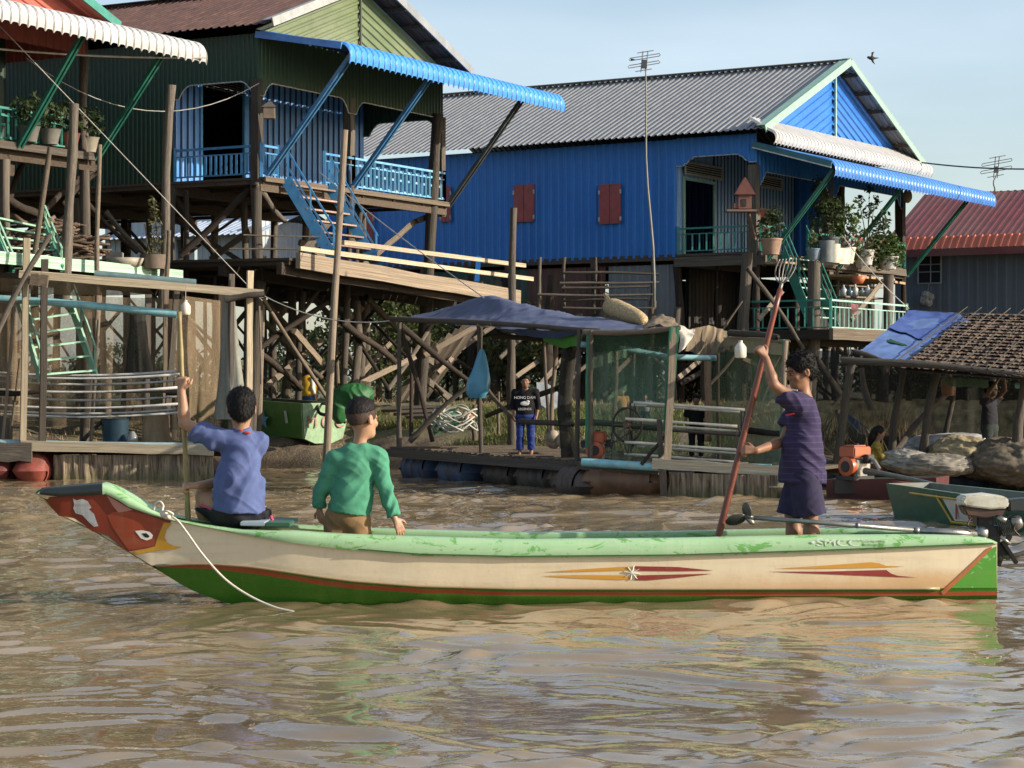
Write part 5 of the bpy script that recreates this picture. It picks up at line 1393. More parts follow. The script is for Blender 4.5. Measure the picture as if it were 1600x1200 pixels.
    for (t, t2) in ((.1,.25),(4.7,4.85),(9.55,9.7)):
        m = MB(); a = F(t,.12,4.65 if t < 1 else 4.75); b = F(t2,2.02,7.0)
        for o_ in (-.06,.06): m.bar(a+F.u*o_, b+F.u*o_, .055, .08)
        m.bar(a-F.n*.02, b-F.n*.02-z*.02, .11, .02); m.build("awning_strut", TEALD, r)
    for t in (0, 4.5, W): timber("porch_post", F(t,-.08,ZF-.4), F(t,-.08,7.2), .12, WOOD if t < 5 else WOOD_D, r, 'plank', .12, face=F.n)
    for t in (7.1,): timber("porch_post", F(t,-.9,ZF), F(t,-.9,7.4), .13, WOOD_D, r, 'plank', .13, face=F.n)
    railing(r, F(0,-2.25,ZF), F(0,.0,ZF), .66, TEAL, pitch=.20, r=.02); railing(r, F(.1,.06,ZF), F(.9,.06,ZF), .66, TEAL, pitch=.2, r=.02); railing(r, F(3.0,.06,ZF), F(W,.06,ZF), .66, TEAL, pitch=.25, r=.018, style='plain')
    # flower shelf in front of the porch
    deck(r, [F(-.1,.85,ZF-.28), F(.6,.85,ZF-.28), F(.6,.1,ZF-.28), F(-.1,.1,ZF-.28)], .05, DECKL, "plant_shelf"); deck(r, [F(3.2,1.35,ZF-.48), F(6.5,1.35,ZF-.56), F(6.5,.12,ZF-.52), F(3.2,.12,ZF-.45)], .06, DECKL, "plant_shelf")
    # stairs down to the middle deck
    tre = mat_plain("tread_mint", (.36,.52,.42), .6)
    stairs(r, F(1.0,.25,ZF), F(2.4,.25,ZF), F(1.0,1.15,2.97), F(2.4,1.15,2.97), 8, TEAL, tre, rails=3, rh=.8, wid=.24)
    # middle deck and its rail
    ZM = 2.96; Fm = lambda t, d, zz=ZM: F(t, d, zz)
    deck(r, [Fm(-.6,2.3), Fm(4.5,2.3), Fm(4.5,-3.0), Fm(-.6,-3.0)], .06, DECKM, "walkway", board=.25, gap=.03)
    timber("walkway_beam", Fm(-.64,-.4,ZM-.1), Fm(-.64,2.3,ZM-.1), .12, WOOD_D, r, 'plank', .05, face=-F.u); timber("walkway_beam", Fm(-.7,2.36,ZM-.09), Fm(4.6,2.36,ZM-.09), .15, WOOD_L, r, 'plank', .05, face=F.n)
    for d in (1.5,0,-2): timber("walkway_beam", Fm(-.6,d,ZM-.25), Fm(4.5,d,ZM-.25), .12, WOOD_D, r, 'plank', .06, face=F.n)
    mint = mat_plain("rail_pale_mint", (.30,.52,.42), .55, dirt=(.4,.55,.46))
    railing(r, Fm(-.5,-.05), Fm(-.5,2.25), .75, TEAL, pitch=.22, r=.018); railing(r, Fm(-.48,2.25), Fm(4.4,2.25), .75, mint, pitch=.27, r=.018)
    # stilts
    for t in (0, 2.4, 4.8, 7.2, W):
        for d in (0,-2.3,-4.8,-7.6,-10.4,-13.2):
            p = F(t+rng.uniform(-.1,.1), d+rng.uniform(-.1,.1), 0); timber("stilt", (p.x,p.y,gz(p.x,p.y)-.3), F(t,d,ZF-.3), rng.uniform(.09,.135), WOOD if rng.random() > .4 else WOOD_D, r)
    for (x0,y0,x1,y1,Ya,rr,mt) in ((1272,408,1262,560,54.6,.19,WOOD),(1388,430,1378,640,58.5,.17,WOOD),(1168,395,1160,640,55.0,.17,WOOD),(1110,520,1106,640,54,.13,WOOD_D),(865,430,858,640,56,.16,WOOD_D),(905,490,898,640,56,.13,WOOD),(945,480,940,640,57,.16,WOOD),(985,470,980,640,58,.14,WOOD_D),(1020,470,1012,640,56,.13,WOOD),(1060,480,1052,640,56,.12,WOOD),(738,430,735,640,58,.15,WOOD_D),(778,440,772,640,58,.13,WOOD),(1000,100,1000,100,50,.01,WOOD)):
        if y0 == y1: continue
        a = P(x1,y1,Ya); a.z = gz(a.x,a.y)-.2; timber("stilt", a, P(x0,y0,Ya), rr, mt, r)
    braces(r, [(1060,590,1110,550,'l',54,55.5),(1062,600,1112,572,'d',54.2,55.8),(845,600,880,560,'l',54,55),(700,555,760,600,'d',56,58),(720,545,770,510,'l',55,56),(780,560,826,520,'p',54,56),(790,600,840,565,'l',55,56),(870,610,930,560,'p',54,56),(940,620,1000,560,'d',55,57),(1160,560,1220,590,'l',54,55),(1215,590,1275,650,'p',53,54),(1276,672,1316,618,'p',50,51),(1275,560,1345,680,'p',51,52),(1180,650,1240,600,'l',53,54),(1330,500,1375,445,'l',56,57.5),(1168,420,1255,545,'p',53.4,54),(1120,530,1160,470,'t',54,54),(960,585,1000,545,'n',55,56),(1185,500,1222,455,'l',54.8,55.5),(1020,560,1060,600,'d',55,56)], 55)
    crossbrace(r, F, (0,2.4,4.8,7.2,W), (2.6,0,-2.3,-4.8,-7.6,-10.4,-13.2), 1.2, 3.0, .5, 6, (.035,.06))
    for k in range(22):
        t = rng.uniform(-.6,9.4); d = rng.uniform(-12,2.6); p = F(t,d,0); timber("stilt", (p.x,p.y,gz(p.x,p.y)-.2), F(t+rng.uniform(-.2,.2),d,rng.choice((2.75,2.75,4.8))), rng.uniform(.04,.07), rng.choice((WOOD,WOOD_L,WOOD_D,WOOD_D)), r)
    for k, (px, h_, col) in enumerate(((1318,.30,(.35,.38,.40)),(1328,.24,(.10,.16,.20)),(1336,.32,(.40,.40,.38)),(1347,.22,(.20,.24,.22)),(1356,.30,(.42,.44,.45)))):
        o = MB().lathe(P(px,463,57.4), [(0,0),(.08,0),(.085,h_*.6),(.03,h_*.8),(.03,h_),(0,h_)], 10).build("bottle", mat_plain("bottle_%d" % k, col, .3), None, smooth=True); tag(o, ("pale bottle at the left of the dark kitchen shelf","dark bluish bottle beside the leftmost pale bottle","tall whitish bottle in the middle of the dark kitchen shelf","short greenish bottle right of the tall whitish bottle","pale bottle beside the orange bowl")[k], "bottle", "bottles on the kitchen shelf")
    o = MB().lathe(P(1341,444,57.5), [(0,0),(.12,.02),(.22,.2),(.20,.2),(.1,.05),(0,.04)], 16).build("bowl", mat_plain("bowl_orange", (.50,.13,.05), .5), None, smooth=True); tag(o, "orange bowl on the kitchen shelf under the plant shelf", "bowl")
    m = MB(); m.bar(P(1308,463.6,57.3), P(1372,467,59), .5, .04); m.bar(P(1308,446,57.6), P(1372,450,59.3), .4, .03); m.build("kitchen_shelf", WOOD_L, r)
    # closed lower storey under the long wall: old tin and boards
    for (d0, d1, zb_, mt) in ((-2.3,-4.4,2.6,mat_tin("tin_old_grey", (.16,.17,.18), rough=.55, streak=(3,3,.1))), (-4.5,-6.9,2.5,mat_tin("tin_old_red", (.11,.05,.04), rough=.6, rust=(.05,.045,.04), rust_amt=.05)), (-6.9,-8.9,2.7,mat_tin("tin_old_green", (.05,.075,.06), rough=.6, rust=(.10,.05,.04), rust_amt=.02)), (-8.9,-11.2,3.9,mat_tin("tin_old_teal", (.035,.07,.065), rough=.6))):
        corr("lower_wall", F(.12,d1,zb_), F.n, z, d0-d1, ZF-.25-zb_, .23, .03, mt, r)
    for k, (x0,x1,y) in enumerate(((880,1030,428),(875,1030,441),(878,1015,449),(840,1020,461),(880,1012,469),(880,1018,481))): timber("bamboo_rail", P(x0,y+rng.uniform(-2,2),54.5), P(x1,y+rng.uniform(-2,2),54.3), .035, WOOD, r)
    for x in (842, 880, 928, 1018): timber("bamboo_post", P(x,490,54.6), P(x+2,402,54.6), .05, WOOD, r)
    corr("lower_back_wall", F(W*.72,-3.4,2.9), -F.u, z, W*.45, ZF-3.2, .23, .03, mat_tin("tin_pale_back", (.20,.22,.25), rough=.55), r)
    for (t0, d0, w, z0, h) in ((2.0,-3.0,3.2,3.0,1.75),(5.2,-2.6,4.3,3.0,1.6),(5.0,-.9,4.6,3.0,1.7),(3.6,-2.5,5.6,.9,1.9),(5.0,-5.0,4.4,1.0,3.6),(.4,-5.4,2.6,.9,1.5)): corr("lower_shade_sheet", F(t0,d0,z0), F.u, z, w, h, .23, .03, mat_tin("tin_shade_black", (.03,.028,.026), var=.4, rough=.7), r)  # near-black sheets added to darken the space under the house
    m = MB(); m.bar(P(748,400,56), P(745,440,56), .12, .12); m.build("blue_post", blue, r)
    return r
build_house_two()

def build_far_houses():
    z = Vector((0,0,1))
    # red roofed grey house at the right edge
    F = Frame(19.8, 62.8, .5367, .8437); L, W = 9.4, 6.0; ZF, ZW = 2.9, 5.85
    r = thing("stilt_house", "grey tin house with maroon roof and orange eave at right edge", "house", F(3,-5,0))
    grey = mat_tin("tin_slate", (.115,.135,.155), var=.22, rough=.55, streak=(2.2,2.2,.05)); maroon = mat_tin("tin_maroon", (.185,.05,.05), var=.2, rough=.55, fade=(.20,.095,.078), streak=(1,1,.3)); orange = mat_tin("tin_orange", (.55,.13,.065), rough=.45, streak=(1,1,.3))
    corr("side_wall", F(0,-L,ZF), F.n, z, L, ZW-ZF, .30, .012, grey, r); corr("back_wall", F(W,-L,ZF), -F.u, z, W, ZW-ZF, .3, .02, grey, r); corr("front_wall", F(0,0,ZF), F.u, z, W, ZW-ZF, .3, .02, grey, r); corr("far_wall", F(W,0,ZF), -F.n, z, L, ZW-ZF, .3, .02, grey, r)
    hs = W/2+.3; rise = .52
    corr("roof", F(-.3,-L-.25,ZW+.16), F.n, F.u+z*rise, L+.7, hs*math.sqrt(1+rise*rise), .23, .010, maroon, r, rows=2, sag=.03); corr("roof", F(W+.3,.45,ZW+.16), -F.n, -F.u+z*rise, L+.7, hs*math.sqrt(1+rise*rise), .23, .022, maroon, r)
    corr("eave_sheet", F(-.62,-L-.5,ZW-.12), F.n, F.u*.36+z*.40, L+1, .55, .23, .03, orange, r); m = MB(); m.bar(F(-.64,-L-.5,ZW-.22), F(-.64,.5,ZW-.22), .02, .22); m.build("eave_board", maroon, r)
    gb = MB(); gb.prism([F(-.2,-L+.02,ZW), F(W+.2,-L+.02,ZW), F(W/2,-L+.02,ZW+rise*(W/2+.2))], F.n*.03); gb.build("gable_wall", grey, r)
    wx0, wx1, wy0, wy1, Yw = 1432, 1464, 399, 443, 67.3
    fr = MB(); a = P(wx0,wy1,Yw); dx = (wx1-wx0)/FPX*Yw/.8437
    q = [a, a+F.n*dx, a+F.n*dx+z*.88, a+z*.88]
    dlt = [ (F(0,0,0)-p).dot(F.u) for p in q[:1]][0]; q = [p + F.u*(dlt-.04) for p in q]
    for i in range(4): fr.bar(q[i], q[(i+1) % 4], .05, .05)
    fr.bar(q[0].lerp(q[3],.4), q[1].lerp(q[2],.4), .03, .03); fr.bar(q[0].lerp(q[3],.66), q[1].lerp(q[2],.66), .03, .03); fr.bar(q[0].lerp(q[1],.55), q[3].lerp(q[2],.55), .03, .03)
    w = fr.build("window", mat_plain("window_grey", (.24,.25,.25), .6), r); g = MB(); g.poly([p + F.u*.015 for p in q]); g.build("window_opening", mat_plain("opening_black", (.006,.006,.008), .8, bump=0), w)
    for (d0, d1, z0, z1) in ((-9.2,-5.2,.9,2.7),(-4.6,-.4,1.0,2.6)): corr("lower_shade_sheet", F(.4,d0,z0), F.n, z, d1-d0, z1-z0, .23, .03, MATS["tin_shade_black"], r)  # the same near-black sheets, added to darken below this house
    for t in (0, 3, W):
        for d in (-.3,-3.3,-6.3,-9.2): p = F(t,d,0); timber("stilt", (p.x,p.y,gz(p.x,p.y)-.3), F(t,d,ZF), .14, WOOD_D, r)
    deck(r, [F(-.2,.2,ZF), F(W,.2,ZF), F(W,-L,ZF), F(-.2,-L,ZF)], .08, DECKM, "floor")
    nb = MB(); c = q[0].lerp(q[1],.5) - F.u*.12 - z*.42; rr = random.Random(3)
    for k in range(9): nb.sphere(c + Vector((rr.uniform(-.12,.12), rr.uniform(-.05,.05), rr.uniform(-.2,.1))), (.13,.10,.13), 7, 5)
    nb.tube([q[0].lerp(q[1],.5) - F.u*.05, c + z*.2], .01, 5); o = nb.build("net_bundle", mat_plain("bundle_grey", (.32,.30,.28), .9, var=.5, scale=14), None); tag(o, "pale bundled net hanging below the window of the grey house", "bundle")
    # pale tin house far behind the left stilts
    F2 = Frame(-7.0, 60.5, .485, .8746); r2 = thing("tin_house", "pale bare tin house standing far behind the left stilts", "house", F2(2,-2,0))
    tin = mat_tin("tin_pale", (.42,.46,.48), rough=.5, metal=.1, rust=(.35,.28,.2), rust_amt=-.02); tr = mat_tin("tin_roof_blue", (.30,.36,.45), rough=.45)
    corr("side_wall", F2(0,-5.4,4.6), F2.n, z, 3.2, 1.75, .2, .025, tin, r2); corr("side_wall", F2(0,-2.1,5.1), F2.n, z, 2.1, .8, .2, .025, tin, r2); corr("front_wall", F2(0,0,4.6), F2.u, z, 4.0, 1.6, .2, .025, tin, r2); corr("back_wall", F2(4,-5.4,4.6), -F2.u, z, 4, 1.6, .2, .025, tin, r2)
    corr("roof", F2(-.5,-5.6,5.75), F2.n, F2.u+z*.33, 6.0, 2.7, .2, .03, tr, r2); corr("roof", F2(4.5,.4,5.75), -F2.n, -F2.u+z*.33, 6.0, 2.7, .2, .03, tr, r2)
    for t in (0,2,4):
        for d in (0,-2.7,-5.4): p = F2(t,d,0); timber("stilt", (p.x,p.y,.6), F2(t,d,5.7), .10, WOOD, r2)
    deck(r2, [F2(-.2,.3,4.6), F2(4,.3,4.6), F2(4,-5.4,4.6), F2(-.2,-5.4,4.6)], .1, DECKM, "floor")
build_far_houses()
# ------------------------------------------------------------------ floating platforms, nets, reels and what lies on them
def cat2(grid, nu, nv):
    "smooth surface through a small grid of points"
    def cr(p0,p1,p2,p3,t): return 0.5*((2*p1)+(p2-p0)*t+(2*p0-5*p1+4*p2-p3)*t*t+(3*p1-p0-3*p2+p3)*t**3)
    def along(pts, f):
        n = len(pts)-1; x = min(f*n, n-1e-6); i = int(x); t = x-i
        g = lambda k: pts[min(max(k,0),n)]
        return cr(g(i-1),g(i),g(i+1),g(i+2),t)
    return lambda u, v: along([along(row, u) for row in grid], v)
def cloth(name, grid, mat, parent=None, nu=40, nv=16, amp=.02, sc=3.0, thick=0.0, seed=0):
    fn = cat2([[Vector(p) for p in row] for row in grid], nu, nv); m = MB()
    def f(u, v):
        p = fn(u, v); w = mnoise.noise(Vector((p.x*sc+seed, p.y*sc, p.z*sc*.6))); w2 = 1-2*abs(mnoise.noise(Vector((p.x*sc*1.7+9+seed, p.y*sc*1.7, p.z*sc))))
        return p + Vector((w*.3, w*.5, w+.6*w2))*amp
    m.grid(f, nu, nv); o = m.build(name, mat, parent, smooth=True)
    return o
def drape(name, top, bottom, mat, parent=None, nu=60, nv=10, amp=.05, freq=9.0, seed=0):
    "hanging net or curtain between a top line and a bottom line with vertical folds"
    top = [Vector(p) for p in top]; bottom = [Vector(p) for p in bottom]
    def al(pts, f): n = len(pts)-1; x = min(f*n, n-1e-6); i = int(x); return pts[i].lerp(pts[i+1], x-i)
    m = MB()
    def f(u, v):
        p = al(top, u).lerp(al(bottom, u), v); w = mnoise.noise(Vector((u*freq*1.0+seed, v*.8, seed)))+.5*mnoise.noise(Vector((u*freq*2.7+seed, v*1.2, 4)))
        q = mnoise.noise(Vector((u*freq*1.3, v*2, 8+seed)))
        return p + Vector((q*amp*.4, w*amp*(.4+.6*v), .25*amp*w*v))
    m.grid(f, nu, nv); return m.build(name, mat, parent, smooth=True)

NETB = mat_net("net_brown", (.21,.155,.095), .58); NETG = mat_net("net_green", (.12,.20,.14), .62); NETG2 = mat_net("net_green_pale", (.12,.165,.10), .78); NETD = mat_net("net_dark", (.03,.028,.022), .85, scale=20); NETGY = mat_net("net_greyish", (.20,.20,.17), .92, scale=18)
SKIRT = None
def skirt_mat():
    if "skirt" in MATS: return MATS["skirt"]
    t = NT("skirt"); f = t.noise(t.coords((14,14,.7)), 1.6, 5, .65); g = t.noise(t.coords(), 9, 4, .7)
    c = t.mix(t.ramp(f, .35, .66), (.045,.032,.022), (.36,.28,.19)); sx = t.n('ShaderNodeSeparateXYZ'); tcn = t.n('ShaderNodeTexCoord'); t.l(tcn.outputs['Object'], sx.inputs[0])
    k = t.ramp(t.math('ADD', sx.outputs['Z'], t.math('MULTIPLY', t.math('SUBTRACT', g, .5), .3)), .02, .2, (1,1,1), (0,0,0)); c = t.mix(t.math('MULTIPLY', k, .6), c, (.10,.10,.03))
    t.l(c, t.b.inputs['Base Color']); t.set(Roughness=.9); t.bump(f, .8, .04); return reg("skirt", t)
def drum(root, c, axis, col, L=.88, rad=.29, name="float_drum"):
    c = Vector(c); ax = Vector(axis).normalized(); m = MB(); h = L/2
    prof = [(.0,-h+.02),(rad-.02,-h+.02),(rad+.008,-h-.005),(rad+.008,-h+.02),(rad,-h+.04)]
    for s in (-.32,0,.32): prof += [(rad,L*s-.035),(rad+.014,L*s-.014),(rad+.014,L*s+.014),(rad,L*s+.035)]
    prof += [(rad,h-.04),(rad+.008,h-.02),(rad+.008,h+.005),(rad-.02,h-.02),(0,h-.02)]
    m.lathe(c, prof, 26, ax); key = "drum_%d_%d_%d" % tuple(int(q*999) for q in col)
    mt = mat_plain(key, col, .5, .1, var=.45, scale=3.5, dirt=(.10,.055,.032))
    return m.build(name, mt, root, autosmooth=35)
CYAN = mat_plain("pvc_cyan", (.20,.43,.47), .4, dirt=(.30,.42,.42)); PVCG = mat_plain("pvc_grey", (.13,.20,.20), .4)
def pipe(label, pts, r, mat, cat="pipe"):
    o = MB().tube([Vector(p) for p in pts], r, 12).build("pipe", mat, None, autosmooth=50); return tag(o, label, cat)

def reel(label, a, b, rad, n, barm, wheels=True, phase=.3, sag=.0):
    a = Vector(a); b = Vector(b); ax = (b-a).normalized(); r = thing("net_reel", label, "net reel", tuple((a+b)/2))
    u = ax.cross(Vector((0,0,1))).normalized(); v = u.cross(ax)
    m = MB(); m.tube([a-ax*.1, b+ax*.1], .022, 8); m.build("axle", WOOD_D if False else mat_plain("axle_dark", (.07,.055,.04), .7), r)
    for k in range(n):
        t = 2*math.pi*k/n+phase; o = u*math.cos(t)*rad + v*math.sin(t)*rad; m = MB()
        m.tube([a.lerp(b, i/8)+o - Vector((0,0,sag*4*(i/8)*(1-i/8))) + ax*(.06*math.sin(k*2.1)) for i in range(9)], [.021 + .003*math.sin(i+k) for i in range(9)], 8); m.build("reel_bar", barm, r, smooth=True)
    for c in (a, b):
        m = MB()
        for k in range(n): t = 2*math.pi*k/n+phase; m.bar(c, c+u*math.cos(t)*rad+v*math.sin(t)*rad, .02, .02)
        m.tube([c+u*math.cos(2*math.pi*k/24)*rad*.98+v*math.sin(2*math.pi*k/24)*rad*.98 for k in range(25)], .009, 5, False); m.build("reel_spokes", mat_plain("spoke_dark", (.06,.05,.04), .6), r)
    return r
def engine(label, c, s, col, fwd=(-.8,-.6,0), gunk=0):
    "small petrol engine with coloured tank and cowl"
    c = Vector(c); f = Vector(fwd).normalized(); sd = Vector((-f.y, f.x, 0)); rot = Matrix((f, sd, Vector((0,0,1)))).transposed(); at = lambda x,y,z: c + rot @ Vector((x*s,y*s,z*s))
    r = thing("engine", label, "engine", tuple(c)); om = mat_plain("engine_orange", col, .38, var=.18, dirt=(.30,.07,.03)); dk = mat_plain("engine_black", (.025,.023,.022), .5, .3); al = mat_plain("engine_grey", (.28,.27,.25), .4, .6, dirt=(.09,.06,.04))
    m = MB(); m.box(at(0,0,.03), (.42*s,.30*s,.05*s), rot); m.build("base_plate", dk, r)
    m = MB(); m.box(at(.02,.02,.16), (.22*s,.24*s,.22*s), rot); m.box(at(-.15,0,.18), (.14*s,.16*s,.16*s), rot); m.build("crankcase", al, r, bevel=.01*s)
    m = MB(); m.lathe(at(.10,0,.18), [(0,.0),(.135*s,.0),(.145*s,.02*s),(.13*s,.085*s),(.06*s,.10*s),(0,.10*s)], 20, f); m.build("starter_cowl", om, r, autosmooth=40)
    m = MB(); m.lathe(at(.20,0,.18), [(0,0),(.075*s,0),(.07*s,.008*s),(0,.008*s)], 18, f); m.build("starter_grille", dk, r)
    m = MB(); m.box(at(0,0,.37), (.34*s,.27*s,.14*s), rot); m.box(at(0,0,.445), (.26*s,.20*s,.03*s), rot); m.build("fuel_tank", om, r, bevel=.02*s, autosmooth=40)
    m = MB(); m.lathe(at(.0,.02,.45), [(0,0),(.035*s,0),(.035*s,.03*s),(0,.03*s)], 12); m.build("tank_cap", dk, r)
    m = MB(); m.box(at(-.05,-.19,.27), (.18*s,.09*s,.11*s), rot); m.build("muffler", dk, r, bevel=.012*s); m = MB(); m.box(at(-.05,.19,.28), (.14*s,.09*s,.12*s), rot); m.build("air_filter", dk, r, bevel=.012*s)
    return r
BARW = mat_plain("bar_white", (.62,.58,.48), .5, dirt=(.35,.27,.18), var=.15)

def build_float_left():
    Y = 37.4; r = thing("floating_platform", "floating fishing platform with brown nets and red drums at left edge", "floating platform", P(150,740,38))
    zt = .55
    deck(r, [(P(-70,0,Y).x,Y+2.8,zt), (P(-70,0,Y).x,Y,zt), (P(335,0,Y).x,Y,zt), (P(345,0,Y).x,Y+2.8,zt)], .05, mat_wood("deck_black", (.05,.042,.034), unit=False), "deck", board=.14)
    timber("deck_beam", P(33,696,Y-.08), P(334,704,Y-.08), .085, WOOD_B, r, 'plank', .035, variant=2); timber("deck_beam", P(-60,706,Y-.12), P(50,707,Y-.12), .16, WOOD, r, 'plank', .04)
    for y0 in (Y+.9, Y+2.0): timber("deck_joist", (P(-70,0,Y).x,y0,zt-.12), (P(335,0,Y).x,y0,zt-.12), .06, WOOD_D, r)
    drum(r, (P(56,0,Y).x,Y+.45,.16), (.22,1,0), (.30,.075,.055), rad=.30); drum(r, (P(-6,0,Y).x,Y+.5,.16), (.15,1,0), (.13,.035,.03), rad=.30); drum(r, (P(180,0,Y).x,Y+.7,.14), (1,.1,0), (.06,.075,.10)); drum(r, (P(280,0,Y).x,Y+.7,.14), (1,.1,0), (.10,.05,.03))
    drape("net_skirt", [P(84,711,Y+.0), P(200,711,Y+.02), P(333,711,Y)], [P(84,760,Y+.05), P(200,760,Y), P(335,760,Y+.05)], skirt_mat(), r, 110, 8, .08, 20)
    for (x0,y0,x1,y1,dy,w,mt) in ((42,372,36,694,0,.055,WOOD_B),(70,405,66,696,-.02,.055,WOOD),(391,423,388,694,.5,.05,WOOD_B),(362,428,360,694,.7,.045,WOOD),(276,455,262,640,2.4,.05,WOOD),(232,460,228,690,2.3,.05,WOOD),(-20,420,-22,690,.6,.05,WOOD),(260,445,256,690,2.6,.04,WOOD_L),(345,455,345,660,2.4,.05,WOOD_D)):
        timber("cage_post", P(x1,y1,Y+dy), P(x0,y0,Y+dy), w, mt, r, 'plank', w*.9, face=(.4,-1,0))
    for (x0,y0,x1,y1,dy,rr) in ((22,480,4,690,.1,.028),(31,560,18,665,.25,.022),(158,450,142,690,1.6,.032),(405,478,408,600,.3,.022)):
        timber("cage_pole", P(x1,y1,Y+dy), P(x0,y0,Y+dy), rr, WOOD_L, r)
    timber("roof_beam", P(30,428,Y-.1), P(412,459,Y+.4), .07, WOOD_B, r, 'plank', .03, variant=3); timber("roof_beam", P(0,432,Y+.6), P(330,452,Y+2.4), .05, WOOD_L, r); timber("roof_beam", P(-60,424,Y+.2), P(60,432,Y+.1), .06, WOOD, r); timber("roof_beam", P(48,436,Y-.18), P(75,440,Y-.18), .10, WOOD_L, r, 'plank', .05)
    timber("roof_beam", P(352,468,Y+.2), P(413,460,Y+.3), .06, WOOD, r); timber("rail", P(-20,613,Y+.2), P(70,611,Y+.2), .05, WOOD_D, r); timber("rail", P(260,612,Y+1.8), P(350,618,Y+1.9), .06, WOOD_D, r)
    timber("brace", P(130,688,Y+1.7), P(165,652,Y+2.0), .04, WOOD, r); timber("brace", P(172,690,Y+1.9), P(210,640,Y+2.2), .05, WOOD, r)
    cloth("cage_net", [[P(0,430,Y+.4), P(110,436,Y+.5), P(230,446,Y+.5)], [P(0,458,Y+.7), P(110,462,Y+.8), P(240,462,Y+.8)]], mat_net("net_roof", (.20,.15,.10), .85), r, 30, 6, .03)
    drape("cage_net", [P(-40,455,Y+2.5), P(120,462,Y+2.6), P(290,468,Y+2.7)], [P(-40,665,Y+2.5), P(120,668,Y+2.6), P(300,672,Y+2.7)], NETB, r, 70, 16, .10, 9, 2)
    drape("cage_net", [P(285,462,Y+.9), P(345,470,Y+1.9)], [P(270,690,Y+.9), P(345,690,Y+1.9)], NETB, r, 30, 16, .10, 6, 7); drape("cage_net", [P(-30,470,Y+.3), P(34,470,Y+.3)], [P(-30,640,Y+.3), P(34,660,Y+.4)], NETB, r, 30, 12, .10, 5, 5)
    def hang(label, px, y0, y1, w0, w1, dy, mat, amp=.07):
        m = MB(); n = 22
        def f(u, v):
            a = 2*math.pi*u; k = (w0+(w1-w0)*v**1.3)*(1+.28*mnoise.noise(Vector((math.cos(a)*1.6+px, math.sin(a)*1.6, v*1.1)))+.22*mnoise.noise(Vector((math.cos(a)*4+px, math.sin(a)*4, v*1.5))))
            c = P(px+4*v, y0+(y1-y0)*v, Y+dy); return c + Vector((math.cos(a)*k, math.sin(a)*k*.7, 0))
        m.grid(f, 44, 16); o = m.build("hanging_net", mat, None, smooth=True); return tag(o, label, "net")
    hang("long grey net bundle hanging from the roof beam above the blue polo boy", 358, 458, 655, .10, .30, .8, NETGY); hang("short black net bundle hanging below the cyan pipe", 214, 485, 592, .12, .26, 1.6, NETD); hang("brown net bundle standing on the platform behind the white bars", 241, 635, 694, .22, .24, 1.3, mat_net("net_tan", (.26,.19,.12), .95))
    bb = MB().lathe((P(180,0,Y+2).x, Y+2, zt), [(0,0),(.22,0),(.25,.45),(.26,.46),(.24,.47),(.22,.05),(0,.05)], 20).build("bucket", mat_plain("bucket_blue", (.03,.075,.11), .5), None, autosmooth=40); tag(bb, "dark blue bucket on the left platform under the white bars", "bucket")
    jg = MB().lathe((P(207,0,Y+1.8).x, Y+1.8, zt), [(0,0),(.09,0),(.10,.12),(.06,.2),(.035,.24),(0,.25)], 14).build("jug", mat_plain("jug_clear", (.45,.47,.46), .2), None, smooth=True); tag(jg, "pale plastic jug beside the dark blue bucket", "jug")
    reel("reel of white bars on the left platform behind the bamboo pole", P(-30,612,Y+.9), P(282,612,Y+.9), .37, 8, mat_plain("bar_silver", (.50,.50,.48), .35, dirt=(.25,.22,.18)), phase=.2, sag=.08)
    pipe("long cyan plastic pipe slung across the left platform's nets", [P(-40,464,Y+.35), P(80,472,Y+.4), P(180,481,Y+.45), P(277,491,Y+.5)], .065, CYAN); pipe("grey green plastic pipe lying on the roof beam of the left platform", [P(148,429,Y+.3), P(306,443,Y+.4)], .075, PVCG); pipe("pale blue pipe lying along the left platform's front edge", [P(-40,690,Y+.05), P(140,695,Y+.05), P(330,697,Y+.1)], .055, mat_plain("pvc_pale", (.30,.42,.43), .4))
    lamp_jug("white plastic float jug hanging from the left platform's roof beam", P(290,446,Y-.02), P(290,480,Y-.02))
    for (lab, x0,y0,x1,y1,Yq,rr,mt) in (("dark slanting pole leaning on the mint stairs at far left",-10,462,79,366,37.0,.05,WOOD),("gnarled grey pole rising past the red house's porch rail",100,410,116,162,38.5,.10,WOOD),("thin leaning pole left of the gnarled grey pole",46,392,78,230,38.2,.055,WOOD_L),("thin upright pole right of the firewood pile",152,430,156,226,38.8,.048,WOOD_L),("tall weathered pole left of the blue porch",252,425,268,133,40.6,.095,WOOD),("thin whitish pole beside the weathered pole",259,440,264,360,40.0,.045,WOOD_L)):
        o = timber("wooden_pole", P(x0,y0+70 if y0 > 400 else y0+60,Yq), P(x1,y1,Yq), rr, mt, None); tag(o, lab, "pole")
    return r
def lamp_jug(label, hang, c):
    r = thing("float_jug", label, "jug", tuple(c)); c = Vector(c); m = MB(); m.lathe(c-Vector((0,0,.13)), [(0,0),(.07,0),(.085,.02),(.085,.15),(.05,.2),(.03,.22),(.03,.25),(0,.25)], 14); m.build("jug_body", mat_plain("jug_white", (.62,.57,.47), .45, dirt=(.4,.33,.24)), r, autosmooth=40)
    m = MB(); m.tube(sag_line(hang, c+Vector((0,0,.12)), 0), .008, 5); m.build("cord", mat_plain("cord_tan", (.35,.28,.2), .8), r); return r

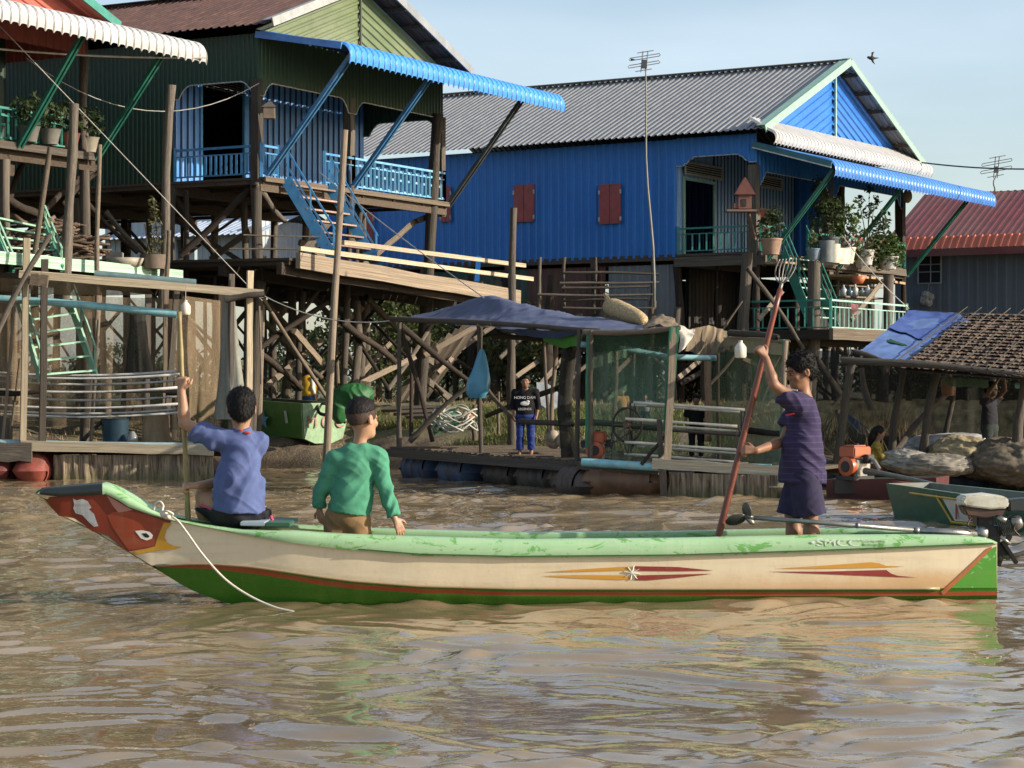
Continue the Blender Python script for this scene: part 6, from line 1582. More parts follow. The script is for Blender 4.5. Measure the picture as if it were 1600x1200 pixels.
def build_float_middle():
    zt = .48
    # open part with the tarpaulin
    A = P(610,700,39.0); B = P(918,728,33.0); d = Vector((B.x-A.x, B.y-A.y, 0)).normalized(); bk = Vector((-d.y, d.x, 0))
    if bk.y < 0: bk = -bk
    A = Vector((A.x,A.y,zt+.04)); B = Vector((B.x,B.y,zt))
    r = thing("floating_platform", "open floating platform on dark drums under the blue grey tarpaulin", "floating platform", tuple((A+B)/2+bk))
    deck(r, [A+bk*2.6, A, B, B+bk*2.6][::1], .05, mat_wood("deck_worn", (.115,.09,.068), unit=False), "deck", board=.15) if False else deck(r, [A, B, B+bk*2.6, A+bk*2.6], .05, mat_wood("deck_worn", (.115,.09,.068), unit=False), "deck", board=.13, gap=.03)
    timber("deck_beam", A-bk*.05-Vector((0,0,.1)), B-bk*.05-Vector((0,0,.1)), .07, WOOD, r, 'plank', .04, face=-bk); timber("deck_beam", A+bk*1.2-Vector((0,0,.12)), B+bk*1.2-Vector((0,0,.12)), .07, WOOD_D, r); timber("deck_beam", A+bk*2.4-Vector((0,0,.12)), B+bk*2.4-Vector((0,0,.12)), .07, WOOD_D, r)
    for k, (x, c) in enumerate(((632,(.045,.075,.15)),(690,(.055,.09,.16)),(762,(.030,.028,.028)),(815,(.06,.05,.045)),(868,(.08,.065,.05)))):
        f = (x-610)/308; f = f*33.0/(39.0-(39.0-33.0)*f); f = (x-610)/308*1.0
        t = (P(x,700,36).x-0); 
        # intersection of the pixel column with the front edge
        kx = (x-800)/FPX; s = (kx*A.y - A.x)/(d.x - kx*d.y); c0 = A + d*s + bk*.42; c0.z = .15
        drum(r, c0, d, c)
    def post(x, y0, y1, rr, back, mt=WOOD, x1=None):
        kx = (x-800)/FPX; Aq = A + bk*back; s = (kx*Aq.y - Aq.x)/(d.x - kx*d.y); q = Aq + d*s; x1 = x if x1 is None else x1
        return timber("shelter_post", P(x1,y1,q.y), P(x,y0,q.y), rr, mt, r)
    post(624,494,705,.045,.1); post(748,508,712,.04,.1,x1=752); post(850,520,690,.035,1.6,x1=858); post(905,515,722,.04,.05,x1=902); post(800,430,700,.09,2.4,WOOD); post(870,540,690,.04,1.2,WOOD_L,862); post(643,580,690,.04,.7,WOOD_D); post(742,632,688,.05,2.2,WOOD_L); post(779,612,678,.03,2.6,WOOD_L); post(890,520,722,.13,.4,NETD)
    timber("shelter_beam", P(612,498,39.2), P(936,518,32.9), .05, WOOD, r); timber("shelter_beam", P(770,525,38), P(945,545,36), .05, WOOD_D, r)
    timber("rail", P(810,658,35.6), P(895,663,34.0), .05, WOOD, r); timber("rail", P(762,610,37.5), P(812,662,36.2), .04, WOOD_L, r); timber("brace", P(640,690,38.4), P(735,600,38.2), .05, WOOD, r); timber("brace", P(625,512,39), P(676,690,38.6), .045, WOOD_D, r); timber("brace", P(890,600,36), P(760,650,38), .05, WOOD_D, r)
    # tarpaulin
    tp = thing("tarpaulin", "sagging blue grey tarpaulin stretched over the open floating platform", "tarpaulin", P(820,505,36))
    tm = mat_cloth("tarp_bluegrey", (.085,.095,.155), rough=.5, fold=.5, scale=5)
    g = [[P(640,499,39.3), P(700,507,37.6), P(750,511,36.4), P(800,515,35.3), P(850,517,34.4), P(900,519,33.5), P(940,519,32.8), P(1012,516,32.4)],
         [P(641,498,39.6), P(702,495,38.8), P(755,490,38.0), P(802,497,36.6), P(848,500,35.8), P(895,507,34.9), P(945,508,34.2), P(1012,514,33.2)],
         [P(643,496,40.0), P(705,480,39.7), P(762,463,39.2), P(805,473,38.2), P(846,482,37.2), P(890,492,36.4), P(950,500,35.4), P(1012,512,34.0)],
         [P(650,499,40.6), P(705,492,40.8), P(762,482,40.6), P(805,488,39.8), P(846,494,39.0), P(890,500,38.0), P(950,507,37.0), P(1012,514,35.4)]]
    cloth("sheet", g, tm, tp, 110, 36, .038, 2.1)
    cloth("flap", [[P(778,514,35.7), P(830,516,34.8), P(880,518,33.8), P(912,518,33.3)], [P(790,519,35.8), P(835,528,34.9), P(880,528,33.9), P(908,520,33.4)]], mat_cloth("tarp_navy", (.035,.055,.12), rough=.5), tp, 24, 6, .02)
    cloth("flap", [[P(846,526,34.8), P(875,527,34.2), P(910,520,33.4)], [P(850,535,34.8), P(880,543,34.2), P(908,541,33.4)]], mat_cloth("tarp_green", (.045,.19,.025), rough=.5), tp, 16, 6, .02)
    for x in (627, 755, 775): 
        Yq = {627:39.1, 755:36.3, 775:35.9}[x]; o = timber("bamboo_tie", P(x-9,506 if x > 700 else 497,Yq-.1), P(x+9,509 if x > 700 else 498,Yq-.1), .035, WOOD_B, r, 'rod')
    # netted part with reel and engine
    a = P(920,730,32.6); b = P(1242,740,31.2); a.z = b.z = .43; e = (b-a); e.z = 0; e.normalize(); bq = Vector((-e.y,e.x,0)); 
    r2 = thing("floating_platform", "netted floating cage on rusty drums with green netting and thatch skirt", "floating platform", tuple((a+b)/2+bq))
    deck(r2, [a, b, b+bq*2.4, a+bq*2.4], .05, mat_wood("deck_dull", (.13,.105,.08), unit=False), "deck", board=.14)
    timber("deck_beam", P(1020,724,31.9), P(1240,738,31.1), .075, WOOD_B, r2, 'plank', .035, variant=1); timber("deck_beam", P(905,727,32.7), P(1030,735,32.0), .06, WOOD, r2, 'plank', .04); timber("deck_beam", a+bq*2.3-Vector((0,0,.1)), b+bq*2.3-Vector((0,0,.1)), .07, WOOD_D, r2)
    drum(r2, P(980,752,32.55)+Vector((0,.0,.0)), e, (.17,.085,.042), 1.0, .30); drum(r2, P(906,758,33.0), d, (.07,.05,.04), .55); drum(r2, P(1140,758,32.6), e, (.07,.08,.09)); drum(r2, P(1226,758,31.75), (.25,1,0), (.26,.24,.17), .8, .29)
    drape("net_skirt", [P(1045,738,31.75), P(1130,741,31.4), P(1216,743,31.1)], [P(1043,790,31.8), P(1130,790,31.4), P(1214,790,31.1)], skirt_mat(), r2, 100, 8, .07, 22, 3)
    for (x0,y0,x1,y1,Yq,w,mt,kd) in ((924,516,922,722,32.7,.04,WOOD_L,'pole'),(1052,512,1042,730,31.9,.05,WOOD_L,'plank'),(1106,545,1106,690,34.1,.055,WOOD_D,'plank'),(1228,532,1224,735,31.2,.045,WOOD_L,'pole'),(962,535,958,705,34.6,.04,WOOD_L,'pole'),(990,550,984,712,34.4,.035,WOOD,'pole'),(1122,545,1124,720,33.6,.03,WOOD_L,'pole'),(1160,540,1110,600,33.2,.025,WOOD_L,'pole'),(1030,655,1034,735,32.0,.035,WOOD,'plank'),(1035,735,1038,785,31.7,.05,WOOD,'plank')):
        timber("cage_post", P(x1,y1,Yq), P(x0,y0,Yq), w, mt, r2, kd, w*.9 if kd == 'plank' else None)
    timber("roof_beam", P(912,519,32.8), P(1062,512,31.9), .045, WOOD_L, r2); timber("roof_beam", P(1110,530,33.6), P(1232,534,31.3), .04, WOOD_L, r2); timber("roof_beam", P(1140,520,32.6), P(1215,527,31.6), .05, WOOD, r2); timber("rail", P(905,660,33), P(1040,668,32.6), .05, mat_wood("timber_greenish", (.05,.07,.05)), r2); timber("rail", P(1165,672,33.0), P(1235,678,31.4), .05, WOOD_D, r2)
    timber("brace", P(1002,726,31.95), P(1046,675,32.0), .03, WOOD_D, r2); timber("brace", P(1022,727,31.9), P(1046,703,31.9), .03, WOOD_B, r2)
    drape("cage_net", [P(918,520,33.1), P(985,520,33.2), P(1054,514,32.3)], [P(918,722,33.1), P(985,724,33.3), P(1046,722,32.4)], NETG, r2, 60, 18, .12, 7, 1); drape("cage_net", [P(1112,536,34.0), P(1170,534,33.0), P(1232,532,31.6)], [P(1112,716,34.0), P(1170,722,33.0), P(1228,730,31.6)], NETG2, r2, 50, 18, .10, 6, 4)
    drape("cage_net", [P(916,520,33.0), P(1060,512,32.0)], [P(918,552,33.2), P(1058,538,32.2)], mat_net("net_green_dense", (.035,.075,.045), .85), r2, 40, 5, .06, 6, 9); drape("net_edge", [P(1046,510,31.85), P(1062,511,31.85)], [P(1036,672,31.9), P(1050,672,31.9)], mat_net("net_edge_green", (.045,.17,.10), .95), r2, 8, 10, .03, 3, 2); drape("net_edge", [P(1222,530,31.2), P(1232,531,31.2)], [P(1218,700,31.2), P(1226,700,31.2)], MATS["net_edge_green"], r2, 6, 10, .03, 3, 5); drape("net_edge", [P(916,520,32.7), P(926,520,32.7)], [P(914,700,32.7), P(922,700,32.7)], MATS["net_edge_green"], r2, 6, 10, .03, 3, 6)
    drape("cage_net", [P(1130,527,32.8), P(1232,531,31.4)], [P(1128,548,32.8), P(1234,556,31.3)], mat_net("net_khaki", (.22,.20,.12), .9), r2, 24, 5, .05, 6, 3)
    pipe("cyan pipe running through the green netted cage under its roof", [P(908,538,33.2), P(980,546,33.3), P(1045,558,33.4), P(1122,560,33.7)], .045, CYAN); pipe("thick light blue pipe lying on the platform's edge in front of the orange engine", [P(910,722,32.4), P(1030,730,31.9)], .062, mat_plain("pvc_blue", (.22,.48,.52), .35, dirt=(.35,.45,.45))); pipe("thin pale pipe lying along the netted platform's right edge", [P(1040,726,31.95), P(1205,729,31.3)], .035, CYAN)
    engine("orange petrol engine standing on the netted platform beside the wheel", P(932,722,32.9), 1.0, (.42,.09,.03), (-.2,-1,0))
    reel("reel of pale bars in the green netted cage", P(985,668,32.75), P(1158,680,32.3), .40, 7, BARW, phase=.35)
    w = thing("drive_wheel", "spoked wheel with drive belt beside the reel of pale bars", "wheel", P(980,666,32.6)); c = P(980,664,32.55); nv = Vector((-.55,-.83,0)); u = nv.cross(Vector((0,0,1))).normalized(); v = Vector((0,0,1)); m = MB()
    m.tube([c+u*math.cos(k*math.pi/14)*.25+v*math.sin(k*math.pi/14)*.25 for k in range(29)], .018, 7, False); m.build("rim", mat_plain("wheel_dark", (.05,.042,.036), .5, .4), w, smooth=True); m = MB()
    for k in range(8): m.bar(c, c+u*math.cos(k*math.pi/4)*.25+v*math.sin(k*math.pi/4)*.25, .014, .014)
    m.lathe(c-nv*.04, [(0,0),(.045,0),(.045,.09),(0,.09)], 12, nv); m.build("spokes", mat_plain("wheel_rust", (.13,.075,.05), .6), w)
    m = MB(); m.tube([c+u*-.25, P(945,700,32.5)], .009, 5); m.tube([c+u*.24, P(952,716,32.5)], .009, 5); m.build("belt", mat_plain("belt_black", (.012,.012,.012), .6), w)
    # things lying on top of the cage roof
    m = MB(); c0 = P(952,478,35.5); c1 = P(1006,500,34.6); ax = (c1-c0).normalized(); m.tube([c0.lerp(c1,i/8) for i in range(9)], [.13,.15,.155,.15,.15,.14,.13,.11,.08], 14); 
    rr = random.Random(2)
    for k in range(26): a_ = rr.uniform(0,6.28); s0 = c0 + Vector((0,math.cos(a_)*.12,math.sin(a_)*.13)); m.tube([s0, s0-ax*rr.uniform(.08,.2)+Vector((0,rr.uniform(-.04,.04),rr.uniform(-.03,.08)))], [.012,.006], 4)
    o = m.build("reed_mat", mat_wood("reed_straw", (.42,.31,.17), unit=False), None, smooth=True); tag(o, "rolled straw coloured reed mat lying at the tarpaulin's right end", "mat")
    cloth_o = cloth("sacking", [[P(1002,512,34.4), P(1030,496,34.3), P(1052,500,34.0)], [P(1004,514,33.2), P(1028,503,33.1), P(1058,508,32.9)], [P(1008,517,32.3), P(1030,513,32.2), P(1062,514,32.0)]], mat_cloth("burlap", (.20,.15,.10), rough=.95, scale=9), None, 24, 16, .05, 5); tag(cloth_o, "brown sacking heaped on the green cage roof", "sacking")
    cloth_o = cloth("white_cloth", [[P(1050,510,32.3), P(1066,510,32.2), P(1086,516,32.2)], [P(1062,528,31.9), P(1072,530,31.85), P(1084,526,31.9)], [P(1060,552,31.9), P(1066,548,31.8), P(1076,538,31.9)]], mat_cloth("cloth_white", (.56,.49,.41), scale=8), None, 20, 16, .04, 6); tag(cloth_o, "dirty white cloth hanging over the cage corner", "cloth")
    nt = drape("net_heap", [P(1080,514,32.6), P(1108,508,33.0), P(1138,518,33.2), P(1148,528,33.0)], [P(1072,548,32.4), P(1100,556,32.6), P(1128,552,32.6), P(1146,540,32.5)], mat_net("net_heap_brown", (.17,.13,.085), .97, scale=10), None, 60, 14, .14, 12, 6); tag(nt, "heap of old brown net hanging off the cage roof beside the white cloth", "net")
    lamp_jug("white plastic float jug hanging in front of the right net panel", P(1157,532,31.3), P(1157,545,31.3))
    # blue plastic bag on the shelter post
    def bag(u, v):
        a_ = 2*math.pi*u; k = (.03 + .155*min(1, v*1.5)**.8)*(1-.35*max(0, v-.9)/.1)*(1+.12*math.sin(a_*3+v*5)+.08*mnoise.noise(Vector((math.cos(a_)*2, math.sin(a_)*2, v*4)))); c_ = P(753-7*v, 546+76*v, 36.1)
        return c_ + Vector((math.cos(a_)*k, math.sin(a_)*k*.7, 0))
    m = MB(); m.grid(bag, 28, 16); o = m.build("plastic_bag", mat_plain("bag_blue", (.07,.26,.38), .3, var=.15, scale=5), None, smooth=True); tag(o, "translucent blue plastic bag hanging from the tarpaulin shelter post", "bag")
    # green net, hoses and red can on the bank behind
    m = MB(); rr = random.Random(9)
    for k in range(13):
        ce = P(712+rr.uniform(-12,12), 668+rr.uniform(-6,8), 39.6+rr.uniform(-.2,.2)); R_ = rr.uniform(.25,.42); m.tube([ce+Vector((math.cos(t)*R_, math.sin(t)*R_*.6, .10*math.sin(t*2+k)+.02*k)) for t in [i*6.28/16+k for i in range(14)]], .016, 6)
    o = m.build("hose_coil", mat_plain("hose_pale", (.42,.42,.36), .5), None, smooth=True); tag(o, "tangle of pale hoses on the bank behind the open platform", "hose")
    o = cloth("net_pile", [[P(672,648,40.3), P(700,640,40.5), P(720,648,40.4)], [P(672,660,39.9), P(695,650,40), P(720,655,40)], [P(678,682,39.5), P(700,672,39.6), P(716,670,39.6)]], mat_cloth("net_green_solid", (.03,.11,.065), scale=20), None, 20, 16, .05, 6); tag(o, "dark green net pile beside the tangle of pale hoses", "net")
    o = MB().lathe(P(728,662,39.9), [(0,0),(.13,0),(.14,.03),(.13,.16),(.07,.2),(0,.2)], 14, (0,0,1)).build("fuel_can", mat_plain("can_red", (.42,.10,.05), .45), None, autosmooth=40); tag(o, "orange red can on top of the pale hoses", "can")
    # canvas shape behind the standing child
    o = cloth("silver_sheet", [[P(838,598,38.2), P(858,602,38.4), P(878,618,38.6)], [P(840,618,37.6), P(862,622,37.8), P(890,632,38)], [P(845,640,37.4), P(866,640,37.5), P(880,632,37.8)]], mat_plain("sheet_silver", (.20,.22,.23), .4), None, 14, 10, .03, 5); tag(o, "crumpled grey plastic sheet behind the child in black shirt", "sheet")
    o = MB()
    for k in range(7): o.sphere(P(872+rr.uniform(-8,8), 690+rr.uniform(-8,6), 35.9+rr.uniform(-.2,.2)), (.13,.12,.12), 8, 6)
    o = o.build("rubble_sack", mat_plain("sack_pale", (.34,.29,.22), .9, var=.4, scale=9), None, smooth=True); tag(o, "lumpy pale sack on the deck right of the child in black shirt", "sack")

def build_float_right():
    zt = .42; Y = 34.2
    r = thing("floating_platform", "floating platform with thatched roof at the right edge", "floating platform", P(1500,740,35))
    x0 = P(1292,0,Y).x; x1 = P(1760,0,Y).x
    deck(r, [(x0,Y,zt), (x1,Y-.8,zt), (x1,Y+3.4,zt), (x0,Y+3.4,zt)], .06, mat_wood("deck_worn", (.115,.09,.068), unit=False), "deck")
    timber("deck_beam", (x0,Y-.06,zt-.1), (x1,Y-.86,zt-.1), .07, WOOD_D, r, 'plank', .05)
    for k, x in enumerate((1310,1395,1490,1590)): drum(r, (P(x,0,Y).x, Y+.55-.15*k, .13), (1,-.2,0), ((.05,.05,.055),(.09,.05,.03),(.04,.06,.10),(.07,.06,.05))[k])
    for (a0,b0,a1,b1,Yq,rr) in ((1331,568,1303,742,34.0,.075),(1412,578,1392,730,34.6,.065),(1465,580,1436,738,33.9,.075),(1490,590,1476,700,36.4,.05),(1601,590,1588,745,33.4,.08),(1549,575,1545,640,37,.07),(1345,575,1362,640,36.8,.06)):
        timber("shelter_post", P(a1,b1,Yq), P(a0,b0,Yq), rr, WOOD, r)
    timber("roof_beam", P(1316,563,33.7), P(1640,592,32.6), .06, WOOD, r); timber("roof_beam", P(1335,549,34.0), P(1412,571,33.6), .04, WOOD, r); timber("brace", P(1400,705,34.6), P(1480,615,35.6), .055, WOOD, r)
    timber("roof_beam", P(1415,490,37.8), P(1660,497,37.2), .06, WOOD_D, r)
    tm = NT("thatch"); co = tm.coords((1,1,1)); f = tm.noise(co, 7, 6, .75); f2 = tm.noise(tm.coords((14,3,3)), 2.5, 4, .7)
    c = tm.mix(tm.ramp(f, .3, .7), (.075,.050,.035), (.20,.135,.09)); c = tm.mix(tm.math('MULTIPLY', tm.ramp(f2, .58, .68), .6), c, (.30,.22,.14)); tm.l(c, tm.b.inputs['Base Color']); tm.set(Roughness=.95); tm.bump(f, .9, .06); reg("thatch", tm)
    e0 = P(1402,576,33.5); e1 = P(1700,598,32.3); g0 = P(1516,489,37.6); g1 = P(1790,497,36.8)
    th = MB(); rows = 19
    for k in range(rows):
        f0 = k/rows; f1 = (k+1.25)/rows; n = 110
        base = len(th.v)
        for i in range(n+1):
            u = i/n; lo = e0.lerp(g0, f0).lerp(e1.lerp(g1, f0), u); hi = e0.lerp(g0, min(f1,1)).lerp(e1.lerp(g1, min(f1,1)), u); j = rng.uniform(-.05,.05)
            th.v.append(tuple(lo+Vector((0,-.02+j*.3,.030+.35*j)) + (lo-hi).normalized()*abs(j))); th.v.append(tuple(hi))
        for i in range(n): q = base+2*i; th.f.append((q,q+2,q+3,q+1)); th.mi.append(0)
    base = len(th.v)
    for p in (e0,e1,g1,g0): th.v.append(tuple(p - Vector((0,0,.03))))
    th.f.append((base,base+1,base+2,base+3)); th.mi.append(0)
    th.build("thatch_roof", tm.m, r)
    for k in range(13):
        u = k/12-.02; a = e0.lerp(e1,u)+Vector((0,-.05,.09)); b = g0.lerp(g1,u)+Vector((0,-.03,.10)); timber("roof_batten", a, b, .011, WOOD, r, 'pole')
    for k in range(1,7):
        f = k/7; timber("roof_batten", e0.lerp(g0,f)+Vector((0,-.03,.08)), e1.lerp(g1,f)+Vector((0,-.03,.08)), .009, WOOD, r)
    tb = mat_cloth("tarp_blue", (.085,.14,.30), rough=.6, fold=.4, scale=4); tb2 = mat_cloth("tarp_blue_deep", (.05,.085,.25), rough=.6, fold=.4, scale=4); tp = thing("tarpaulin", "faded blue tarpaulin patched with darker sheet beside the thatched roof", "tarpaulin", P(1430,530,35))
    cloth("sheet", [[P(1340,553,34.2), P(1375,563,33.9), P(1412,575,33.6)], [P(1380,522,35.6), P(1425,532,35.4), P(1465,540,35.2)], [P(1420,488,37.6), P(1470,490,37.5), P(1530,492,37.4)]], tb, tp, 30, 30, .04, 3)
    cloth("patch", [[P(1388,513,35.85), P(1412,520,35.7), P(1443,532,35.4)], [P(1404,500,36.7), P(1440,508,36.6), P(1480,513,36.3)], [P(1420,486.5,37.5), P(1460,489,37.4), P(1500,490.5,37.3)]], tb2, tp, 26, 20, .03, 3); cloth("patch", [[P(1387,534,35.0), P(1405,538,34.95), P(1423,542,34.9)], [P(1390,529,35.2), P(1408,536,35.1), P(1425,540,35.1)]], mat_cloth("patch_green", (.01,.05,.025), rough=.7), tp, 10, 4, .01)
    drape("back_shade_net", [(x0+.2,Y+3.3,2.2),((x0+x1)/2,Y+3.1,2.3),(x1,Y+2.7,2.3)], [(x0+.2,Y+3.3,.5),((x0+x1)/2,Y+3.1,.5),(x1,Y+2.7,.5)], mat_net("net_back_shade", (.022,.022,.018), .82, scale=7), r, 60, 12, .15, 9, 3)  # dark net added to stand in for the shade behind the platform
    # bundles of pale net and plastic
    clear = mat_cloth("plastic_clear", (.29,.27,.24), rough=.32, var=.35, fold=1.6, scale=7); strawm = mat_cloth("net_straw", (.27,.22,.135), rough=.8, var=.45, fold=1.8, scale=12)
    def heap(nm, lab, px, py, Yq, rad, mat, seed, grp=None):
        m = MB(); c = P(px,py,Yq)
        def f(u, v):
            a_ = 2*math.pi*u; th_ = math.pi*v; d_ = Vector((math.sin(th_)*math.cos(a_), math.sin(th_)*math.sin(a_), math.cos(th_)))
            k = 1+.17*mnoise.noise(d_*1.4+Vector((seed,0,0)))+.09*(1-2*abs(mnoise.noise(d_*3.2+Vector((0,seed,0)))))+.05*(1-2.4*abs(mnoise.noise(Vector((d_.x*9,d_.y*9,d_.z*3+seed)))))+.022*(1-2.4*abs(mnoise.noise(Vector((d_.x*24+d_.z*9,d_.y*20,d_.z*6+seed)))))
            return c + Vector((d_.x*rad[0], d_.y*rad[1], d_.z*rad[2]))*k
        m.grid(f, 90, 54); return tag(m.build(nm, mat, None, smooth=True), lab, "bundle", grp)
    heap("net_bundle", "pale plastic bundle right behind the woman in yellow blouse", 1415, 720, 33.9, (.42,.42,.17), clear, 1); heap("net_bundle", "long greyish net bundle between the woman and the straw coloured net", 1462, 727, 33.6, (.60,.42,.17), mat_cloth("net_grey2", (.20,.18,.15), rough=.5, var=.4, fold=1.6, scale=9), 5); heap("net_bundle", "straw coloured tangled net heap in the middle of the thatched platform", 1500, 708, 34.0, (.50,.46,.24), strawm, 8); heap("net_bundle", "brown net mound under the thatch at the right edge", 1585, 722, 33.7, (.80,.6,.34), mat_cloth("net_brown3", (.12,.10,.075), rough=.8, var=.4, fold=1.6, scale=10), 12)
    heap("plastic_roll", "pale rolled plastic lying behind the straw coloured net heap", 1490, 694, 35.0, (.75,.28,.16), mat_net("plastic_roll_grey", (.40,.41,.42), .97, scale=4), 15)
    pipe("pale plastic tube lying on the bundles by the dark standing man", [P(1502,698,34.6), P(1540,694,34.4)], .10, mat_plain("tube_pale", (.42,.39,.32), .6)); pipe("short cyan pipe poking in under the thatch at the right edge", [P(1588,602,33.6), P(1640,604,33.2)], .05, CYAN)
    o = drape("hanging_net", [P(1470,588,33.5), P(1545,594,33.3)], [P(1480,604,33.6), P(1545,606,33.4)], mat_net("net_under_eave", (.05,.08,.05), .85), None, 20, 4, .06, 5); tag(o, "dark green net strip hanging under the thatch eave", "net")
    o = MB().lathe(P(1482,618,34.4), [(0,0),(.10,0),(.12,.15),(.12,.24),(.05,.3),(.05,.34),(0,.34)], 14).build("jerry_can", mat_plain("jerry_brown", (.17,.07,.03), .5), None, autosmooth=40); tag(o, "brown jerry can hanging under the thatched roof", "can")
build_float_left(); build_float_middle(); build_float_right()
# ------------------------------------------------------------------ trees, plants, grass
def mat_leaf(key, col, col2):
    if key in MATS: return MATS[key]
    t = NT(key); oi = t.noise(t.coords(), 3.0, 3, .6); f = t.noise(t.coords(), 40, 2, .6)
    c = t.mix(t.ramp(t.math('ADD', t.math('MULTIPLY', oi, .6), t.math('MULTIPLY', f, .4)), .35, .65), col, col2)
    t.l(c, t.b.inputs['Base Color']); t.set(Roughness=.55); t.b.inputs['Specular IOR Level'].default_value = .3
    tl = t.n('ShaderNodeBsdfTranslucent'); t.l(c, tl.inputs['Color']); ms = t.n('ShaderNodeMixShader'); ms.inputs[0].default_value = .3
    t.l(t.b.outputs[0], ms.inputs[1]); t.l(tl.outputs[0], ms.inputs[2]); t.l(ms.outputs[0], t.o.inputs['Surface']); return reg(key, t)
LEAF = mat_leaf("leaf_olive", (.030,.045,.014), (.085,.105,.030)); LEAFD = mat_leaf("leaf_dark", (.018,.032,.012), (.05,.075,.025)); LEAFP = mat_leaf("leaf_pale", (.07,.085,.03), (.16,.17,.07)); LEAFG = mat_leaf("leaf_garden", (.025,.06,.015), (.09,.13,.03))
def leaves(name, blobs, size, mat, parent, seed=1, aspect=.45):
    "blobs: (centre, radius vector, count); many small leaf faces"
    r = np.random.RandomState(seed); V = []; 
    for c, rad, n in blobs:
        d = r.normal(size=(n,3)); d /= np.linalg.norm(d, axis=1)[:,None]; k = r.uniform(.25,1,(n,1))**.6; p = np.array(c) + d*k*np.array(rad)
        a = r.normal(size=(n,3)); a /= np.linalg.norm(a, axis=1)[:,None]; b = np.cross(a, r.normal(size=(n,3))); b /= np.linalg.norm(b, axis=1)[:,None]
        s = size*r.uniform(.6,1.3,(n,1)); V.append(np.stack([p-a*s, p+b*s*aspect, p+a*s, p-b*s*aspect], 1))
    V = np.concatenate(V).reshape(-1,3); q = np.arange(len(V)).reshape(-1,4)
    me = np_mesh(name, V, q, False); return link(name, me, mat, parent)
BARK = mat_wood("bark", (.12,.095,.07), unit=False)
def tree(label, x, y, h, spread, mat, seed, n=60, leaf=.10, per=46, trunk=.10, lean=0.0, group="trees behind the stilts", low=.3):
    r = random.Random(seed); z0 = gz(x, y)-.1; root = thing("tree", label, "tree", (x,y,z0), group); m = MB(); blobs = []
    top = Vector((x+lean, y, z0+h*.62)); m.tube([Vector((x,y,z0)), Vector((x+lean*.3,y,z0+h*.25)), top], [trunk,trunk*.8,trunk*.5], 8)
    for k in range(n):
        a = r.uniform(0,6.28); f = r.uniform(low,1); b = Vector((x,y,z0)).lerp(top, min(1, r.uniform(.35,1)))
        rr = spread*math.sin(math.pi*min(.96,max(.12,(f-low)/(1-low)*.85+.1)))*r.uniform(.35,1); e = Vector((x+lean*f+math.cos(a)*rr, y+math.sin(a)*rr, z0+h*f))
        if k % 2 == 0: m.tube([b, b.lerp(e,.5)+Vector((0,0,.1*h*.1)), e], [trunk*.28,trunk*.18,trunk*.06], 5, False)
        s = spread*r.uniform(.14,.28); blobs.append((tuple(e), (s,s,s*.7), per))
    m.build("trunk", BARK, root, smooth=True); leaves("crown", blobs, leaf, mat, root, seed)
    return root
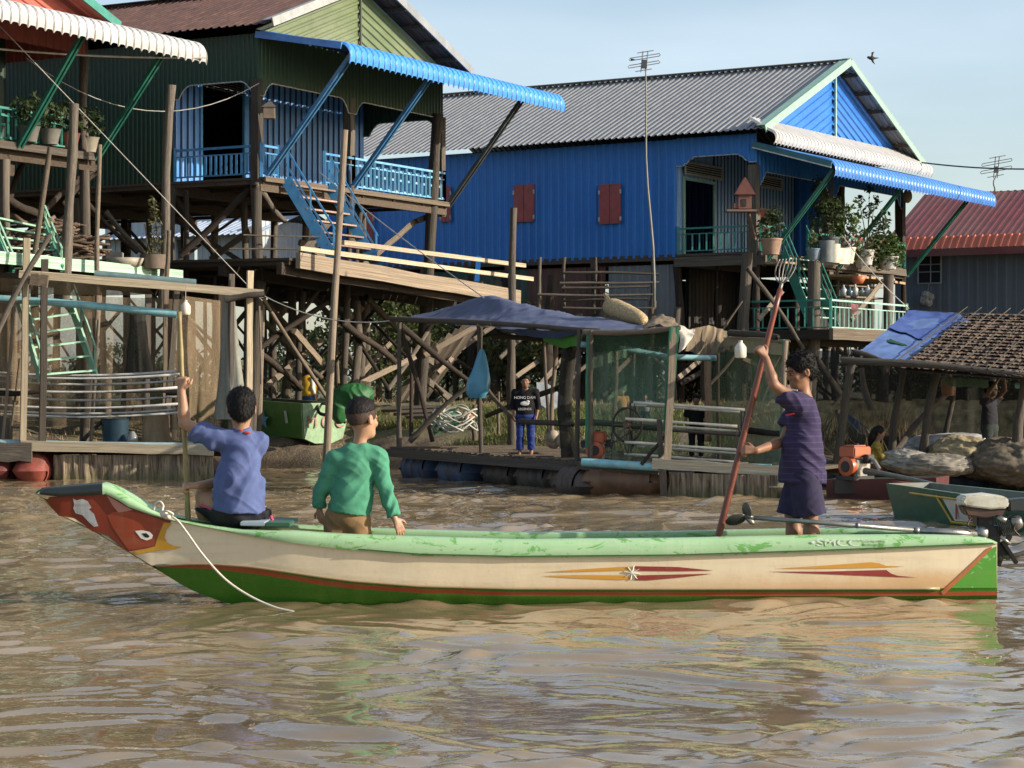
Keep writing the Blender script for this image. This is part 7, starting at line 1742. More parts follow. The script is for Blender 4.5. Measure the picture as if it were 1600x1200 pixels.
def build_green():
    T = lambda px, Y: P(px,600,Y).x
    spec = [("dense olive tree filling the gap under the green house's walkway", 592,56,3.1,2.3,LEAF,3,90), ("wide olive tree behind the big blue house's first stilts", 712,60,3.0,2.6,LEAF,4,95), ("small dark tree far behind the yellow vested child", 447,84,2.6,1.9,LEAFD,5,50), ("sparse pale tree between the blue house's stilts", 778,63,3.3,1.9,LEAFP,6,55), ("tall tree showing beside the blue house's bamboo rails", 860,66,4.4,1.9,LEAF,7,70), ("pale green tree behind the child in black shirt", 815,58,2.7,1.5,LEAFP,8,50), ("bushy tree behind the green net cage", 930,66,2.9,2.6,LEAF,9,80), ("low tree behind the right part of the net cage", 1010,70,2.9,2.4,LEAFP,10,70), ("dark tree behind the stilts near the older boy", 1120,74,3.4,2.6,LEAFD,11,70), ("low distant bush by the leftmost stilts", 185,95,2.2,2.4,LEAFD,12,40), ("grey green tree behind the thatched platform", 1420,60,1.9,2.6,LEAFD,13,70), ("low bushy tree behind the tilted boards", 650,64,2.9,1.8,LEAF,14,55), ("rounded bush right of the small dark tree", 486,72,2.3,1.3,LEAFP,15,35), ("shaded tree at the right end under the thatch", 1560,58,1.9,2.2,LEAFD,16,55)]
    for (lab, px, Y, h, sp, mt, sd, n) in spec: tree(lab, T(px,Y), Y, h, sp, mt, sd, n, leaf=.085, per=50)
    # scrub far away, a mass
    r = np.random.RandomState(2); bl = []
    for k in range(520):
        x = r.uniform(-70,75); y = r.uniform(115,190); s = r.uniform(.8,2.0); bl.append(((x,y,1.1+s*.6), (s*1.4,s,s*.9), 34))
    o = leaves("distant_scrub", bl, .28, LEAFD, None, 3); tag(o, "grey green line of scrub along the horizon behind the stilts", "scrub", kind="stuff")
    bl = []
    for k in range(300):
        x = r.uniform(-16,7); y = r.uniform(55,80); s = r.uniform(.25,.6); bl.append(((x,y,gz(x,y)+s*.5), (s*1.3,s,s*.8), 36))
    o = leaves("undergrowth", bl, .07, mat_leaf("leaf_dry", (.12,.09,.035), (.24,.18,.075)), None, 6, .2); tag(o, "dry yellowish undergrowth on the bank behind the stilts", "undergrowth", kind="stuff")
    # grass and straw on the bank
    def blades(name, n, area, hgt, mat, seed, label):
        r = np.random.RandomState(seed); V = []; P_ = []
        while len(P_) < n:
            x = r.uniform(area[0],area[1]); y = r.uniform(area[2],area[3])
            if y - float(shore(np.array([x]))[0]) > area[4] and vnoise(np.array([x*.9]), np.array([y*.9]), seed)[0] > area[5]: P_.append((x,y))
        P_ = np.array(P_); z = ground_z(P_[:,0], P_[:,1])-.02; base = np.stack([P_[:,0],P_[:,1],z],1); a = r.uniform(0,6.28,n); w = np.stack([np.cos(a),np.sin(a),np.zeros(n)],1)*.012; h = hgt*r.uniform(.5,1.3,n); ln = np.stack([r.normal(0,.5,n)*h, r.normal(0,.5,n)*h, h],1)
        V = np.stack([base-w, base+w, base+ln*.6+w*.6, base+ln],1).reshape(-1,3); me = np_mesh(name, V, np.arange(len(V)).reshape(-1,4), False); o = link(name, me, mat, None); tag(o, label, "grass", kind="stuff")
    blades("grass", 13000, (-3.5,4.2,38.5,47,.5,.35), .17, mat_leaf("leaf_grass", (.06,.085,.02), (.16,.17,.05)), 4, "short green grass on the bank behind the platforms"); blades("straw_litter", 6500, (-12,5.5,37,54,.3,.5), .14, mat_leaf("leaf_straw", (.20,.14,.07), (.40,.30,.16)), 5, "dry straw and litter scattered on the muddy bank"); blades("reeds", 700, (5.2,7.0,36.9,39,.05,.0), .75, mat_leaf("leaf_reed", (.24,.18,.09), (.42,.33,.17)), 8, "dry reeds at the water's edge behind the older boy")
    # potted plants on the big blue house
    def potted(label, px, py, Y, pot, blobs, leaf, mat, seed, col=(.26,.13,.08), stem=None, n=1):
        r = thing("potted_plant", label, "potted plant", P(px,py,Y), "potted plants on the blue house"); m = MB(); w, h = pot
        m.lathe(P(px,py,Y), [(0,0),(w*.72,0),(w,h*.9),(w*1.06,h*.9),(w*1.06,h),(w*.9,h),(w*.8,h*.9),(0,h*.88)], 16); m.build("pot", mat_plain("pot_%d" % int(col[0]*1000+col[2]*77), col, .7, dirt=(.2,.18,.15)), r, autosmooth=40)
        m = MB(); b0 = P(px,py,Y)+Vector((0,0,h*.8)); bl = []
        for (dx,dy,rx,rz,nn) in blobs: c = P(px+dx,py-dy,Y); bl.append((tuple(c),(rx,rx*.9,rz),nn)); m.tube([b0, b0.lerp(c,.5)+Vector((.05,0,.05)), c], [.018,.013,.006], 5, False)
        m.build("stem", BARK, r); leaves("foliage", bl, leaf, mat, r, seed); return r
    potted("small dark plant in a tan pot beside the stair head", 1205,398,54.6, (.27,.40), [(-2,45,.36,.40,190),(6,62,.25,.25,80),(-8,30,.25,.2,60)], .075, LEAFD, 1, (.30,.18,.12))
    potted("tall dark leafy plant in a black pot behind the white tubs", 1297,404,56.4, (.24,.55), [(-8,60,.42,.6,260),(-14,90,.30,.40,110),(-16,115,.2,.3,50),(4,75,.35,.4,130)], .08, LEAFD, 2, (.05,.055,.06))
    potted("bushy plant with reddish flowers in a white tub", 1322,412,56.8, (.25,.42), [(-4,62,.45,.45,260),(8,80,.35,.35,120),(-16,85,.3,.3,80),(18,50,.25,.2,50)], .07, LEAFG, 3, (.52,.47,.38))
    potted("sparse twiggy tree standing at the porch's right post", 1352,414,58.6, (.24,.4), [(4,85,.16,.22,36),(-10,100,.15,.16,26),(14,98,.18,.2,36),(22,60,.25,.35,70),(30,70,.2,.3,50),(6,118,.12,.12,16)], .075, LEAFD, 4, (.45,.43,.40))
    potted("large round yellowish green bush in a pale pot at the shelf's right end", 1388,421,60.0, (.28,.35), [(-6,28,.62,.55,560),(-12,44,.5,.35,220),(6,22,.4,.4,160),(-24,20,.4,.3,120)], .075, LEAFG, 5, (.50,.50,.47))
    potted("small yellowish bush between the white tub and the round bush", 1346,417,58.6, (.2,.3), [(0,24,.5,.34,250),(-10,16,.3,.2,70)], .065, mat_leaf("leaf_yellow", (.06,.075,.02), (.15,.15,.05)), 6, (.45,.42,.36))
    potted("thin cactus like plant in a blue patterned pot", 1272,406,55.6, (.20,.28), [(-2,34,.12,.30,40),(4,30,.10,.25,30),(-6,26,.08,.2,20)], .06, LEAFP, 7, (.20,.27,.33))
    fl = leaves("flowers", [(tuple(P(1330,372,56.7)),(.30,.3,.16),36),(tuple(P(1312,378,56.7)),(.22,.2,.14),20)], .05, mat_plain("petal_pink", (.42,.14,.10), .7, bump=0), None, 9, .8); setparent(fl, [o for o in scene.objects if o.name.startswith("potted_plant") and "reddish" in o['label']][0])
    for (lab, px, py, Y, w, h, col) in (("white square tub at the front of the plant shelf",1309,413,56.0,.34,.40,(.55,.50,.41)),("grey metal drum left of the white tubs",1291,410,55.6,.22,.55,(.13,.15,.16)),("tall cream jerry can between the drum and the white tub",1301,411,55.7,.20,.48,(.50,.46,.36))):
        m = MB(); m.lathe(P(px,py,Y), [(0,0),(w*.9,0),(w,h),(w*.88,h),(w*.85,h*.85),(0,h*.85)], 12 if "drum" in lab else 4); o = m.build("planter_tub", mat_plain("tub_%d" % int(col[1]*1000), col, .55, dirt=(.3,.24,.16)), None, autosmooth=40); tag(o, lab, "tub")
    # climber on the pole by the left house and porch plants of the red house
    r_ = thing("climbing_plant", "leafy climber in a pot growing up the weathered pole by the left house", "plant", P(240,418,40.5)); m = MB(); m.lathe(P(240,420,40.5), [(0,0),(.2,0),(.26,.26),(.2,.26),(0,.22)], 14); m.build("pot", mat_plain("pot_dull", (.16,.12,.09), .8), r_, autosmooth=40)
    m = MB(); m.tube([P(240,412,40.5),P(246,370,40.5),P(240,320,40.6)], .015, 5); m.tube([P(240,412,40.5),P(230,380,40.5),P(226,350,40.6)], .012, 5); m.build("stem", BARK, r_); leaves("foliage", [(tuple(P(240,402,40.5)),(.2,.2,.2),70),(tuple(P(246,375,40.5)),(.16,.16,.3),80),(tuple(P(243,345,40.5)),(.14,.14,.3),60),(tuple(P(240,322,40.5)),(.12,.12,.2),36)], .055, mat_leaf("leaf_climber", (.07,.075,.03), (.17,.16,.07)), r_, 11, .3)
    for k, (px, py, Y, lab) in enumerate(((45,222,39.6,"small potted plant at the left of the red house porch"),(78,226,40.2,"grey potted shrub in the middle of the red house porch"),(138,238,41.6,"drooping plant in a pale pot at the red house porch corner"),(108,232,40.9,"shrub in a reddish pot behind the gnarled pole"))):
        r_ = thing("potted_plant", lab, "potted plant", P(px,py,Y), "potted plants on the red house porch"); m = MB(); m.lathe(P(px,py,Y), [(0,0),(.14,0),(.2,.26),(.22,.28),(.17,.28),(0,.24)], 14); m.build("pot", mat_plain("pot_red_house_%d" % k, ((.14,.13,.11),(.17,.16,.14),(.28,.25,.19),(.20,.07,.05))[k], .8), r_, autosmooth=40)
        leaves("foliage", [(tuple(P(px+dx,py-dy,Y)),(.26,.24,.22),46) for dx, dy in ((0,38),(-8,52),(8,46),(3,60))], .07, LEAFD, r_, 20+k)
build_green()
# ------------------------------------------------------------------ other boats, people on the bank, wires and birds
def simple_boat(root, secs, mats, name="hull"):
    "secs: list of (centre bottom point, half width, height, flare); closed hull with an inside"
    mb = MB(); n = len(secs); prof = ((-1.0,1.0,0),(-.97,.80,0),(-.80,.12,1),(-.35,0,1),(.35,0,1),(.80,.12,1),(.97,.80,0),(1.0,1.0,0),(.88,1.0,2),(.62,.25,3),(-.62,.25,3),(-.88,1.0,2))
    m = len(prof); pts = [Vector(s[0]) for s in secs]
    for i, (c, hw, h, rk) in enumerate(secs):
        d = (pts[min(i+1,n-1)]-pts[max(i-1,0)]); d.z = 0; d.normalize(); sd = Vector((-d.y,d.x,0)); c = Vector(c)
        for x, z, _ in prof: mb.v.append(tuple(c + sd*(x*hw) + Vector((0,0,z*h)) + d*(rk*z)))
    for i in range(n-1):
        for j in range(m):
            a = i*m+j; b = i*m+(j+1) % m; mb.f.append((a,b,b+m,a+m)); mb.mi.append({0:0,1:1,2:1,3:1,4:1,5:0,6:0,7:2,8:3,9:3,10:3,11:2}[j] if j != 1 else 0)
    for e in (0, n-1):
        base = len(mb.v); c, hw, h, rk = secs[e]; c = Vector(c); d = (pts[1]-pts[0]) if e == 0 else (pts[-1]-pts[-2]); d.z = 0; d.normalize(); sd = Vector((-d.y,d.x,0)); q = -.012 if e == 0 else .012
        for dd in (0, -q*5):
            for x, z, _ in prof[:8]: mb.v.append(tuple(c + sd*(x*hw) + Vector((0,0,z*h*1.005)) + d*(rk*z + q + dd)))
        mb.f.append(tuple(base+j for j in range(8))); mb.f.append(tuple(base+8+j for j in range(8))); mb.mi += [4, 4]
        for j in range(8): mb.f.append((base+j, base+(j+1) % 8, base+8+(j+1) % 8, base+8+j)); mb.mi.append(4)
    return mb.build(name, None, root, mats=mats, autosmooth=40)
def build_boats():
    gd = mat_plain("boat_darkgreen", (.035,.095,.058), .35, dirt=(.05,.08,.05)); gl = mat_plain("boat_lightgreen", (.10,.20,.11), .4, dirt=(.2,.28,.2)); ins = mat_plain("boat_inner", (.10,.12,.09), .6); yl = mat_plain("line_yellow", (.50,.32,.03), .4); dkb = mat_plain("boat_bottom", (.05,.03,.02), .5); wh = mat_plain("number_white", (.60,.57,.48), .5, dirt=(.45,.4,.3)); rd = mat_plain("number_red", (.26,.035,.025), .5)
    # green boat with a number
    r = thing("moored_boat", "dark green boat with yellow lines and number 1 moored at right", "boat", P(1500,800,25))
    secs = []
    for k in range(9):
        f = k/8; c = P(1428,812,26.9).lerp(Vector((7.2,22.0,-.06)), f); c.z = -.10; secs.append((c, .32+.18*min(1,f*3), .52-.08*min(1,f*2), -.12 if k == 0 else 0))
    simple_boat(r, secs, [gd, dkb, gl, ins, mat_plain("transom_worn", (.09,.095,.075), .6, var=.5, dirt=(.16,.11,.06))])
    d = (Vector(secs[4][0])-Vector(secs[1][0])); d.z = 0; d.normalize(); sd = Vector((-d.y,d.x,0)); sd = sd if sd.y < 0 else -sd
    def side(f, z): 
        i = min(int(f*8), 7); a, b = secs[i], secs[i+1]; t = f*8-i; c = Vector(a[0]).lerp(Vector(b[0]), t); hw = a[1]+(b[1]-a[1])*t; h = a[2]+(b[2]-a[2])*t; zz = z/h; k = 0.80+.17*min(1,max(0,(zz-.12)/.68)) + .03*max(0,(zz-.8)/.2); return c + sd*(hw*k+.012) + Vector((0,0,z))
    def fat(px):  # fraction along the hull seen at a pixel column
        lo, hi = 0.0, 1.0
        for _ in range(30):
            mid = (lo+hi)/2; p = side(mid,.25); (lo, hi) = (mid, hi) if 800+p.x/p.y*FPX < px else (lo, mid)
        return lo
    m = MB(); m.tube([side(fat(1425)+k*.02,.43-.02*k/8) for k in range(12)], .014, 5); m.tube([side(fat(1466),.43), side(fat(1484),.13), side(fat(1520),.125)], .016, 5); m.build("paint_line", yl, r)
    m = MB(); m.poly([side(fat(1476),.40), side(fat(1489),.15), side(fat(1530),.15), side(fat(1530),.38)]); m.build("number_panel", wh, r)
    for x in (1496, 1520): text_mesh("number", "1" if x < 1500 else "8", .33, rd, r, side(fat(x),.27)+sd*.012, d, (0,0,1), .002)
    m = MB(); m.tube([side(fat(1440)+k*.02,.07) for k in range(12)], .010, 5); m.build("paint_line", mat_plain("line_rust", (.22,.06,.03), .5), r)
    # maroon boat with orange engine
    mr = mat_plain("boat_maroon", (.085,.020,.018), .4, dirt=(.05,.02,.018)); r = thing("moored_boat", "maroon boat carrying an orange engine in front of the thatched platform", "boat", P(1400,765,31))
    secs = [(Vector((P(1300,0,31.4).x+.48*k, 31.4-.23*k, -.08)), .26+.10*min(1,k/2), .36+.02*k, 0) for k in range(4)]
    simple_boat(r, secs, [mr, dkb, mat_plain("gunwale_grey", (.22,.20,.18), .5), ins, mr]); m = MB(); m.bar(P(1352,772,31.0), P(1420,755,30.6), .05, .05); m.bar(P(1400,752,30.7), P(1495,768,29.5), .16, .03); m.build("cross_plank", mat_plain("plank_red", (.16,.04,.03), .5), r)
    e = engine("large orange engine with grey shaft on the maroon boat's stern", P(1336,750,31.1), 1.08, (.36,.085,.035), (-.75,-.65,0)); m = MB(); m.tube([P(1352,736,30.9), P(1380,740,30.5), P(1430,750,29.6), P(1600,790,26.5)], [.05,.035,.03,.028], 10); m.build("propeller_shaft", mat_plain("shaft_green_grey", (.15,.17,.15), .45, .4), e, smooth=True); m = MB(); m.box(P(1334,760,31.15), (.6,.36,.2)); m.build("engine_mount", mat_plain("mount_dark", (.03,.022,.02), .6), e, bevel=.01)
    m = MB(); m.tube([P(1352,712,31.0), P(1366,720,30.9), P(1374,733,30.8)], .03, 8); m.build("exhaust", mat_plain("exhaust_grey", (.25,.23,.20), .5, .5), e)
    # blue and white boat on the bank
    wb_ = mat_plain("boat_white", (.40,.40,.37), .5, dirt=(.25,.22,.18)); bb = mat_plain("boat_blue", (.045,.16,.36), .4); r = thing("beached_boat", "small blue and white boat drawn up behind the seated woman", "boat", P(1400,690,38))
    secs = [(P(1318+20*k, 706+1.2*k, 38.6-.15*k)+Vector((0,0,.18*max(0,2-k))), .12+.10*min(k,3), .34 if k else .38, -.1 if k == 0 else 0) for k in range(9)]
    simple_boat(r, secs, [wb_, wb_, bb, bb, mat_plain("bow_red", (.25,.04,.03), .5)])
    # green boat on the mud with lettering
    gb = mat_plain("boat_grass", (.065,.175,.022), .4, dirt=(.07,.15,.04)); gp = mat_plain("boat_mint", (.28,.42,.25), .5, dirt=(.2,.3,.16)); r = thing("beached_boat", "green boat with a pale lettered stern beached on the mud", "boat", P(480,690,45))
    st = P(505,692,43.6); st.z = .46; bow = Vector((-7.6, 47.4, .75)); secs = []
    for k in range(7): f = k/6; c = st.lerp(bow, f); c.z = .46+.25*f; secs.append((c, .62-.12*f, .80-.04*f, -.10 if k == 0 else 0))
    simple_boat(r, secs, [gb, dkb, mat_plain("rim_moss", (.10,.22,.06), .5), ins, gp]); d = (bow-st); d.z = 0; d.normalize(); sd = Vector((-d.y,d.x,0)); sd = sd if sd.y < 0 else -sd; tx = sd.cross(Vector((0,0,1)))
    right = -sd if (-sd).x > 0 else sd
    right = Vector((sd.x,sd.y,0)); right = right if right.x > 0 else -right
    for k, ch in enumerate("MCC"): text_mesh("lettering", ch, .36, mat_plain("letter_pink", (.36,.16,.13), .6), r, st - d*.085 + right*(-.36+.36*k) + Vector((0,0,.42)), right, (0,0,1), .002)
    stp = [st + d*1.15 + sd*.60 + Vector((0,0,.46)) + (d*math.sin(a)*-q + Vector((0,0,math.cos(a)*q))) for a, q in [(k*math.pi/5, .20 if k % 2 == 0 else .085) for k in range(10)]]; m = MB(); m.prism(stp, sd*.015); m.build("star_mark", mat_plain("star_blue", (.10,.26,.38), .5), r); m = MB(); m.bar(st+d*.45+sd*.61+Vector((0,0,.65)), st+d*.42+sd*.585+Vector((0,0,.40)), .07, .012, sd); m.build("paint_line", mat_plain("mark_pale", (.38,.44,.36), .5), r)
    cv = SDF(); c = P(547,627,42.8); cv.ell(c+Vector((.05,0,.12)), (.36,.30,.22), .1); cv.ell(c+Vector((-.22,0,-.12)), (.17,.25,.32), .12); cv.ell(c+Vector((.2,0,.14)), (.26,.2,.16), .1); o = link("motor_cover", cv.mesh("motor_cover", .018, 2, (.020,3.6,.8)), mat_cloth("cover_green", (.026,.105,.035), rough=.5, scale=6), None); tag(o, "dark green plastic cover wrapped over a motor on the beached green boat", "cover")
    m = MB(); m.tube([P(425,625,43.9), P(480,628,43.6), P(535,634,43.2)], .03, 6); m.tube(smooth_path([P(495,632,43.4), P(500,646,43.2), P(520,650,43.1), P(540,660,43.0)]), .035, 6); o = m.build("motor_shaft", mat_plain("motor_black", (.035,.028,.024), .5, .3), None, smooth=True); tag(o, "dark motor shaft lying along the beached green boat's rim", "motor shaft")
    for k in range(3): o = timber("driftwood_board", P(600+20*k,640+5*k,44.5-.4*k), P(700+12*k,636+7*k,43.8-.5*k), .12, WOOD_L, None, 'plank', .03, face=(0,-.3,1)); tag(o, ("upper grey board lying on the bank behind the pale hoses","middle grey board lying on the bank behind the pale hoses","lowest grey board lying on the bank behind the pale hoses")[k], "board", "boards on the bank")
def stand(label, px, py, Y, hpx, fwd, clothes, skin, hair, style='short', arms=None, s=None, face=True, feet=True, h=.013, sit=None):
    "a standing figure: feet at pixel (px,py), hpx tall in pixels, facing fwd"
    H = hpx/FPX*Y; s = s or H/1.7*1.10; f = Vector(fwd).normalized(); rt = f.cross(Vector((0,0,1))).normalized(); b = P(px,py,Y); at = lambda x, y, z: b + rt*(x*H) + f*(y*H) + Vector((0,0,z*H))
    J = dict(head=at(0,.015,.905), neck=at(0,0,.80), pelvis=at(0,0,.50), shL=at(-.125,0,.775), shR=at(.125,0,.775), elL=at(-.155,-.01,.62), elR=at(.155,-.01,.62), wrL=at(-.14,.05,.49), wrR=at(.14,.05,.49), hipL=at(-.06,0,.49), hipR=at(.06,0,.49), knL=at(-.065,.02,.26), knR=at(.065,.02,.26), anL=at(-.07,-.01,.05), anR=at(.07,-.01,.05))
    if arms: 
        for k, v in arms.items(): J[k] = at(*v)
    hands = dict(L=(J['wrL']-J['elL'], rt*-1, .5, 1), R=(J['wrR']-J['elR'], rt, .5, -1)); ft = dict(L=f, R=f) if feet else None
    return person(label, J, s, skin, hair, clothes, tuple(b), fwd, h=h, face=face, hands=hands, hairstyle=style, feet=ft, hk=1.08)
def build_bystanders():
    hair = MATS["black_hair"]; sk = mat_skin("skin_child", (.22,.115,.07)); blk = mat_cloth("shirt_black", (.010,.010,.012)); bl = mat_cloth("trousers_blue", (.018,.035,.17), stripes=((.06,.08,.25), 9, .3))
    r, at, made = stand("child in black printed shirt and blue checked trousers standing on the open platform", 821, 713, 35.6, 130, (-.08,-1,-.05), [("long_sleeved_top", blk, dict(hem=1.0, sleeve=1.5, loose=.03, flare=.04, flat=1.2)), ("trousers", bl, dict(len=1.85, loose=.02, flare=.015))], sk, hair)
    wt_ = mat_plain("print_white", (.62,.62,.60), .8); c = P(820,632,35.6-.19)
    text_mesh("shirt_print", "HONG DAM", .062, wt_, made["long_sleeved_top"], c+Vector((0,0,.11)), (1,0,0), (0,0,1), .004); text_mesh("shirt_print", "LEGENDS", .052, wt_, made["long_sleeved_top"], c-Vector((0,0,.075)), (1,0,0), (0,0,1), .004); m = MB(); m.sphere(c+Vector((0,0,.015)), (.075,.012,.036), 10, 6); m.sphere(c+Vector((.05,0,.045)), (.03,.012,.025), 8, 5); m.build("shirt_print", wt_, made["long_sleeved_top"])
    stand("child in dark clothes standing among the reel's pale bars", 1088, 722, 34.2, 108, (-.1,-1,-.1), [("shirt", blk, dict(hem=1.0, sleeve=.8, loose=.02, flare=.03)), ("trousers", mat_cloth("trousers_black", (.014,.013,.016)), dict(len=1.8, loose=.02))], sk, hair)
    white = mat_cloth("sleeve_white", (.62,.60,.56)); yel = mat_cloth("vest_yellow", (.50,.30,.03)); stand("small child in yellow vest with white sleeves behind the beached green boat", 482, 668, 46.2, 98, (.8,.55,-.3), [("long_sleeved_top", white, dict(hem=.9, sleeve=1.8, loose=.01, flare=.01)), ("vest", yel, dict(len=.05, loose=.04, waist=.62)), ("shorts", mat_cloth("shorts_blue", (.045,.09,.27)), dict(len=.95, flare=.03, loose=.02))], mat_skin("skin_tan", (.34,.19,.115)), hair) if False else None
    r, at, made = stand("small child in yellow vest with white sleeves behind the beached green boat", 482, 668, 46.2, 98, (.8,.55,-.3), [("long_sleeved_top", white, dict(hem=.92, sleeve=1.8, loose=.012, flare=.015)), ("shorts", mat_cloth("shorts_blue", (.045,.09,.27)), dict(len=.95, flare=.03, loose=.02))], MATS["skin_tan"], hair)
    b = P(482,668,46.2); H = 98/FPX*46.2; v = SDF(); v.ell(b+Vector((0,0,.69*H)), (.135*H*1.1,.135*H*1.1,.15*H), .05); v.ell(b+Vector((-.01,0,.58*H)), (.15*H,.15*H,.13*H), .05); v.cut(b+Vector((0,0,.50*H)), (0,0,-1)); link("vest", v.mesh("vest", .013), yel, r)
    # seated woman
    Y = 33.9; j = lambda x,y,d=0.0: P(x,y,Y+d); J = dict(head=j(1374,676), neck=j(1370,691), pelvis=j(1366,730), shL=j(1374,697,.16), shR=j(1370,697,-.16), elL=j(1382,715,.18), elR=j(1378,715,-.18), wrL=j(1398,712,.05), wrR=j(1398,714,-.12), hipL=j(1368,731,.09), hipR=j(1368,731,-.09), knL=j(1400,728,.12), knR=j(1400,729,-.12), anL=j(1404,742,.1), anR=j(1404,742,-.1))
    yp = mat_cloth("blouse_mustard", (.26,.19,.045), var=.6, scale=26); person("seated woman in mustard patterned blouse with long black hair on the thatched platform", J, .82, sk, hair, [("blouse", yp, {}),] if False else [("long_sleeved_top", yp, dict(hem=1.0, sleeve=1.4, loose=.03, flare=.04, flat=1.0)), ("trousers", mat_cloth("skirt_brown", (.11,.05,.03)), dict(len=1.5, loose=.05))], tuple(j(1368,740)), (.95,-.15,-.25), h=.013, hands=dict(L=(Vector((1,0,-.2)),Vector((0,0,1)),.4,1), R=(Vector((1,0,-.2)),Vector((0,0,1)),.4,-1)), hairstyle='long', hk=1.1)
    dark = mat_cloth("work_shirt_dark", (.022,.022,.028)); stand("man in dark shirt reaching up under the thatched roof", 1546, 742, 34.6, 148, (.75,-.6,.1), [("shirt", dark, dict(hem=1.0, sleeve=.7, loose=.02, flare=.03)), ("trousers", mat_cloth("work_trousers", (.03,.038,.036)), dict(len=1.8, loose=.02))], mat_skin("skin_dark", (.12,.065,.04)), hair, arms=dict(elL=(-.16,.10,.88), wrL=(-.06,.14,1.0), elR=(.17,.08,.86), wrR=(.08,.14,.99)))
    stand("person in ochre top seen through the green netting", 972, 672, 44.0, 66, (.3,-1,0), [("shirt", mat_cloth("top_ochre", (.36,.20,.06)), dict(hem=1.0, sleeve=.8, loose=.03)), ("trousers", blk, dict(len=1.8, loose=.03))], sk, hair, h=.018); stand("child in grey top seen through the green netting", 1008, 676, 43.0, 62, (-.2,-1,0), [("shirt", mat_cloth("top_grey", (.22,.24,.26)), dict(hem=1.0, sleeve=.8, loose=.03)), ("shorts", blk, dict(len=.9, loose=.03))], sk, hair, h=.018)
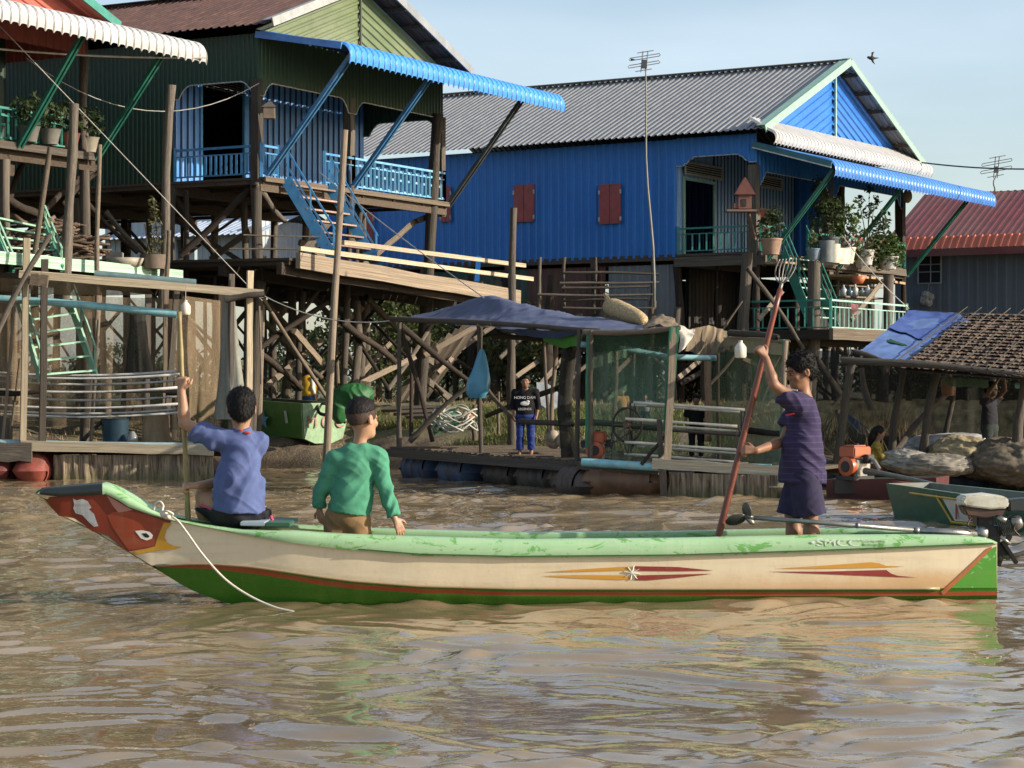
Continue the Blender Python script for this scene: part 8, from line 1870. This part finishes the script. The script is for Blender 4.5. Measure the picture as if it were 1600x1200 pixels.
def build_wires():
    w = mat_plain("wire_pale", (.42,.40,.36), .6); wd = mat_plain("wire_dark", (.06,.06,.06), .6)
    def wire(label, p, q, drop, r, mat): o = MB().tube(sag_line(p, q, drop), r, 5).build("wire", mat, None); tag(o, label, "wire")
    wire("pale rope strung below the white awning at left", P(-30,74,38), P(322,90,41), .06, .018, w); wire("thin wire sagging from the red house to the blue porch", P(40,90,40), P(405,130,42.6), .75, .008, w); wire("thin pale line slanting down from the red house to the platform beam", P(-20,20,38), P(410,470,41), .0, .008, w); wire("power line running right from the big blue house's eave", P(1440,254,63), P(1680,262,60), .1, .022, wd); wire("pale line slanting from the porch rail to the tarpaulin shelter", P(500,270,42), P(756,465,38.8), .05, .010, w); wire("slack line under the walkway to the shelter corner", P(412,462,40.5), P(640,496,39.4), .25, .010, w); wire("cord slanting from the plant shelf to the middle deck rail", P(1316,368,54), P(1420,482,56), .1, .012, w)
    # antennas
    al = mat_plain("aerial_grey", (.30,.30,.30), .4, .6)
    def antenna(label, base, top, s, mat):
        r = thing("antenna", label, "antenna", tuple(base)); m = MB(); base = Vector(base); top = Vector(top); m.tube([base.lerp(top,i/8)+Vector((.04*math.sin(i),0,0)) for i in range(9)], [.035-.018*i/8 for i in range(9)], 7); m.build("mast", mat_plain("mast_grey", (.20,.19,.17), .6), r, smooth=True)
        m = MB(); u = Vector((.9,.25,.18)).normalized(); b_ = Vector((0.1,0,1)).normalized()
        for k, (z, L) in enumerate(((-.12,.34),(.06,.62),(.16,.62),(.34,.60),(.44,.62),(.60,.34))):
            c = top + b_*(z*s); m.tube([c-u*L*s, c+u*L*s], .012, 5)
            if k in (1, 3):
                for q in (-1, 1): cc = c+u*q*L*s; m.tube([cc, cc+u*q*.05*s+b_*.05*s, cc+b_*.1*s], .012, 5)
        m.tube([top-b_*.2*s+Vector((-.06,0,0)), top+b_*.62*s+Vector((-.06,0,0))], .014, 5); m.tube([top-b_*.2*s+Vector((.06,0,0)), top+b_*.62*s+Vector((.06,0,0))], .014, 5); m.build("elements", mat, r); m = MB(); m.box(top+b_*.12*s, (.13,.10,.2)); m.build("junction_box", wd, r)
    antenna("tall thin television antenna in front of the big blue house", P(1022,480,52.5), P(1006,105,52.5), .62, al); antenna("small television antenna above the maroon roof", P(1552,305,70), P(1556,270,70), .85, wd)
    # birds
    for (lab, px, py, Y, s) in (("dark bird flying in the sky above the big blue roof", 1362, 91, 40, .55), ("tiny bird perched on the television antenna", 988, 93, 52.4, .30)):
        b = SDF(); c = P(px,py,Y); b.ell(c, (.11*s,.07*s,.06*s), .02); b.ell(c+Vector((-.11*s,0,.03*s)), (.05*s,.045*s,.045*s), .02); b.chain([c+Vector((.08*s,0,0)), c+Vector((.22*s,0,.01*s))], [.03*s,.018*s], .02)
        if s > .4:
            for q in (-1,1): b.chain([c, c+Vector((.03*s,q*.02*s,.14*s*q+.02)), c+Vector((.10*s,q*.06*s,.22*s*q))], [.035*s,.03*s,.012*s], .02)
        o = link("bird", b.mesh("bird", .012*s*1.5, 1), mat_plain("bird_dark", (.03,.028,.026), .8, bump=0), None); tag(o, lab, "bird")
    # gourd hanging from the awning and the cloth on the rail
    g = SDF(); c = P(1418,300,60.5); g.ell(c-Vector((0,0,.12)), (.13,.12,.19), .05); g.chain([c, c+Vector((.06,0,.22))], [.08,.05], .05); o = link("hanging_sack", g.mesh("hanging_sack", .02), mat_cloth("sack_brown", (.22,.16,.10)), None); tag(o, "small brown sack hanging from the right awning edge", "sack")
    o = cloth("red_cloth", [[P(1329,474,52.9), P(1340,476,52.9)], [P(1330,484,52.8), P(1341,484,52.8)], [P(1333,492,52.85), P(1338,488,52.85)]], mat_cloth("cloth_pink", (.30,.13,.13)), None, 8, 10, .03, 6); tag(o, "pinkish cloth hung over the pale mint rail", "cloth")
    # spirit house on the corner post
    s = thing("spirit_house", "small reddish spirit house on a shelf at the big blue house's corner", "spirit house", P(1160,312,54.8)); rdm = mat_plain("shrine_red", (.17,.075,.055), .7); c = P(1163,326,54.7); m = MB(); m.box(c-Vector((.08,0,.06)), (.75,.45,.05)); m.bar(c-Vector((-.1,0,.08)), c+Vector((.3,.3,-.75)), .06, .06); m.build("shelf", mat_plain("shrine_wood", (.20,.12,.085), .7), s); m = MB(); m.box(c+Vector((0,0,.16)), (.34,.30,.36)); m.box(c+Vector((-.22,0,.06)), (.12,.26,.14)); m.build("body", rdm, s, bevel=.01); m = MB(); m.prism([c+Vector((-.26,-.2,.34)), c+Vector((.26,-.2,.34)), c+Vector((.10,-.2,.62)), c+Vector((0,-.2,.78)), c+Vector((-.10,-.2,.62))], (0,.4,0)); m.build("roof", mat_plain("shrine_roof", (.15,.05,.04), .7), s); m = MB(); m.box(c+Vector((-.02,-.155,.14)), (.10,.02,.18)); m.build("doorway", mat_plain("shrine_dark", (.03,.02,.018), .8), s)
build_boats(); build_bystanders(); build_wires()
